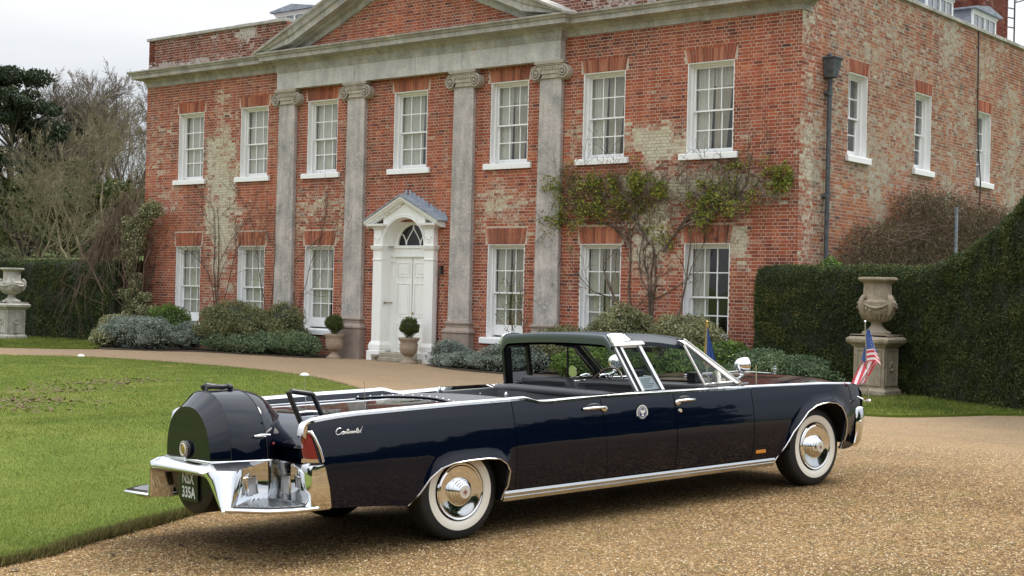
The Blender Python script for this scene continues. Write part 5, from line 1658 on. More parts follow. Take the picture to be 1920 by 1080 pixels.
# ---- windscreen, pillars, hoop and roof
def ws_bot(t): u = (t - TC) / 0.86; return (3.30 - 0.27 * u * u, t, 0.958 + 0.012 * (1 - u * u))
def ws_top(t_): u = (t_ - TC) / 0.70; return (2.63 - 0.12 * u * u, t_, 1.375 - 0.035 * u * u)
rows = []
for q in lin(0, 1, 6):
    row = []
    for k in range(15):
        u = -1 + 2 * k / 14
        a, b = ws_bot(TC + .84 * u), ws_top(TC + .69 * u)
        row.append(tuple(a[i] + (b[i] - a[i]) * q for i in range(3)))
    rows.append(row)
wsn = empty('windscreen', parent=car)
MB().grid(rows).build('glass', M['car_glass'], wsn, smooth=60, fix=False)
MB().tube([ws_top(TC + .70 * u) for u in lin(-1, 1, 13)], 0.014, 8).build('header', M['black_trim'], wsn, smooth=60)
MB().tube([ws_bot(TC + .86 * u) for u in lin(-1, 1, 13)], 0.012, 6).build('lower_trim', M['chrome'], wsn, smooth=60)
for far in (False, True):
    f_ = (lambda v: 2 * TC - v) if far else (lambda v: v)
    ap = MB()
    p0 = [(2.985, f_(.025), .955), (3.045, f_(.035), .958), (3.04, f_(.09), .96), (2.98, f_(.08), .957)]
    p1 = [(2.455, f_(.165), 1.335), (2.515, f_(.175), 1.338), (2.52, f_(.225), 1.345), (2.46, f_(.215), 1.342)]
    ap.hexa(p0 + p1)
    ap.build('a_pillar', M['silver'] if not far else M['black_trim'], car, bevel=0.008)
    # second bright strip, the screen edge
    MB().tube([(3.08, f_(.07), .962), (2.55, f_(.215), 1.345)], 0.012, 6).build('screen_edge', M['silver'] if not far else M['black_trim'], car)
    # quarter vent: frame + glass
    vf = empty('vent_window', parent=car)
    MB().tube([(2.600, f_(.03), .962), (2.49, f_(.160), 1.30)], 0.011, 6).tube([(2.61, f_(.03), .972), (2.94, f_(.035), .975)], 0.009, 6).tube([(2.94, f_(.035), .975), (2.51, f_(.160), 1.31)], 0.008, 6).build('vent_frame', M['silver'] if not far else M['black_trim'], vf)
    MB().add([(2.60, f_(.032), .965), (2.94, f_(.037), .972), (2.495, f_(.160), 1.305)], [(0, 1, 2)]).build('vent_glass', M['car_glass'], vf, fix=False)
    MB().tube([(2.74, f_(.045), .985), (2.80, f_(.05), 1.0), (2.86, f_(.045), .99)], .010, 6).build('vent_catch', M['chrome'], vf, smooth=50)
    # side mirror
    mi = empty('door_mirror', (2.70, f_(-0.01), 0.955), parent=car)
    MB().tube([(0, 0, 0), (0.0, 0, .03)], .008, 6).lathe([(0, .03), (.03, .026), (.05, .008), (.056, -.006)], (0.0, 0, .075), 20, 'x').build('mirror_shell', M['chrome'], mi, smooth=50)
    MB().lathe([(0, -.006), (.055, -.006)], (0, 0, .075), 20, 'x').build('mirror_glass', M['steel'], mi, fix=False)
    # spot lamp
    so_ = empty('spot_lamp', (3.13, f_(.10), 1.108), parent=car)
    MB().lathe([(0.0, -.062), (.030, -.055), (.050, -.035), (.062, -.005), (.066, .03), (.068, .045), (.0, .05)], (0, 0, 0), 24, 'x').build('lamp_shell', M['chrome'], so_, smooth=40)
    MB().tube([(-.01, 0, -.06), (.01, 0, -.095), (-.06, 0, -.115), (-.20, 0.0, -.125)], [.012, .011, .011, .013], 8).sphere((.0, 0, -.088), .020, 8, 6).build('lamp_arm', M['chrome'], so_, smooth=50)
# centre mirror
MB().box(2.72, 2.73, TC - .12, TC + .12, 1.22, 1.27).build('rear_view_mirror', M['black_trim'], car, bevel=.006)
for t, z in ((0.55, .985), (1.25, .985)): MB().box(2.98, 3.04, t - .05, t + .05, .95, z + .04).box(2.96, 3.06, t - .06, t + .06, z + .04, z + .055).build('dash_speaker', M['black_trim'], car)

# roof hoop
ho = empty('roof_hoop', (.045, 0, 0), parent=car)
def hoop_z(t, top=True):
    u = min(1.0, abs(t - TC) / 0.70)
    return 1.425 - 0.022 * u * u - (0.085 * max(0, (u - .86) / .14) ** 2)
tt = [TC + .70 * u for u in (-1, -.985, -.96, -.93, -.89, -.84, -.7, -.5, -.25, 0, .25, .5, .7, .84, .89, .93, .96, .985, 1)]
sec = lambda t: [(1.652, t, hoop_z(t) - .082), (1.644, t, hoop_z(t) - .080), (1.641, t, hoop_z(t) - .040), (1.640, t, hoop_z(t) - .012), (1.644, t, hoop_z(t) - .003), (1.655, t, hoop_z(t)), (1.80, t, hoop_z(t) + .002), (1.93, t, hoop_z(t) - .002)]
MB().grid([sec(t)[:6] for t in tt]).build('hoop_fascia', M['hoop'], ho, smooth=50, fix=False)
MB().grid([sec(t)[5:] for t in tt]).build('hoop_top', M['cloth'], ho, smooth=50, fix=False)
MB().grid([[(1.66, t, hoop_z(t) - .10 if abs(t - TC) < .66 else hoop_z(t) - .03), (1.93, t, hoop_z(t) - .07 if abs(t - TC) < .66 else hoop_z(t) - .03), (1.93, t, hoop_z(t) - .004)] for t in tt]).build('hoop_lining', M['black_trim'], ho, fix=False)
for far in (False, True):
    f_ = (lambda v: 2 * TC - v) if far else (lambda v: v)
    poly = [(1.648, 1.318), (1.642, 1.35), (1.645, 1.392), (1.655, 1.412), (1.70, 1.420), (1.79, 1.418), (1.815, 1.405), (1.835, 1.366), (1.845, 1.354), (1.965, 1.350), (1.985, 1.340), (1.988, 1.322)]
    def tz(z): return .150 + max(0, z - 1.32) * .35 + max(0, z - 1.385) * 1.4
    vs = [(s_, f_(tz(z)), z) for s_, z in poly] + [(s_, f_(tz(z) + .035), z) for s_, z in poly]; n_ = len(poly)
    MB().add(vs, [tuple(range(n_)), tuple(range(2 * n_ - 1, n_ - 1, -1))] + [(i, (i + 1) % n_, (i + 1) % n_ + n_, i + n_) for i in range(n_)]).build('hoop_end_cap', M['silver'], ho, bevel=.004)
    fm = M['silver'] if not far else M['black_trim']
    # framed rear side light: two double bars, glass and a paper notice
    bt = [(1.715, f_(.170), 1.318), (1.835, f_(.045), .958)]; bt2 = [(1.985, f_(.170), 1.322), (2.125, f_(.045), .955)]
    qf = empty('side_light', parent=car)
    def bar(a, b, w, th):
        m = MB(); sg = 1 if not far else -1
        m.hexa([(b[0] - w, b[1], b[2]), (b[0] + w, b[1], b[2]), (b[0] + w, b[1] + sg * th, b[2]), (b[0] - w, b[1] + sg * th, b[2]), (a[0] - w, a[1], a[2]), (a[0] + w, a[1], a[2]), (a[0] + w, a[1] + sg * th, a[2]), (a[0] - w, a[1] + sg * th, a[2])])
        return m
    bar(bt[0], bt[1], .010, .03).build('frame_bar', fm, qf)
    bar((bt[0][0] + .030, bt[0][1] + (.01 if not far else -.01), bt[0][2]), (bt[1][0] + .030, bt[1][1] + (.01 if not far else -.01), bt[1][2]), .020, .03).build('rubber_seal', M['black_trim'], qf)
    bar((bt[0][0] + .062, bt[0][1], bt[0][2]), (bt[1][0] + .062, bt[1][1], bt[1][2]), .013, .03).build('frame_bar', fm, qf)
    bar(bt2[0], bt2[1], .016, .035).build('frame_bar', fm, qf)
    MB().hexa([(1.79, f_(.175), 1.30), (1.97, f_(.175), 1.30), (1.97, f_(.185), 1.30), (1.79, f_(.185), 1.30), (1.785, f_(.175), 1.32), (1.97, f_(.175), 1.32), (1.97, f_(.185), 1.32), (1.785, f_(.185), 1.32)]).build('frame_bar', fm, qf)
    MB().add([(1.79, f_(.178), 1.31), (1.975, f_(.178), 1.315), (2.115, f_(.055), .958), (1.90, f_(.055), .960)], [(0, 1, 2, 3)]).build('light_glass', M['side_glass'], qf, fix=False)
    pa_ = MB().add([(1.885, f_(.100), 1.065), (2.045, f_(.100), 1.068), (2.10, f_(.062), .962), (1.915, f_(.062), .962)], [(0, 1, 2, 3)]).build('paper_notice', M['paper'], qf, fix=False)
    m = MB()
    for k in range(6):
        q = .14 + k * .13; d = -.002 if not far else .002
        def pp(u, v): 
            a = Vector((1.885, f_(.100), 1.065)).lerp(Vector((2.045, f_(.100), 1.068)), u); b = Vector((1.915, f_(.062), .962)).lerp(Vector((2.10, f_(.062), .962)), u)
            r_ = a.lerp(b, v); return (r_.x, r_.y + d, r_.z)
        m.add([pp(.12, q), pp(.85 - .1 * (k % 3), q), pp(.85 - .1 * (k % 3), q + .045), pp(.12, q + .045)], [(0, 1, 2, 3)])
    m.build('notice_lines', M['tread'], qf, fix=False)
# front roof panel (dark cloth over the seats)
rp = MB(); rows = []
for s in lin(1.80, 2.55, 10):
    q = (s - 1.80) / .75; hwid = .69 + .0 * q
    rows.append([(s, TC + hwid * u, 1.420 + .008 * math.sin(PI * min(1, q * 1.2)) - .055 * q ** 2.2 - .02 * u * u - .06 * max(0, (abs(u) - .88) / .12) ** 2) for u in lin(-1, 1, 21)])
rp.grid(rows)
rp.grid([[(p[0], p[1], p[2] - .022) for p in r] for r in rows][::-1])
for k in (0, -1): rp.grid([[r[k] for r in rows], [(r[k][0], r[k][1], r[k][2] - .03) for r in rows]])
rp.build('roof_panel', M['cloth'], car, smooth=40, fix=False)

# ---- cabin
def cushion(name, x0, x1, y0, y1, z0, z1, lean=0.0, r=0.04):
    m = MB()
    m.hexa([(x0, y0, z0), (x1, y0, z0), (x1, y1, z0), (x0, y1, z0), (x0 - lean + .02, y0 + .05, z1), (x1 - lean - .01, y0 + .05, z1), (x1 - lean - .01, y1 - .05, z1), (x0 - lean + .02, y1 - .05, z1)])
    return m.build(name, M['leather'], car, bevel=r, smooth=60)
cushion('seat_back', 2.02, 2.17, 0.12, 0.84, 0.55, 1.035, .14)
cushion('seat_back', 2.02, 2.17, 0.94, 1.66, 0.55, 1.035, .14)
m = MB()
for a_, b_ in ((.16, .80), (.98, 1.62)):
    for z in (1.0, .985): m.tube([(1.885, a_, z - .01), (1.875, (a_ + b_) / 2, z), (1.885, b_, z - .01)], .004, 5)
m.build('seat_piping', M['black_trim'], car)
cushion('seat_cushion', 2.15, 2.65, 0.12, 1.66, 0.38, 0.62, .02)
# padded divider behind the front seats
m = MB().tube([(1.72, .07, .905), (1.68, .30, .925), (1.66, TC, .94), (1.70, 1.45, .945), (1.72, 1.70, .93)], .036, 10); m.box(1.66, 1.72, .08, 1.70, .40, .92)
m.build('divider', M['leather'], car, smooth=50)
cushion('rear_seat_back', 0.72, 0.90, 0.12, 1.66, 0.42, 0.90, .10)
cushion('rear_seat_cushion', 0.88, 1.35, 0.12, 1.66, 0.38, 0.60, .02)
for t0, t1 in ((1.60, 1.72), (.06, .10)):
    cushion('side_bolster', 1.0, 1.80, t0, t1, .55, .945, 0, .02)
m = MB()
for s in (1.25, 1.45, 1.75): m.sphere((s, 1.595, .90), .008, 6, 4)
m.build('bolster_studs', M['chrome'], car)
for s, t, z in ((.95, .62, .945), (1.02, 1.60, .95)): MB().sphere((s, t, z + .01), .018, 8, 6, (1, .6, 1.5)).box(s - .02, s + .02, t - .012, t + .012, z - .02, z).build('cover_fastener', M['chrome'], car)
# dashboard and steering wheel
MB().hexa([(2.80, .08, .70), (3.10, .08, .70), (3.10, 1.70, .70), (2.80, 1.70, .70), (2.86, .08, .945), (3.25, .10, .955), (3.25, 1.68, .955), (2.86, 1.70, .945)]).build('dashboard', M['black_trim'], car, bevel=.02)
swc = Vector((2.62, 1.28, .895)); ax = Vector((-.86, 0, .5)).normalized(); e1 = Vector((0, 1, 0)); e2 = ax.cross(e1)
stw = empty('steering_wheel', parent=car)
MB().tube([swc + (e1 * math.cos(q) + e2 * math.sin(q)) * .205 for q in [2 * PI * k / 32 for k in range(32)]], .0095, 8, closed=True).build('wheel_rim', pmat('wheel_brown', (.10, .055, .04), .3), stw, smooth=60)
MB().tube([swc + e1 * .2, swc - ax * .02, swc - e1 * .2], .010, 6).tube([swc, swc - ax * .3], .02, 8).build('spokes', M['chrome'], stw, smooth=60)
MB().tube([(2.72, 1.28, .93), (2.72, 1.28, 1.0), (2.70, 1.2, 1.02)], .008, 6).build('column_lever', M['chrome'], car)

# aerials
MB().tube([(3.228, .02, .945), (3.228, .02, 1.105)], .005, 6).build('aerial', M['chrome'], car)
for s, t in ((-.62, .25), (-.62, 1.05)): MB().tube([(s, t, .92), (s - .005, t, 1.16)], .0022, 5).sphere((s, t, .935), .010, 6, 4).build('whip_aerial', M['steel'], car)

# ---- flags on the front wings
fl_us = empty('wing_flag'); fl_us.matrix_world = car.matrix_world @ Matrix.Translation((4.585, -.115, .727))
tag(fl_us, 'small stars and stripes flag drooping on a chrome pole at the near front wing', 'flag')
MB().tube([(0.012, 0, 0), (0.0, 0, .36), (-.006, 0, .705)], .006, 8).sphere((-.006, 0, .715), .012, 8, 6).build('pole', M['steel'], fl_us, smooth=50)
MB().tube([(-.03, .09, 0.03), (-.01, .02, .0), (.012, -.012, -.008)], .009, 6).sphere((.012, -.012, -.008), .018, 8, 6).build('pole_bracket', M['chrome'], fl_us, smooth=50)
# draped cloth: patch A (hoist part), folded at the right, patch B hanging back across the pole
FW, FR, FB_ = pmat('flag_white', (.74, .66, .66), .75), pmat('flag_red', (.52, .045, .065), .75), pmat('flag_blue', (.045, .10, .30), .75)
PX, PZ = -0.003, 0.0
def flagA(u, v):
    # u 0 pole .. 1 right edge, v 0 top .. 1 bottom
    top = Vector((PX, 0, .635)); 
    lx = 0.0; rx_ = .03 + .165 * v ** .85
    z = .635 - .285 * v
    x = lx + (rx_ - lx) * u
    zz = z - (.01 + .035 * v) * u ** 2 + .012 * math.sin(u * 5)
    return (x + PX, -.012 - .030 * math.sin(u * PI) * (0.4 + v) + .010 * math.sin(u * 9 + v * 3), zz)
def flagB(u, v):
    # u 0 (right fold) .. 1 (left tip) , v across 0 upper-left edge .. 1 lower-right edge
    a = Vector((-.035, 0, .365)).lerp(Vector((-.185, 0, .165)), u)
    b = Vector((.190, 0, .345)).lerp(Vector((-.04, 0, .165)), u)
    p = a.lerp(b, v)
    bulge = .03 * math.sin(PI * v) * (1 - u)
    return (p.x + bulge, .012 + .020 * math.sin(v * 9 + u * 2), p.z - .02 * math.sin(PI * v) * u)
m = MB(); nu, nv = 16, 26
for j in range(nv):
    for i in range(nu):
        u, v = (i + .5) / nu, (j + .5) / nv
        if v < .60: m.cur = 2
        else: m.cur = 1 if int((v - .60) / .40 * 5 + .5) % 2 else 0
        m.add([flagA(i / nu, j / nv), flagA((i + 1) / nu, j / nv), flagA((i + 1) / nu, (j + 1) / nv), flagA(i / nu, (j + 1) / nv)], [(0, 1, 2, 3)])
for i in range(12):
    for j in range(28):
        u, v = i / 12, j / 28
        vv = (j + .5) / 28
        m.cur = 1 if int(vv * 9) % 2 == 0 else 0
        m.add([flagB(i / 12, v), flagB((i + 1) / 12, v), flagB((i + 1) / 12, v + 1 / 28), flagB(i / 12, v + 1 / 28)], [(0, 1, 2, 3)])
m.cur = 2
m.add([(-.004, .006, .50), (-.004, .01, .34), (-.055, .014, .37), (-.03, .01, .44)], [(0, 1, 2, 3)])
m.build('cloth', [FW, FR, FB_], fl_us, smooth=60)
m = MB()
for j, v in enumerate((.12, .21, .30, .39, .48, .56)):
    for u in (.25, .5, .75) if v > .25 else (.5,):
        c = Vector(flagA(u, v)) + Vector((0, -.004, 0)); r_ = .0065
        pts = [(c.x + r_ * (1 if k % 2 == 0 else .42) * math.sin(PI * k / 5), c.y, c.z + r_ * (1 if k % 2 == 0 else .42) * math.cos(PI * k / 5)) for k in range(10)]
        m.add(pts, [tuple(range(10))])
m.build('star', FW, fl_us, fix=False)
fb_o = empty('wing_flag'); fb_o.matrix_world = car.matrix_world @ Matrix.Translation((4.585, 1.86, .727))
tag(fb_o, 'furled dark blue flag with gold fringe on the far front wing', 'flag')
MB().tube([(0.012, 0, 0), (0.0, 0, .40), (0.02, 0, .70)], .006, 8).build('pole', M['steel'], fb_o, smooth=50)
MB().sphere((.02, 0, .715), .014, 8, 6).tube([(.02, 0, .70), (.02, 0, .66)], .016, 8).build('finial', M['gold'], fb_o, smooth=50)
m = MB(); rows = []
for q in lin(0, 1, 14):
    rows.append([(.025 + (.004 + .165 * q) * u - .045 * q, .014 * math.sin(u * 16) * (.3 + q), .655 - .36 * q - .03 * u * q) for u in lin(0, 1, 25)])
m.grid(rows).build('cloth', FB_, fb_o, smooth=60, fix=False)
m = MB()
m.grid([[(p[0] - .002, p[1] + .004, p[2]), (p[0] - .014 - .008 * k / 13, p[1] + .006, p[2] - .004)] for k, p in enumerate([r[0] for r in rows])])
m.grid([[(p[0], p[1], p[2]) for p in rows[-1]], [(p[0], p[1], p[2] - .028) for p in rows[-1]]])
m.build('fringe', pmat('flag_fringe', (.50, .30, .06), .8), fb_o, fix=False)
# ================================================================ ground
def sstep(a, b, x):
    q = np.clip((x - a) / (b - a), 0, 1); return q * q * (3 - 2 * q)
def gz(x, y):
    """ground height"""
    x = np.asarray(x, float); y = np.asarray(y, float)
    # gentle camber where the car stands
    pl = -(CU.x * (x - CO.x) + CU.y * (y - CO.y)) / CU.z
    cx, cy = CO.x + CA.x * 1.7 + CB.x * .9, CO.y + CA.y * 1.7 + CB.y * .9
    r = np.hypot(x - cx, y - cy)
    w = 1 - sstep(3.6, 9.0, r)
    z = pl * w
    # park rising behind the left hedge
    hill = 3.3 * sstep(2.5, 20, y) + 2.0 * sstep(18, 45, y) + 6.0 * sstep(45, 160, y)
    z = z + hill * sstep(-12.5, -15.5, x) if False else z + hill * (1 - sstep(-15.5, -12.0, x))
    z = z + 4.0 * sstep(40, 140, -y)
    return z
def grid_sheet(name, xs, ys, dz, mat, inside=None, attrs=None):
    X, Y = np.meshgrid(xs, ys)
    Z = gz(X, Y) + dz
    V = np.stack([X, Y, Z], -1).reshape(-1, 3)
    nx, ny = len(xs), len(ys)
    i, j = np.meshgrid(np.arange(ny - 1), np.arange(nx - 1), indexing='ij')
    a = (i * nx + j).ravel()
    F = np.stack([a, a + 1, a + nx + 1, a + nx], 1)
    if inside is not None:
        c = V[F].mean(1)
        F = F[inside(c[:, 0], c[:, 1])]
        used = np.unique(F); mp_ = np.full(len(V), -1); mp_[used] = np.arange(len(used)); V = V[used]; F = mp_[F]
    return mesh_np(name, V, F, mat, smooth=True)

def gravel_mat():
    m, t, b = new_mat('gravel')
    p = geo_pos(t)
    cols = [(0, (0.05, 0.032, 0.016)), (0.25, (0.16, 0.098, 0.042)), (0.48, (0.30, 0.192, 0.085)), (0.70, (0.43, 0.29, 0.14)), (0.88, (0.60, 0.46, 0.27)), (1, (0.82, 0.74, 0.58))]
    def vor(scale):
        v = t.nodes.new('ShaderNodeTexVoronoi'); v.inputs['Scale'].default_value = scale
        L(t, p, v.inputs['Vector'])
        s = t.nodes.new('ShaderNodeSeparateColor'); L(t, v.outputs['Color'], s.inputs[0])
        return s.outputs[0], v.outputs['Distance']
    c1, d1 = vor(85); c2, d2 = vor(42)
    a = ramp(t, c1, cols); b2 = ramp(t, c2, cols)
    col = mixc(t, 0.55, a, b2)
    edge = ramp(t, math_t(t, 'MAXIMUM', d1, math_t(t, 'MULTIPLY', d2, .9)), [(0.35, 1.0), (0.68, 0.38)])
    col = mixc(t, 1.0, col, edge, 'MULTIPLY')
    # mossy, darker and washed drifts
    n1 = noise_t(t, p, 0.32, 5, 0.6); n2 = noise_t(t, p, 1.6, 5, 0.65)
    col = mixc(t, ramp(t, n1, [(0.40, 0.0), (0.62, 0.22)]), col, (0.42, 0.33, 0.21))
    moss = math_t(t, 'MULTIPLY', ramp(t, n2, [(0.50, 0.0), (0.64, 1.0)]), ramp(t, noise_t(t, p, 22, 4, 0.7), [(0.46, 0.0), (0.60, 0.8)]))
    damp = ramp(t, noise_t(t, geo_pos(t, (0.55, 1, 1)), 0.75, 5, 0.6), [(0.38, (0.78, 0.76, 0.74)), (0.58, (1.06, 1.05, 1.04))])
    col = mixc(t, 1.0, col, damp, 'MULTIPLY')
    col = mixc(t, moss, col, (0.10, 0.12, 0.03))
    col = mixc(t, 1.0, col, (0.98, 0.83, 0.62), 'MULTIPLY')
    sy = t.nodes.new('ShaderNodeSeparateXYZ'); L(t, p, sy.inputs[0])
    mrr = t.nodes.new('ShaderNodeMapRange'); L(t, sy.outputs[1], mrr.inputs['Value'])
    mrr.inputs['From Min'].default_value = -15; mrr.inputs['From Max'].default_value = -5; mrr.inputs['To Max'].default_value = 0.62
    col = mixc(t, mrr.outputs[0], col, mixc(t, c1, (0.27, 0.19, 0.12), (0.54, 0.42, 0.29)))   # paler towards the house: grazing-angle brightness painted into the colour
    L(t, col, b.inputs['Base Color'])
    b.inputs['Roughness'].default_value = 0.95; b.inputs['Specular IOR Level'].default_value = 0.15
    hsum = math_t(t, 'ADD', d1, math_t(t, 'MULTIPLY', d2, 0.8))
    bump(t, b, math_t(t, 'MULTIPLY', hsum, -1.0), 0.8, 0.012)
    return m
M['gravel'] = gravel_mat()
def grass_mat(name, stops, scale=1.0):
    m, t, b = new_mat(name)
    p = geo_pos(t)
    c = ramp(t, noise_t(t, p, 0.45 * scale, 6, 0.65), stops)
    f = noise_t(t, geo_pos(t, (1, 1, 1)), 60, 4, 0.7)
    c = mixc(t, 1.0, c, ramp(t, f, [(0.3, 0.6), (0.7, 1.3)]), 'MULTIPLY')
    L(t, c, b.inputs['Base Color']); b.inputs['Roughness'].default_value = 0.9; b.inputs['Specular IOR Level'].default_value = 0.15
    bump(t, b, f, 0.7, 0.03)
    return m
M['turf'] = grass_mat('turf', [(0.25, (0.085, 0.125, 0.018)), (0.5, (0.135, 0.18, 0.028)), (0.75, (0.21, 0.22, 0.05))])
M['field'] = grass_mat('field_grass', [(0.3, (0.07, 0.11, 0.03)), (0.7, (0.15, 0.18, 0.06))], 0.3)
M['soil'] = pmat('soil', (0.07, 0.05, 0.035), 0.95)

def spaced(a, b, fine, lo, hi, coarse):
    out = [a]
    while out[-1] < b:
        x = out[-1]
        out.append(min(b, x + (fine if lo <= x < hi else coarse)))
    return np.array(out)
terr = grid_sheet('ground', np.concatenate([np.linspace(-500, -60, 12), np.arange(-58, 61, 3.0), np.linspace(65, 500, 12)]), np.concatenate([np.linspace(-500, -60, 12), np.arange(-58, 100, 3.0), np.linspace(105, 600, 12)]), -0.06, M['field'])
tag(terr, kind='structure')
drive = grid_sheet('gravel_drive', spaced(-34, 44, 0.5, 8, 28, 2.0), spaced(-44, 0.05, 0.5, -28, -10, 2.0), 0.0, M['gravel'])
tag(drive, kind='structure')

def in_poly(poly):
    P = np.array(poly)
    def f(x, y):
        x = np.asarray(x); y = np.asarray(y); c = np.zeros(x.shape, bool)
        n = len(P); j = n - 1
        for i in range(n):
            xi, yi = P[i]; xj, yj = P[j]
            cond = ((yi > y) != (yj > y)) & (x < (xj - xi) * (y - yi) / (yj - yi + 1e-12) + xi)
            c ^= cond; j = i
        return c
    return f
def smooth_poly(pts, k=6, closed=True):
    n = len(pts); out = []
    for i in range(n):
        p0, p1, p2, p3 = [np.array(pts[(i + d) % n], float) for d in (-1, 0, 1, 2)]
        for s in range(k):
            t = s / k
            out.append(tuple(0.5 * ((2 * p1) + (-p0 + p2) * t + (2 * p0 - 5 * p1 + 4 * p2 - p3) * t * t + (-p0 + 3 * p1 - 3 * p2 + p3) * t ** 3)))
    return out
LAWN = smooth_poly([(16.95, -24.5), (16.82, -21.6), (16.44, -20.57), (16.24, -20.0), (16.03, -19.4), (15.4, -17.8), (14.0, -15.2), (11.9, -12.6), (9.3, -10.2), (6.28, -8.27), (4.2, -7.25), (1.85, -6.55), (-1.33, -6.38), (-4.1, -6.78), (-5.4, -7.9), (-9, -10.0), (-16, -13.5), (-22, -20), (-18, -32), (-5, -38), (8, -38), (14, -32)], 6)
def edged_lawn(name, poly, h, step, mat, edge_jit=0.02):
    f = in_poly(poly)
    P = np.array(poly)
    # boundary ring with a drop to the gravel, then interior by triangulated grid
    bm = bmesh.new()
    rim = [bm.verts.new((x, y, float(gz(x, y)) + h)) for x, y in poly]
    fc = bm.faces.new(rim)
    # drape: cut along a grid
    x0, y0 = P.min(0); x1, y1 = P.max(0)
    for x in np.arange(math.floor(x0), x1, step):
        bmesh.ops.bisect_plane(bm, geom=bm.verts[:] + bm.edges[:] + bm.faces[:], plane_co=(x, 0, 0), plane_no=(1, 0, 0))
    for y in np.arange(math.floor(y0), y1, step):
        bmesh.ops.bisect_plane(bm, geom=bm.verts[:] + bm.edges[:] + bm.faces[:], plane_co=(0, y, 0), plane_no=(0, 1, 0))
    for v in bm.verts: v.co.z = float(gz(v.co.x, v.co.y)) + h
    be = [e for e in bm.edges if e.is_boundary]
    r = bmesh.ops.extrude_edge_only(bm, edges=be)
    for g in r['geom']:
        if isinstance(g, bmesh.types.BMVert): g.co.z -= h + 0.03
    bmesh.ops.recalc_face_normals(bm, faces=bm.faces)
    me = bpy.data.meshes.new(name); bm.to_mesh(me); bm.free()
    me.materials.append(mat)
    o = bpy.data.objects.new(name, me); COL.objects.link(o)
    return tag(o, kind='structure')
edged_lawn('lawn', LAWN, 0.055, 1.0, M['turf'])
STRIP_L = [(-33, -0.3), (-33, -9.5), (-22, -8.3), (-14, -6.6), (-10.1, -5.35), (-8.9, -4.3), (-8.5, -3.5), (-9.2, -2.6), (-10.6, -1.7), (-11.2, -0.3)]
STRIP_R = smooth_poly([(11.6, -0.4), (11.5, -2.8), (12.6, -4.4), (14.3, -5.6), (15.75, -5.75), (16.35, -4.9), (16.8, -3.8), (17.6, -2.6), (15.5, -0.9), (13.5, -0.4)], 4)
edged_lawn('grass_strip', STRIP_L, 0.05, 1.0, M['turf'])
edged_lawn('grass_strip', STRIP_R, 0.045, 1.0, M['turf'])
BED_L = [(-11.2, 0.05), (-11.3, -1.6), (-9.6, -3.1), (-8.3, -3.35), (-6.9, -2.3), (-6.0, -1.6), (-4, -1.45), (-2.4, -1.3), (-2.2, 0.05)]
BED_R = [(1.5, 0.05), (1.6, -0.9), (3.4, -1.9), (5.9, -2.3), (9.5, -2.6), (12.0, -2.9), (12.2, -0.9), (10.7, 0.05)]
for b in (BED_L, BED_R): edged_lawn('flower_bed', b, 0.03, 2.0, M['soil'])

# grass blades: density falls with distance
def scatter_poly(poly, n, rng, bias=None):
    P = np.array(poly); f = in_poly(poly)
    out = []; cnt = 0
    while cnt < n:
        q = rng.uniform(P.min(0), P.max(0), (n * 2, 2))
        q = q[f(q[:, 0], q[:, 1])]
        if bias is not None: q = q[rng.random(len(q)) < bias(q)]
        out.append(q); cnt += len(q)
    return np.concatenate(out)[:n]
CXY = np.array([CAM.x, CAM.y])
FX = np.array([FWD.x, FWD.y]); RX = np.array([RGT.x, RGT.y])
def in_view(q, margin=1.12):
    d = q - CXY; f = d @ FX; r = d @ RX
    return (f > 1.0) & (np.abs(r) < f * 0.36 * margin + 0.5)
def blades(name, pts, h, w, mat, hgt0, rng, lean=0.5, hv=None):
    n = len(pts)
    z = gz(pts[:, 0], pts[:, 1]) + hgt0
    a = rng.uniform(0, 2 * np.pi, n)
    H = h * (0.45 + 0.9 * rng.random(n)) * (1 if hv is None else hv)
    W = w * (0.6 + 0.8 * rng.random(n))
    b = np.stack([pts[:, 0], pts[:, 1], z], 1)
    u = np.stack([np.cos(a), np.sin(a), np.zeros(n)], 1)
    la = rng.uniform(0, 2 * np.pi, n); le = lean * rng.random(n) * H
    tip = b + np.stack([np.cos(la) * le, np.sin(la) * le, H], 1)
    V = np.stack([b - u * W[:, None], b + u * W[:, None], tip], 1).reshape(-1, 3)
    F = np.arange(n * 3).reshape(n, 3)
    big = np.array([mnoise.fractal(Vector((p[0] * 0.35, p[1] * 0.35, 2.0)), 1.0, 2.0, 3) for p in pts[::1]]) if n < 60000 else np.interp(np.zeros(n), [0], [0])
    return V, F, big
M['blade'] = leaf_mat('grass_blades', [(0, (0.070, 0.100, 0.018)), (0.35, (0.135, 0.180, 0.031)), (0.65, (0.215, 0.250, 0.050)), (0.88, (0.33, 0.325, 0.095)), (1, (0.45, 0.39, 0.18))], transl=0.35)
def patch_noise(pts, s, seed):
    gx = np.round(pts / 0.35).astype(int); uq, inv = np.unique(gx, axis=0, return_inverse=True)
    val = np.array([mnoise.fractal(Vector((a * 0.35 * s, b * 0.35 * s, seed)), 0.8, 2.0, 4) for a, b in uq])
    return val[inv.ravel()]
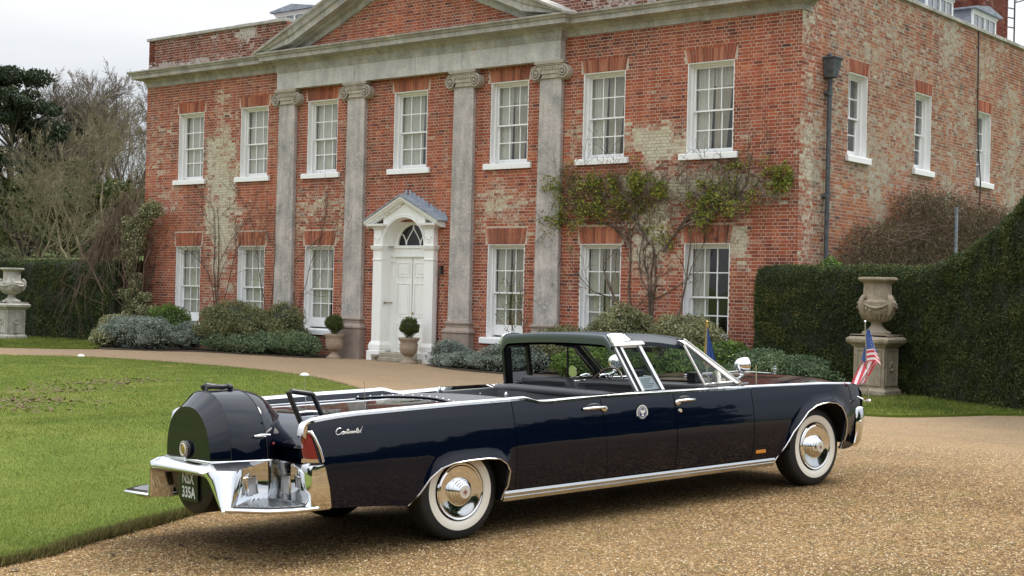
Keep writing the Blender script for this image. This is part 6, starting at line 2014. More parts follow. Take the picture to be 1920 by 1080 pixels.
def grass_field(name, poly, n, h, w, hgt0, rng, bias):
    pts = scatter_poly(poly, n, rng, bias)
    d = np.linalg.norm(pts - CXY, axis=1)
    z = gz(pts[:, 0], pts[:, 1]) + hgt0
    k = np.clip(d / 12.0, 1.0, 3.2)
    a = rng.uniform(0, 2 * np.pi, n)
    pn = 0.6 * patch_noise(pts, 0.6, 4.0) + 0.6 * patch_noise(pts, 2.0, 8.0)
    H = h * (0.45 + 0.9 * rng.random(n)) * (1 + 0.35 * pn); W = w * k * (0.6 + 0.8 * rng.random(n))
    b = np.stack([pts[:, 0], pts[:, 1], z - 0.004], 1)
    u = np.stack([np.cos(a), np.sin(a), np.zeros(n)], 1)
    la = rng.uniform(0, 2 * np.pi, n); le = 0.9 * rng.random(n) * H
    tip = b + np.stack([np.cos(la) * le, np.sin(la) * le, H], 1)
    V = np.stack([b - u * W[:, None], b + u * W[:, None], tip], 1).reshape(-1, 3)
    rnd = np.clip(0.40 + 0.20 * rng.normal(size=n) + 0.55 * pn, 0, 1)
    o = mesh_np(name, V, np.arange(n * 3).reshape(n, 3), M['blade'], None, {'rnd': np.repeat(rnd, 3)})
    return tag(o, kind='stuff')
rg = np.random.default_rng(5)
def bias_near(q):
    d = np.linalg.norm(q - CXY, axis=1)
    return in_view(q) * np.clip((9.0 / d) ** 1.75, 0.0, 1.0)
o = grass_field('lawn_grass', LAWN, 360000, 0.024, 0.0020, 0.055, rg, bias_near)
tag(o, 'short mown bright green grass covering the oval lawn', 'grass')
o = grass_field('strip_grass', STRIP_L, 26000, 0.06, 0.004, 0.05, rg, in_view); tag(o, 'green grass strip between the left hedge and the gravel', 'grass')
o = grass_field('strip_grass', STRIP_R, 30000, 0.055, 0.004, 0.045, rg, in_view); tag(o, 'green grass strip at the foot of the right hedge', 'grass')
# rough fringe along the lawn edge, dry and darker
P = np.array(LAWN); nb = 36000
seg = rg.integers(0, len(P), nb * 3); tt_ = rg.random(nb * 3)
q = P[seg] * (1 - tt_)[:, None] + P[(seg + 1) % len(P)] * tt_[:, None]
q = q + rg.normal(size=q.shape) * 0.035
q = q[in_view(q)]; d = np.linalg.norm(q - CXY, axis=1)
q = q[rg.random(len(q)) < np.clip((10 / d) ** 1.2, 0, 1)][:nb]; n = len(q)
H = 0.066 * (0.3 + rg.random(n)); a = rg.uniform(0, 2 * np.pi, n)
ctr_ = np.array([2.0, -20.0]); out_ = (q - ctr_); out_ /= np.linalg.norm(out_, axis=1)[:, None]
b = np.stack([q[:, 0], q[:, 1], gz(q[:, 0], q[:, 1]) + 0.02 * rg.random(n)], 1)
u = np.stack([np.cos(a), np.sin(a), np.zeros(n)], 1) * 0.003
tip = b + np.concatenate([out_ * (0.05 * rg.random(n))[:, None] + rg.normal(size=(n, 2)) * .015, H[:, None]], 1)
V = np.stack([b - u, b + u, tip], 1).reshape(-1, 3)
M['drygrass'] = leaf_mat('dry_grass', [(0, (0.035, 0.038, 0.014)), (0.4, (0.10, 0.10, 0.03)), (0.75, (0.19, 0.17, 0.065)), (1, (0.34, 0.28, 0.13))], transl=0.3)
o = mesh_np('edge_grass', V, np.arange(n * 3).reshape(n, 3), M['drygrass'], None, {'rnd': np.repeat(rg.random(n), 3)})
tag(o, 'ragged dry grass hanging over the cut edge of the lawn', 'grass', kind='stuff')

# worm-cast / scuffed earth in the lawn
cl = []
for (cx_, cy_, rx_, ry_, k) in ((6.8, -15.1, 1.3, .8, 330), (5.2, -13.6, 1.0, 1.0, 230), (4.1, -12.0, .7, 1.1, 200), (3.7, -10.9, .6, .7, 90), (7.9, -16.0, .9, .5, 150)):
    cl.append(np.stack([cx_ + rx_ * rg.normal(size=k) * .5, cy_ + ry_ * rg.normal(size=k) * .5], 1))
cl = np.concatenate(cl)
P_ = np.stack([cl[:, 0], cl[:, 1], gz(cl[:, 0], cl[:, 1]) + 0.072], 1)
V, F = leaf_quads(P_, 0.032, np.tile([0, 0, 3.0], (len(P_), 1)), 0.6, 0.9, rg)
o = mesh_np('bare_earth', V, F, pmat('earth_crumbs', (.13, .09, .05), .95))
tag(o, 'scattered scuffs of bare brown earth in the lawn', 'earth', kind='stuff')

# loose pebbles on the drive
def pebbles(n, rng):
    # sample screen-uniform-ish near field
    f = 5.5 + 13 * rng.random(n * 3) ** 1.7; r = (rng.random(n * 3) * 2 - 1) * 0.40 * f
    q = CXY + f[:, None] * FX + r[:, None] * RX
    keep = ~in_poly(LAWN)(q[:, 0], q[:, 1])
    return q[keep][:n]
q = pebbles(150000, rg); n = len(q)
sz = 0.0042 + 0.0045 * rg.random(n) ** 2
base = np.array([[1, 0, 0], [0, 1, 0], [-1, 0, 0], [0, -1, 0], [0, 0, 1.0]])
ang = rg.uniform(0, 2 * np.pi, n); ca_, sa_ = np.cos(ang), np.sin(ang)
sx = 1 + .5 * rg.random(n)
Vp = np.zeros((n, 5, 3))
for i, p in enumerate(base):
    x, y = p[0] * sx, p[1]
    Vp[:, i, 0] = q[:, 0] + (x * ca_ - y * sa_) * sz; Vp[:, i, 1] = q[:, 1] + (x * sa_ + y * ca_) * sz
    Vp[:, i, 2] = gz(q[:, 0], q[:, 1]) + 0.001 + p[2] * sz * .8
Fp = (np.array([[0, 1, 4], [1, 2, 4], [2, 3, 4], [3, 0, 4]])[None] + (np.arange(n) * 5)[:, None, None]).reshape(-1, 3)
m_, t_m, b_m = new_mat('pebbles')
L(t_m, ramp(t_m, attr(t_m, 'rnd'), [(0, (0.05, 0.034, 0.018)), (0.25, (0.14, 0.088, 0.040)), (0.5, (0.25, 0.165, 0.074)), (0.75, (0.35, 0.245, 0.118)), (0.95, (0.44, 0.34, 0.19)), (1, (0.58, 0.50, 0.36))]), b_m.inputs['Base Color'])
b_m.inputs['Roughness'].default_value = 0.8
M['pebbles'] = m_
o = mesh_np('loose_gravel', Vp.reshape(-1, 3), Fp, m_, None, {'rnd': np.repeat(rg.random(n), 5)}, smooth=True)
tag(o, 'loose golden pebbles lying on the drive round the car', 'gravel', kind='stuff')
for (x, y, s, lb) in ((4.15, -7.24, .095, 'round white stone at the lawn edge behind the car boot'), (-4.14, -6.84, .09, 'pale flat stone at the far lawn edge below the left shrubs')):
    mb = MB().sphere((0, 0, 0), s, 12, 8, (1.2, 1, .75)); o = mb.build('edging_stone', M['white_enamel'], smooth=60, loc=(x, y, .05)); tag(o, lb, 'stone')
# a few dead leaves
k = 26
cx = np.stack([rg.uniform(15.6, 18.4, k), rg.uniform(-22.3, -19.8, k)], 1)
for i in range(k):
    x, y = cx[i]
    if in_poly(LAWN)(np.array([x]), np.array([y]))[0]: continue
    a = random.random() * 6; s = .02 + .02 * random.random()
    pts = [(s * math.cos(a + q_) * (1 if j % 2 == 0 else .6), s * math.sin(a + q_) * (1 if j % 2 == 0 else .6), .012 + .012 * random.random()) for j, q_ in enumerate([0, .9, 1.9, 2.7, 3.6, 4.6, 5.4])]
    o = MB().add([(0, 0, .008)] + pts, [(0, 1 + j, 1 + (j + 1) % 7) for j in range(7)]).build('dead_leaf', M['twig_brown'], fix=False, loc=(x, y, float(gz(x, y))))
    tag(o, 'curled brown dead leaf on the gravel by the lawn edge', 'leaf', 'dead leaves on the gravel')

# ================================================================ hedges
def hedge(name, path, width, hfun, label, leaf=0.045, dens_=900, seed=1, bulge=0.10):
    """path: front foot line (xy), body extends to the left of travel by width; hfun(i,t)->height"""
    rng = np.random.default_rng(seed)
    root = empty(name, (path[0][0], path[0][1], 0)); tag(root, label, 'hedge')
    P = [Vector(p) for p in path]
    L_ = [0]
    for a, b in zip(P[:-1], P[1:]): L_.append(L_[-1] + (b - a).length)
    def at(s):
        for i in range(len(P) - 1):
            if s <= L_[i + 1] or i == len(P) - 2:
                q = (s - L_[i]) / (L_[i + 1] - L_[i]); p = P[i].lerp(P[i + 1], q)
                d = (P[i + 1] - P[i]).normalized()
                if i > 0 and q < .3: d = (d + (P[i] - P[i - 1]).normalized() * (1 - q / .3)).normalized()
                return p, Vector((-d.y, d.x))
    tot = L_[-1]
    ns = max(4, int(tot / 0.35))
    prof = []   # (across 0..1, up 0..1)
    for k in range(9): prof.append((0.0 + 0.03 * (k / 8), k / 9.0))
    for k in range(5): a = PI / 2 * k / 5; prof.append((0.03 + 0.14 * (1 - math.cos(a)), 0.89 + 0.11 * math.sin(a)))
    for k in range(1, 6): prof.append((0.17 + 0.68 * k / 5, 1.0))
    for k in range(1, 4): a = PI / 2 * k / 3; prof.append((0.85 + 0.15 * math.sin(a), 1.0 - 0.1 * (1 - math.cos(a))))
    for k in range(1, 6): prof.append((1.0, 0.9 - 0.9 * k / 5))
    rows = []
    for i in range(ns + 1):
        s = tot * i / ns; p, n = at(s); h = hfun(s)
        row = []
        for a, u in prof:
            x, y = p.x + n.x * a * width, p.y + n.y * a * width
            z = u * h
            w = bulge * mnoise.fractal(Vector((x * .9, y * .9, z * 1.1 + seed)), 1.0, 2.0, 3)
            g = float(gz(x, y))
            if a < .5: x -= n.x * w; y -= n.y * w
            if u > .85: z += w * .6
            row.append((x, y, z + g - .02))
        rows.append(row)
    R = np.array(rows)
    m = MB().grid([[tuple(p) for p in r] for r in R]); 
    for r in (R[0], R[-1]): m.add([tuple(p) for p in r], [tuple(range(len(r)))])
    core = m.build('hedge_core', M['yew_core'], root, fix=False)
    core.location = -root.location
    # leaves over the surface quads (front, top and both ends)
    A = R[:-1, :-1].reshape(-1, 3); B = R[1:, :-1].reshape(-1, 3); C = R[1:, 1:].reshape(-1, 3); D = R[:-1, 1:].reshape(-1, 3)
    quads = [(A, B, C, D)]
    for r, sg in ((R[0], 1), (R[-1], -1)):
        c = r.mean(0); nn = len(r) - 1
        quads.append((r[:-1], r[1:], np.tile(c, (nn, 1)), np.tile(c, (nn, 1))))
    PP, NN = [], []
    for (a, b, c, d) in quads:
        nr = np.cross(b - a, d - a) + np.cross(d - c, b - c)
        ar = np.linalg.norm(nr, axis=1) / 2 + 1e-9; nrm = nr / (ar[:, None] * 2)
        cc = (a + c) / 2
        cnt = rng.poisson(ar * dens_)
        idx = np.repeat(np.arange(len(a)), cnt)
        u, v = rng.random(len(idx))[:, None], rng.random(len(idx))[:, None]
        p = (a[idx] * (1 - u) + b[idx] * u) * (1 - v) + (d[idx] * (1 - u) + c[idx] * u) * v
        ctr = np.repeat(R.mean(1)[:-1], R.shape[1] - 1, 0) if len(a) == (R.shape[0] - 1) * (R.shape[1] - 1) else np.tile(R.reshape(-1, 3).mean(0), (len(a), 1))
        sg_ = np.sign(((cc - ctr) * nrm).sum(1))[:, None]
        PP.append(p); NN.append((nrm * sg_)[idx])
    PP = np.concatenate(PP); NN = np.concatenate(NN)
    off = rng.normal(size=len(PP)) * .022 + .012
    PP = PP + NN * off[:, None]
    vis = in_view(PP[:, :2], 1.3); PP, NN, off = PP[vis], NN[vis], off[vis]
    g = np.round(PP / .10).astype(int); uq, inv = np.unique(g, axis=0, return_inverse=True)
    pn = np.array([mnoise.fractal(Vector(tuple(float(v) for v in q * .10 * 2.4)), .9, 2.0, 4) for q in uq])[inv.ravel()]
    g = np.round(PP / .6).astype(int); uq, inv = np.unique(g, axis=0, return_inverse=True)
    p2 = np.array([mnoise.fractal(Vector(tuple(float(v) for v in q * .6 * .5)) + Vector((9, 4, 2)), .8, 2.0, 3) for q in uq])[inv.ravel()]
    PP = PP + NN * (.045 * pn)[:, None]
    rnd = np.clip(.44 + .20 * rng.normal(size=len(PP)) + .34 * pn + .28 * p2, 0, 1)
    kp = (pn + .4 * rng.normal(size=len(pn))) > -.62
    sp = rng.random(len(PP)) < .012
    PP = PP + NN * (sp * rng.random(len(PP)) * .09)[:, None]
    PP, NN, rnd = PP[kp], NN[kp], rnd[kp]
    o = leaves('foliage', PP - np.array(root.location), leaf, M['yew'], root, NN, .42, 1.5, rnd, rng)
    return root
hedge('clipped_hedge', [(10.58, -0.72), (13.9, -0.85), (14.6, -1.35), (16.9, -2.95), (20.5, -5.2)], 1.5,
      lambda s: 2.50 if s < 4.0 else 2.50 + 1.75 * float(sstep(4.0, 8.6, s)) , 'dark green clipped yew hedge right of the house, its top sweeping upwards', .021, 6500, 3)
hedge('clipped_hedge', [(-31, -0.75), (-11.55, -0.75)], 1.4, lambda s: 2.53, 'dark green clipped hedge with flat top left of the house behind the stone urn', .030, 2300, 4)

# ================================================================ leafy plants
def blob_points(n, ells, rng, shell=0.75):
    """points in the outer shell of a union of ellipsoids (c, r)"""
    vol = np.array([r[0] * r[1] * r[2] for c, r in ells]) ** .75; vol /= vol.sum()
    idx = rng.choice(len(ells), n, p=vol)
    C = np.array([c for c, r in ells], float)[idx]; R = np.array([r for c, r in ells], float)[idx]
    d = rng.normal(size=(n, 3)); d /= np.linalg.norm(d, axis=1)[:, None]
    rad = shell + (1 - shell) * rng.random(n) ** .5
    rad = rad * (1 + .10 * rng.normal(size=n) * .6)
    P = C + d * R * rad[:, None]
    return P, d
def shrub(name, label, cat, ells, n, size, mat, seed=0, group=None, stems=True, aspect=.5, core=(0.03, 0.035, 0.02)):
    rng = np.random.default_rng(seed)
    c0 = np.array(ells[0][0], float)
    base = np.array([c0[0], c0[1], float(gz(c0[0], c0[1]))])
    root = empty(name, tuple(base)); tag(root, label, cat, group)
    # broken sub-clumps on every ellipsoid
    sub = []
    for c, r in ells:
        c = np.array(c, float); r = np.array(r, float)
        k = 44
        d = rng.normal(size=(k, 3)); d /= np.linalg.norm(d, axis=1)[:, None]; d[:, 2] = np.abs(d[:, 2]) * 1.0 - .25
        for dd_ in d: sub.append((c + dd_ * r * rng.uniform(.74, .92), r * rng.uniform(.12, .32)))
        sub.append((c, r * .80))
    P, D = blob_points(n, sub, rng)
    P = P[P[:, 2] > .04 + gz(P[:, 0], P[:, 1])]
    P = P[P[:, 1] < 1.0]
    n2 = len(P)
    g = np.round(P / .16).astype(int); uq, inv = np.unique(g, axis=0, return_inverse=True)
    pn = np.array([mnoise.fractal(Vector(tuple(float(v) for v in q_ * .16 * 2.2)), .9, 2.0, 3) for q_ in uq])[inv.ravel()]
    rnd = np.clip(.5 + .20 * rng.normal(size=n2) + .28 * pn, 0, 1)
    leaves('foliage', P - base, size, mat, root, None, aspect, 1.0, rnd, rng)
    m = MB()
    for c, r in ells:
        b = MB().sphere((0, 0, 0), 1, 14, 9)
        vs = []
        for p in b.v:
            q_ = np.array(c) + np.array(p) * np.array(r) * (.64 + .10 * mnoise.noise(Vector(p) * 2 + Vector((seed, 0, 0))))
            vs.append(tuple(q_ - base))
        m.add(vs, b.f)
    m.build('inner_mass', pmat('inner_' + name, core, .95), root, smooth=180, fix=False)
    if stems:
        segs = []
        for k in range(7):
            a = rng.uniform(0, 6.28)
            grow(base - base + np.array([rng.normal() * .08, rng.normal() * .08, 0]), (math.cos(a) * .8, math.sin(a) * .8, 1), ells[0][1][2] * 1.1, .02, 1, rng, 4, (2, 4), .25, .1, (.4, .9), .6, .6, segs, .004)
        segs_mesh('stems', segs, M['stem'], root, 4)
    return root
S = shrub
S('variegated_shrub', 'low cream variegated shrub at the far left end of the border', 'shrub', [((-9.5, -2.1, .45), (.75, .65, .62)), ((-9.0, -2.7, .3), (.6, .5, .4))], 9000, .030, M['varieg'], 1)
S('silver_shrub', 'wide spreading silver grey shrub in the left border in front of the house corner', 'shrub', [((-8.25, -2.35, .45), (1.25, .75, .62)), ((-7.6, -2.2, .4), (.9, .7, .6))], 17000, .028, M['grey'], 2)
S('green_shrub', 'bright green bushy shrub under the lower left window', 'shrub', [((-8.6, -.9, .65), (1.0, .55, .75))], 9000, .028, M['green'], 3)
S('silver_shrub', 'small blue grey shrub between the silver shrub and the olive dome', 'shrub', [((-7.05, -1.45, .38), (.62, .5, .5))], 7000, .024, M['grey'], 4)
S('domed_shrub', 'large rounded olive green shrub below the second lower window', 'shrub', [((-5.65, -.95, .80), (1.35, .75, .80)), ((-4.9, -.95, .7), (1.0, .7, .7))], 26000, .026, M['olive'], 5)
S('sage_shrub', 'loose grey green shrub along the gravel in front of the olive dome', 'shrub', [((-5.6, -1.25, .30), (1.0, .45, .42)), ((-4.7, -1.3, .28), (.9, .4, .40))], 14000, .026, M['sage'], 6)
S('variegated_shrub', 'yellowish variegated shrub at the foot of the leftmost stone pilaster', 'shrub', [((-3.75, -.75, .85), (.70, .5, .72)), ((-3.5, -.8, .5), (.7, .5, .5))], 13000, .026, M['olive'], 7)
S('sage_shrub', 'low grey green shrub beside the left stone plant pot', 'shrub', [((-3.3, -1.0, .35), (.95, .45, .42)), ((-2.65, -.95, .3), (.55, .35, .38))], 13000, .025, M['sage'], 8)
S('silver_shrub', 'small blue grey shrub between the low sage shrubs at the border edge', 'shrub', [((-4.15, -1.1, .33), (.4, .35, .4))], 5000, .024, M['sage'], 9)
S('lavender_clump', 'brownish faded lavender clump at the foot of the third pilaster', 'shrub', [((2.35, -.85, .30), (.65, .4, .42))], 7000, .022, M['grey'], 10, core=(.05, .035, .03))
S('lavender_clump', 'grey lavender clump spreading on the gravel right of the front door', 'shrub', [((3.35, -1.45, .20), (.75, .42, .28)), ((2.6, -1.25, .15), (.5, .3, .2))], 9000, .022, M['grey'], 11)
S('lavender_clump', 'large grey lavender clump seen behind the rear cabin of the car', 'shrub', [((4.6, -1.6, .28), (1.0, .6, .45)), ((5.3, -1.5, .3), (.8, .5, .5))], 15000, .023, M['grey'], 12)
S('domed_shrub', 'low olive shrub seen through the cabin opening of the car', 'shrub', [((6.1, -1.15, .55), (.95, .6, .72)), ((6.8, -1.3, .4), (.7, .5, .6))], 15000, .026, M['olive'], 13)
S('domed_shrub', 'rounded pale olive shrub below the climber, left of two domes', 'shrub', [((7.45, -.85, .88), (.95, .6, .86))], 17000, .026, M['varieg'], 14)
S('domed_shrub', 'rounded pale olive shrub in front of the lower right window', 'shrub', [((9.05, -.95, .78), (1.05, .62, .82))], 17000, .026, M['varieg'], 15)
S('green_shrub', 'green leafy shrub at the brick corner beside the right hedge', 'shrub', [((10.3, -1.3, .45), (.9, .5, .60)), ((9.7, -1.7, .35), (.8, .5, .55))], 13000, .030, M['green'], 16)
S('sage_shrub', 'low grey green shrub at the hedge foot seen over the bonnet', 'shrub', [((11.4, -1.8, .42), (.85, .5, .48)), ((12.3, -1.75, .38), (.75, .45, .44))], 11000, .032, M['sage'], 17, aspect=.35)
S('sage_shrub', 'dark green shrub behind the windscreen below the domed shrubs', 'shrub', [((8.2, -2.0, .35), (1.2, .5, .55)), ((7.2, -2.1, .3), (.8, .4, .45))], 12000, .030, M['green'], 18)

# clipped balls in stone pots
def pot(x, y, label, lab2, seed):
    p = empty('stone_pot', (x, y, 0)); tag(p, label, 'plant pot', 'stone pots by the front door')
    MB().lathe([(.0, .0), (.20, .0), (.20, .04), (.16, .055), (.10, .13), (.095, .17), (.13, .20), (.11, .21)], (0, 0, 0), 28, 'z').build('foot', M['stone_pot'], p, smooth=35)
    prof = [(.10, .20), (.17, .24), (.215, .32), (.228, .42), (.215, .50), (.22, .54), (.265, .60), (.275, .625), (.27, .645), (.235, .64), (.22, .58), (0, .57)]
    m = MB().lathe(prof, (0, 0, 0), 32, 'z')
    for k in range(16):
        a = 2 * PI * k / 16; m.tube([(.12 * math.cos(a), .12 * math.sin(a), .215), (.19 * math.cos(a), .19 * math.sin(a), .26), (.232 * math.cos(a), .232 * math.sin(a), .38)], [.012, .018, .006], 5)
        m.sphere((.222 * math.cos(a), .222 * math.sin(a), .47), .018, 6, 4)
    m.build('bowl', M['stone_pot'], p, smooth=40)
    MB().lathe([(0, .585), (.225, .58)], (0, 0, 0), 20, 'z').build('soil', M['soil'], p)
    rng = np.random.default_rng(seed)
    b = empty('box_ball', (x, y, .585)); tag(b, lab2, 'box plant', 'clipped box balls in pots')
    sub = [((0, 0, .33), (.235, .235, .24))]
    for k in range(40):
        d = rng.normal(size=3); d /= np.linalg.norm(d)
        if d[2] < -.5: continue
        sub.append((np.array([0, 0, .33]) + d * .21, np.array([.06, .06, .065]) * rng.uniform(.7, 1.25)))
    sub.append(((0, 0, .12), (.10, .10, .12)))
    P, D = blob_points(9000, sub, rng, .55)
    leaves('foliage', P, .0125, M['box'], b, None, .55, 1, np.clip(.35 + .9 * (P[:, 2] - .33) + .25 * rng.normal(size=len(P)), 0, 1) * 0 + rng.random(len(P)), rng)
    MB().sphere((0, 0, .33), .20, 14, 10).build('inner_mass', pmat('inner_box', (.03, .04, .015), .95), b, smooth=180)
    MB().tube([(0, 0, 0), (.01, 0, .2)], .014, 6).build('trunk', M['stem'], b)
pot(-1.98, -.62, 'stone urn shaped pot left of the front door', 'clipped box ball in the stone pot left of the door', 31)
pot(.72, -.62, 'stone urn shaped pot standing in front of the white door', 'clipped box ball in the pot in front of the door', 32)

# ================================================================ stone urns on pedestals
def urn(x, y, mat, label, label2, seed, zt):
    rnd = random.Random(seed)
    pd = empty('stone_pedestal', (x, y, 0)); tag(pd, label, 'pedestal')
    h = .31
    def sq(w): return [(-w, w), (-w, -w), (w, -w), (w, w), (-w, w)]
    MB().box(-h - .05, h + .05, -h - .05, h + .05, -.05, .12).build('base_block', mat, pd, bevel=.02)
    m = MB().sweep_plan(sq(h), [(.05, .12), (.045, .15), (.02, .17), (.0, .20)], caps=False); m.build('base_moulding', mat, pd)
    MB().box(-h, h, -h, h, .12, .98).build('die', mat, pd, bevel=.012)
    m = MB()
    for (ax_, sg) in (('y', -1), ('x', 1), ('y', 1), ('x', -1)):
        for (a, b, c, d) in ((-.25, .25, .24, .27), (-.25, .25, .90, .93), (-.25, -.22, .27, .90), (.22, .25, .27, .90)):
            if ax_ == 'y': m.box(a, b, min(sg * h, sg * (h + .018)), max(sg * h, sg * (h + .018)), c, d)
            else: m.box(min(sg * h, sg * (h + .018)), max(sg * h, sg * (h + .018)), a, b, c, d)
    m.build('panel_frame', mat, pd, bevel=.006)
    r_ = MB()
    for ax_ in ('y', 'x'):
        for k in range(8):
            a = 2 * PI * k / 8; c = (.075 * math.cos(a), .075 * math.sin(a) + .60)
            r_.sphere((c[0], -h - .012, c[1]) if ax_ == 'y' else (h + .012, c[0], c[1]), .032, 8, 6, (1, .6, 1) if ax_ == 'y' else (.6, 1, 1))
    r_.build('carved_rosette', mat, pd, smooth=60)
    m = MB().sweep_plan(sq(h), [(.0, .955), (.03, .975), (.04, 1.00), (.09, 1.03), (.11, 1.06), (.115, 1.11), (.10, 1.13), (.06, 1.15), (.06, 1.19)], caps=False)
    m.box(-h - .06, h + .06, -h - .06, h + .06, 1.15, 1.195)
    m.build('cap_moulding', mat, pd, bevel=.008)
    u = empty('stone_urn', (x, y, 1.195)); tag(u, label2, 'urn')
    k_ = (zt - 1.195) / 1.06
    P = [(.0, .0), (.27, .0), (.27, .045), (.235, .06), (.20, .075), (.15, .11), (.105, .17), (.10, .215), (.135, .235), (.135, .255), (.20, .28), (.275, .33), (.325, .40), (.345, .47), (.345, .60), (.325, .625), (.30, .64), (.275, .655), (.262, .70), (.255, .94), (.27, .96), (.30, .975), (.345, .995), (.365, 1.02), (.36, 1.055), (.33, 1.06), (.28, 1.04), (.25, .98), (0, .97)]
    MB().lathe([(r, z * k_) for r, z in P], (0, 0, 0), 40, 'z').build('body', mat, u, smooth=32)
    m = MB()
    for k in range(20):
        a = 2 * PI * k / 20
        m.tube([(.14 * math.cos(a), .14 * math.sin(a), .245 * k_), (.25 * math.cos(a), .25 * math.sin(a), .31 * k_), (.335 * math.cos(a), .335 * math.sin(a), .41 * k_)], [.012, .030, .010], 6)
    m.build('gadroons', mat, u, smooth=60)
    m = MB()
    for k in range(4):      # masks / handles and swags
        a = PI / 4 + PI / 2 * k + .35
        c, s = math.cos(a), math.sin(a)
        pts = [(.30 * c, .30 * s, .36 * k_), (.355 * c, .355 * s, .40 * k_), (.385 * c, .385 * s, .52 * k_), (.375 * c, .375 * s, .64 * k_), (.33 * c, .33 * s, .70 * k_), (.29 * c, .29 * s, .67 * k_)]
        m.tube(pts, [.03, .045, .05, .05, .045, .03], 8)
        m.sphere((.335 * c, .335 * s, .55 * k_), .075, 10, 8, (.9, .9, 1.35))
        a2 = a + PI / 2
        sw = []
        for q in lin(0, 1, 9):
            aa = a + (a2 - a) * q; rr = .352
            sw.append((rr * math.cos(aa), rr * math.sin(aa), (.60 - .11 * math.sin(PI * q)) * k_))
        m.tube(sw, [.016 + .016 * math.sin(PI * i / 8) for i in range(9)], 6)
    for k in range(26):
        a = rnd.uniform(0, 6.28); z = rnd.uniform(.44, .60)
        m.sphere((.345 * math.cos(a), .345 * math.sin(a), z * k_), rnd.uniform(.015, .035), 6, 5)
    m.build('carved_garlands', mat, u, smooth=60)
urn(13.70, -1.55, M['stone_urn'], 'carved stone pedestal on the grass in front of the right hedge', 'weathered lichened stone urn on the pedestal by the right hedge', 1, 2.27)
urn(-14.62, -2.35, M['stone_urn_grey'], 'pale grey stone pedestal at the left edge before the far hedge', 'pale carved stone urn on the pedestal at the left edge', 2, 2.25)

# ================================================================ climbers
def wall_plant(name, label, cat, stems_, leaf_n=0, leafpts=None, lmat=None, lsize=.04, seed=0, smat='stem', levels=2, yoff=-.06, rbase=.035, child=(3, 5), spread=(.35, .9), wander=.16, up=.03, tw=.55):
    rng = np.random.default_rng(seed)
    root = empty(name, (stems_[0][0], stems_[0][1], stems_[0][2])); tag(root, label, cat)
    o_ = np.array(root.location)
    segs = []
    for (x, y, z, dx, dy, dz, ln, r) in stems_:
        grow((x, y, z), (dx, dy, dz), ln, r, levels, rng, 8, child, wander, up, spread, tw, .55, segs, .0045)
    S_ = []
    for p0, p1, r0, r1, lv in segs:
        # flatten against the wall
        a = p0.copy(); b = p1.copy()
        for q in (a, b):
            q[1] = min(yoff + .35 * (q[1] - yoff), -.025) if yoff > -.3 else q[1]
        S_.append((a - o_, b - o_, r0, r1))
    segs_mesh('stems', S_, M[smat], root, 5)
    if leaf_n:
        tips = np.array([s[1] for s in S_ if s[3] < .012])
        idx = rng.integers(0, len(tips), leaf_n)
        P = tips[idx] + rng.normal(size=(leaf_n, 3)) * np.array([.09, .035, .09])
        P = P[(P + o_)[:, 1] < -.015]
        if leafpts: P = P[leafpts(P + o_)]
        leaves('foliage', P, lsize, M[lmat], root, None, .5, 1, None, rng)
    return root
# big rose on the right part of the front
st = [(7.15, -.10, .0, -.05, 0, 1, 3.1, .045), (7.35, -.12, .0, .12, 0, 1, 3.2, .05), (7.75, -.10, .0, .10, 0, 1, 3.3, .045), (7.25, -.10, .6, -.20, 0, 1, 3.0, .035), (7.9, -.10, .2, .22, 0, 1, 3.4, .035),
      (7.0, -.10, 2.9, -.8, 0, .9, 1.9, .030), (6.9, -.12, 3.1, -1, 0, .45, 2.3, .028), (7.5, -.12, 3.0, -.35, 0, 1, 1.5, .028), (7.9, -.12, 2.8, .7, 0, .9, 2.0, .030), (8.3, -.12, 3.3, 1, 0, .5, 2.3, .028),
      (8.8, -.12, 3.6, 1, 0, .25, 2.2, .024), (8.3, -.12, 3.3, .5, 0, 1, 1.2, .022), (6.3, -.12, 3.6, -.5, 0, .8, 1.1, .020), (7.1, -.12, 3.6, .2, 0, 1, 1.0, .02)]
wall_plant('climbing_rose', 'large climbing rose with gnarled bare stems and yellow green leaves across the wall', 'climber', st, 8200,
           lambda P: (P[:, 2] > 3.2 + .35 * np.sin(P[:, 0] * 2.1) * 1.0) & (P[:, 2] < 4.75) & (P[:, 0] > 4.5) & (P[:, 0] < 11.1), 'climber', .034, 21, levels=3, child=(2, 4), wander=.22, up=.02)
ro_ = bpy.data.objects['climbing_rose']; rr3 = np.random.default_rng(77)
n = 26000
x = rr3.uniform(4.5, 11.1, n); zc_ = np.interp(x, [4.5, 5.2, 6.2, 7.5, 8.3, 9.5, 10.4, 11.1], [3.95, 4.10, 4.25, 4.20, 4.05, 4.15, 4.35, 4.45]); wz = np.interp(x, [4.5, 6, 8, 9.5, 11.1], [.38, .38, .28, .30, .16])
P = np.stack([x, -.06 - .22 * rr3.random(n), zc_ + wz * rr3.normal(size=n)], 1)
g = np.round(P / .12).astype(int); uq, inv = np.unique(g, axis=0, return_inverse=True)
pn = np.array([mnoise.fractal(Vector(tuple(float(v) for v in q_ * .12 * 1.9)), .9, 2.0, 4) for q_ in uq])[inv.ravel()]
P = P[pn > .34]
leaves('foliage', P - np.array(ro_.location), .028, M['climber'], ro_, None, .5, 1, None, rr3)
segs = []
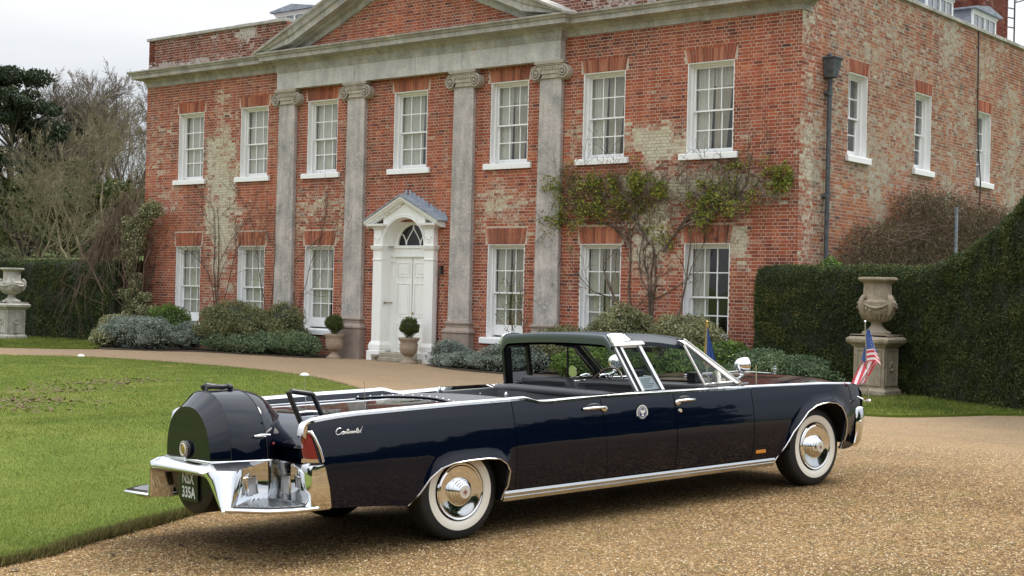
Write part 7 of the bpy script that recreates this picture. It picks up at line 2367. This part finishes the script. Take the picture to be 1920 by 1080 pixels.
for k in range(270):
    x = rr3.uniform(4.7, 10.8); z = float(np.interp(x, [4.5, 6.2, 8.3, 10.4, 11.1], [3.9, 4.1, 3.9, 4.2, 4.4])) + rr3.normal() * .3
    grow((x, -.08 - .12 * rr3.random(), z), (rr3.normal() * .8, 0, rr3.normal() * .5 + .2), rr3.uniform(.5, 1.1), .006, 1, rr3, 5, (2, 4), .3, .0, (.4, 1.1), .6, .8, segs, .004)
lo_ = np.array(ro_.location)
def flat_(p):
    p = p.copy(); p[1] = min(-.03, -.08 + .35 * (p[1] + .08)); return p - lo_
segs_mesh('twigs', [(flat_(a), flat_(b), r0, r1) for a, b, r0, r1, l in segs], M['stem'], ro_, 3)
st = [(3.95, -.10, .1, -.1, 0, 1, 1.6, .018), (4.0, -.10, .1, .05, 0, 1, 2.2, .018), (4.05, -.1, .1, -.3, 0, 1, 2.0, .014)]
wall_plant('small_rose', 'thin bare rose with few leaves beside the window left of the fourth pilaster', 'climber', st, 150, None, 'green', .032, 22, levels=2)
st = [(-7.5, -.08, .6, .12, 0, 1, 3.8, .022), (-7.45, -.08, .6, -.12, 0, 1, 3.6, .020), (-7.55, -.08, .6, .02, 0, 1, 4.6, .018), (-7.4, -.08, .6, .22, 0, 1, 3.4, .016)]
wall_plant('bare_climber', 'bare brown climber on the pale patch between the two left windows', 'climber', st, 0, None, None, .03, 23, levels=2, child=(3, 5))
st = [(-5.35, -.08, .6, 0, 0, 1, 3.3, .018), (-5.25, -.08, .6, -.05, 0, 1, 3.9, .016), (-4.1, -.08, .6, 0, 0, 1, 3.2, .014), (-4.15, -.08, .6, .08, 0, 1, 3.9, .014)]
wall_plant('bare_climber', 'thin bare climber stems either side of the leftmost pilaster', 'climber', st, 0, None, None, .03, 24, levels=2)
# hanging brown vine and variegated climber at the left corner
rng_ = np.random.default_rng(41)
vr = empty('hanging_vine', (-11.3, -.4, 0)); tag(vr, 'tangle of bare brown hanging stems at the left corner of the house', 'climber')
segs = []
for k in range(230):
    x = rng_.uniform(-13.4, -11.0); z0 = 4.5 - .9 * abs(x + 11.3) + rng_.normal() * .25
    y = -.1 - .5 * rng_.random()
    d = np.array([rng_.normal() * .35 - .25, rng_.normal() * .15, -.4])
    grow((x, y, z0), d, rng_.uniform(1.2, 2.8), .012, 1, rng_, 7, (1, 3), .13, -.16, (.2, .7), .6, .7, segs, .006)
for k in range(9):
    grow((-11.35 + rng_.normal() * .15, -.35, 0), (rng_.normal() * .25, 0, 1), 3.6, .05, 1, rng_, 7, (3, 5), .12, .02, (.4, .9), .5, .5, segs, .008)
S_ = [(a - np.array([-11.3, -.4, 0]), b - np.array([-11.3, -.4, 0]), r0, r1) for a, b, r0, r1, l in segs if b[2] > .1 and (b[1] < -.04 or b[0] < -11.3)]
segs_mesh('stems', S_, M['twig_brown'], vr, 3)
ve = empty('variegated_climber', (-10.6, -.3, 0)); tag(ve, 'cream variegated evergreen climber at the left corner below the first window', 'climber')
sub = []
for (x, z, rx_, rz_) in ((-10.1, 4.05, .45, .22), (-10.6, 3.8, .4, .35), (-10.9, 3.2, .42, .5), (-11.1, 2.5, .45, .55), (-10.95, 1.8, .5, .5), (-11.0, 1.1, .55, .55), (-10.4, 1.0, .45, .5), (-11.3, 3.6, .3, .35)):
    for k in range(16):
        sub.append((np.array([x + rng_.normal() * rx_ * .5, -.42 - .2 * rng_.random(), z + rng_.normal() * rz_ * .5]), np.array([.16, .12, .16]) * rng_.uniform(.6, 1.4)))
P, D = blob_points(26000, sub, rng_, .5)
P = P[P[:, 1] < -.02]
leaves('foliage', P - np.array([-10.6, -.3, 0]), .030, M['varieg'], ve, None, .55, 1, None, rng_)
segs = []
for k in range(5): grow((-10.9 + rng_.normal() * .1, -.2, 0), (rng_.normal() * .1, 0, 1), 3.8, .03, 1, rng_, 7, (3, 5), .1, .02, (.3, .8), .3, .5, segs, .006)
segs_mesh('stems', [(a - np.array([-10.6, -.3, 0]), b - np.array([-10.6, -.3, 0]), r0, r1) for a, b, r0, r1, l in segs], M['stem'], ve, 4)

# brown twiggy wall shrub on the side wall
bs = empty('side_wall_shrub', (12.0, 6.0, 0)); tag(bs, 'large brown twiggy shrub covering the lower side wall above the hedge', 'shrub')
segs = []
rb2 = np.random.default_rng(55)
def topz(y): return float(np.interp(y, [1.3, 2.2, 3.9, 4.3, 6.5, 7.6, 8.5, 10.5, 12.5], [2.7, 3.5, 3.6, 4.35, 4.45, 4.1, 4.35, 4.2, 3.9]))
for k in range(520):
    y = rb2.uniform(1.4, 12.5); x = 11.25 + .9 * rb2.random()
    z = topz(y) - .1 - rb2.random() ** 1.4 * 1.9
    a = rb2.uniform(0, 6.28)
    d = np.array([math.cos(a) * .6 + .2, math.sin(a) * .8, rb2.normal() * .35 + .25])
    grow((x, y, z), d, rb2.uniform(.35, .8), .007, 1, rb2, 4, (3, 5), .25, -.02, (.4, 1.1), .7, .8, segs, .0045)
for k in range(16):
    grow((11.5 + .3 * rb2.random(), rb2.uniform(2, 12), .2), (0.05, rb2.normal() * .15, 1), 3.2, .04, 1, rb2, 6, (3, 5), .1, 0, (.4, .9), .4, .5, segs, .008)
o0 = np.array([12.0, 6.0, 0])
S_ = [(a - o0, b - o0, r0, r1) for a, b, r0, r1, l in segs if b[0] > 11.2 and b[2] < topz(b[1]) + .2]
segs_mesh('stems', S_, M['twig_brown'], bs, 3)
n = 70000
y = rb2.uniform(1.3, 12.6, n); tz = np.interp(y, [1.3, 2.2, 3.9, 4.3, 6.5, 7.6, 8.5, 10.5, 12.5], [2.7, 3.5, 3.6, 4.35, 4.45, 4.1, 4.35, 4.2, 3.9])
P = np.stack([11.22 + .95 * rb2.random(n), y, tz - .05 - rb2.random(n) ** 1.2 * 2.4 + rb2.normal(size=n) * .08], 1)
g = np.round(P / .3).astype(int); uq, inv = np.unique(g, axis=0, return_inverse=True)
pn = np.array([mnoise.fractal(Vector(tuple(float(v) for v in q_ * .5)), .9, 2.0, 3) for q_ in uq])[inv.ravel()]
P = P[pn > -.42]
leaves('foliage', P - o0, .034, M['brownleaf'], bs, None, .26, 1, None, rb2)
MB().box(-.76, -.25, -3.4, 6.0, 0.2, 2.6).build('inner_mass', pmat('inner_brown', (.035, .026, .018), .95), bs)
S('green_shrub', 'small dark green bush at the foot of the drainpipe above the hedge', 'shrub', [((11.55, .75, 2.35), (.28, .45, .45))], 3500, .03, M['green'], 61, stems=False)
yf = empty('spiky_plant', (14.1, 4.6, 0)); tag(yf, 'pale green plant with spiky leaves showing just above the right hedge', 'plant')
rp_ = np.random.default_rng(3); segs = []
for k in range(60):
    a = rp_.uniform(0, 6.28); 
    grow((0, 0, 2.1), (math.cos(a), math.sin(a), rp_.uniform(.5, 1.8)), rp_.uniform(.5, .85), .016, 0, rp_, 5, (0, 0), .05, -.10, segs=segs, rmin=.003)
segs_mesh('leaves', segs, M['sage'] if False else pmat('spiky_green', (.16, .22, .09), .6), yf, 3)
MB().tube([(0, 0, 0), (0, 0, 2.2)], .06, 8).build('trunk', M['stem'], yf)

# ================================================================ trees and park beyond the left hedge
def tree_mesh(seed, H, r0, levels, nst=1, lean=.1, **kw):
    rng = np.random.default_rng(seed); segs = []
    for k in range(nst):
        a = rng.uniform(0, 6.28)
        d = (math.cos(a) * lean, math.sin(a) * lean, 1)
        grow((rng.normal() * .1 * (nst > 1), rng.normal() * .1 * (nst > 1), -.3), d, H, r0, levels, rng, segs=segs, **kw)
    return segs
def split_tree(name, segs, label, cat, loc, rz, sc, mat, group=None, thr=1):
    root = empty(name, loc, rz); root.scale = (sc, sc, sc); tag(root, label, cat, group)
    mx_l = max(s[4] for s in segs)
    tr = [s for s in segs if s[4] >= mx_l - thr + 1]; cr_ = [s for s in segs if s[4] < mx_l - thr + 1]
    segs_mesh('trunk', tr, mat, root, 7)
    segs_mesh('crown', cr_, mat, root, 3)
    return root
def copy_tree(src, loc, rz, sc, label, group=None):
    r = src.copy(); COL.objects.link(r); r.location = loc; r.rotation_euler = (0, 0, rz); r.scale = (sc, sc, sc * 1.0); r['label'] = label
    if group: r['group'] = group
    for c in src.children:
        d = c.copy(); COL.objects.link(d); d.parent = r
    return r
def G_(x, y): return float(gz(x, y))
# multi-stemmed lichen-grey tree just behind the hedge
sg = tree_mesh(101, 5.8, .085, 4, nst=7, lean=.75, nseg=7, child=(5, 6), wander=.13, up=.06, angle=(.35, .85), lr=.55, rr=.6, rmin=.0055, tip=.12, start=.28)
split_tree('bare_garden_tree', sg, 'spreading multi stemmed bare tree with yellowish lichen twigs behind the left hedge', 'tree', (-29.0, 10.5, G_(-29.0, 10.5)), .4, 1.2, M['bark_lichen'])
sg = tree_mesh(104, 4.8, .07, 4, nst=5, lean=.9, nseg=7, child=(4, 6), wander=.14, up=.05, angle=(.35, .85), lr=.56, rr=.6, rmin=.0055, tip=.12, start=.3)
split_tree('bare_garden_tree', sg, 'small low bare tree with fine twigs beside the spreading lichen tree', 'tree', (-34.5, 10.0, G_(-34.5, 10.0)), 1.4, 1.2, M['bark_lichen'])
# large bare trees beyond
sA = tree_mesh(111, 8.5, .34, 5, nseg=6, child=(4, 5), wander=.13, up=.07, angle=(.35, .8), lr=.64, rr=.55, rmin=.010, tip=.2)
sB = tree_mesh(117, 9.5, .30, 5, nseg=6, child=(4, 5), wander=.15, up=.07, angle=(.3, .75), lr=.62, rr=.55, rmin=.010, tip=.2)
tA = split_tree('bare_tree', sA, 'bare', 'tree', (-63, 33, G_(-63, 33)), .3, 1.15, M['bark_far'], 'bare trees on the rise')
tB = split_tree('bare_tree', sB, 'bare', 'tree', (-70, 34, G_(-70, 34)), 1.9, 1.1, M['bark_far'], 'bare trees on the rise')
spots = [(-77, 36, 'A', 2.2, 1.1), (-72, 42, 'B', .6, 1.2), (-79, 43, 'A', 4.0, 1.25), (-66.5, 38, 'B', 3.2, 1.15), (-61, 31, 'B', 5.0, 1.0), (-74, 35, 'B', 2.0, 1.1), (-86, 45, 'A', 5.2, 1.05), (-84, 52, 'B', 1.1, 1.2), (-92, 54, 'A', 2.9, 1.2), (-99, 55, 'B', 4.4, 1.15), (-90, 62, 'A', .9, 1.35), (-101, 64, 'B', 5.5, 1.35), (-110, 66, 'A', 3.3, 1.3), (-62, 28, 'B', 2.4, .8), (-55, 24, 'A', 1.2, .62)]
words = ['slender', 'broad', 'forked', 'leaning', 'dense', 'thin', 'tall', 'wide', 'pale', 'twiggy', 'upright', 'x', 'y', 'z', 'w']
for (x, y, k, rz, sc), w in zip(spots, words):
    copy_tree(tA if k == 'A' else tB, (x, y, G_(x, y)), rz, sc, 'bare winter tree in the wood on the rise beyond the left hedge', 'bare trees on the rise')
tA['label'] = tB['label'] = 'bare winter tree in the wood on the rise beyond the left hedge'
# evergreens
def evergreen(name, label, x, y, H, R, n, seed, clumps=60, mat='conifer', size=.16, trunk=True, zlow=.25):
    rng = np.random.default_rng(seed); g = G_(x, y)
    root = empty(name, (x, y, g)); tag(root, label, 'tree')
    sub = []; segs = []
    for k in range(clumps):
        h = zlow + (1 - zlow) * rng.random() ** .8; a = rng.uniform(0, 6.28); rr = R * (1 - .55 * max(0, (h - .55) / .45)) * rng.random() ** .5
        c = np.array([math.cos(a) * rr, math.sin(a) * rr, H * h])
        sub.append((c, np.array([1, 1, .55]) * R * rng.uniform(.16, .34)))
        if trunk:
            segs.append((np.array([0, 0, H * h * .75]), c, .09, .03, 0))
    P, D = blob_points(n, sub, rng, .35)
    P = P[P[:, 2] > .1]
    leaves('crown', P, size, M[mat], root, None, .45, 1, None, rng)
    V, F = frusta([s[0] for s in segs] + [np.array([0, 0, -.3])], [s[1] for s in segs] + [np.array([0, 0, H * .85])], [s[2] for s in segs] + [R * .10], [s[3] for s in segs] + [.05], 5)
    mesh_np('trunk', V, F, M['bark'], root)
    return root
evergreen('pine_tree', 'dark evergreen pine with open crown at the upper left edge', -59.3, 24.5, 12.0, 3.9, 17000, 71, 46, size=.15, zlow=.45)
evergreen('pine_tree', 'smaller dark pine partly hidden among the bare trees', -74.0, 38.0, 11.0, 3.4, 10000, 72, 34, size=.17, zlow=.4)
evergreen('yew_tree', 'low dark evergreen in the undergrowth at far left', -56.5, 24.0, 4.6, 4.2, 13000, 73, 50, 'yew', .13, zlow=.02)
evergreen('yew_tree', 'dark rounded evergreen under the bare trees in the middle of the rise', -66.0, 33.0, 6.0, 5.5, 14000, 74, 50, 'yew', .15, zlow=.02)
evergreen('yew_tree', 'dark evergreen bush beside the house wall on the rise', -50.5, 25.0, 4.2, 4.0, 11000, 75, 45, 'yew', .15, zlow=.02)
# wood mass far behind: undergrowth that reads as one
rw = np.random.default_rng(8); segs = []
pts = []
for k in range(900):
    x = rw.uniform(-135, -78); y = 58 + rw.random() * 20
    H = rw.uniform(3, 9.5)
    grow((x, y, G_(x, y)), (rw.normal() * .12, rw.normal() * .12, 1), H, .09, 1, rw, 4, (4, 6), .1, .04, (.3, .8), .45, .5, segs, .022)
o = segs_mesh('far_wood', segs, M['bark_far'], None, 3); tag(o, 'far off brown grey wood forming one mass behind the bare trees', 'wood', kind='stuff')
n = 26000
x = rw.uniform(-125, -66, n); y = 46 + rw.random(n) * 9
P = np.stack([x, y, gz(x, y) + rw.random(n) ** 1.5 * 5.0 * (0.6 + .5 * np.sin(x * .35) ** 2)], 1)
o = leaves('undergrowth', P, .30, M['conifer'], None, None, .5, 1, None, rw); tag(o, 'dark evergreen undergrowth along the edge of the far wood', 'undergrowth', kind='stuff')
# topiary dome at the left edge
tr_ = empty('topiary_dome', (-32.9, 8.0, G_(-32.9, 8.0) - .25)); tag(tr_, 'rounded clipped yew dome above the hedge at the left edge', 'topiary')
P, D = blob_points(16000, [((0, 0, .9), (1.55, 1.55, 1.9))], rw, .97)
leaves('foliage', P, .05, M['yew'], tr_, D, .45, 1, None, rw)
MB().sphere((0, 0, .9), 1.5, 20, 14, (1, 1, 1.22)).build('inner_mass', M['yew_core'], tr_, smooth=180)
# post and rail fence across the field
fe = empty('field_fence', (-60, 33, G_(-60, 33))); tag(fe, 'low pale post and rail fence across the field beyond the hedge', 'fence')
f0 = Vector((-74.0, 31.0)); f1 = Vector((-50.0, 31.0)); fo = Vector(fe.location)
for k in range(17):
    p = f0.lerp(f1, k / 16); g = G_(p.x, p.y)
    MB().box(-.06, .06, -.06, .06, -.1, 1.15).build('post', M['bark_far'], fe, loc=(p.x - fo.x, p.y - fo.y, g - fo.z))
for k in range(16):
    a, b = f0.lerp(f1, k / 16), f0.lerp(f1, (k + 1) / 16); ga, gb = G_(a.x, a.y), G_(b.x, b.y)
    for h in (.55, 1.0):
        MB().tube([(a.x - fo.x, a.y - fo.y, ga + h - fo.z), (b.x - fo.x, b.y - fo.y, gb + h - fo.z)], .045, 6).build('rail', M['bark_far'], fe)
# woods behind the photographer (seen only in reflections)
n = 26000
ang = rw.uniform(-2.5, .9, n); dist = rw.uniform(48, 62, n)
x = CAM.x + np.cos(ang) * dist; y = CAM.y + np.sin(ang) * dist * .9
P = np.stack([x, y, gz(x, y) + rw.random(n) * 9 * (0.7 + .3 * np.sin(ang * 9))], 1)
o = leaves('surrounding_wood', P, .9, M['conifer'], None, None, .6, 1, None, rw); tag(o, 'dark wood ringing the forecourt beyond the photograph', 'wood', kind='stuff')
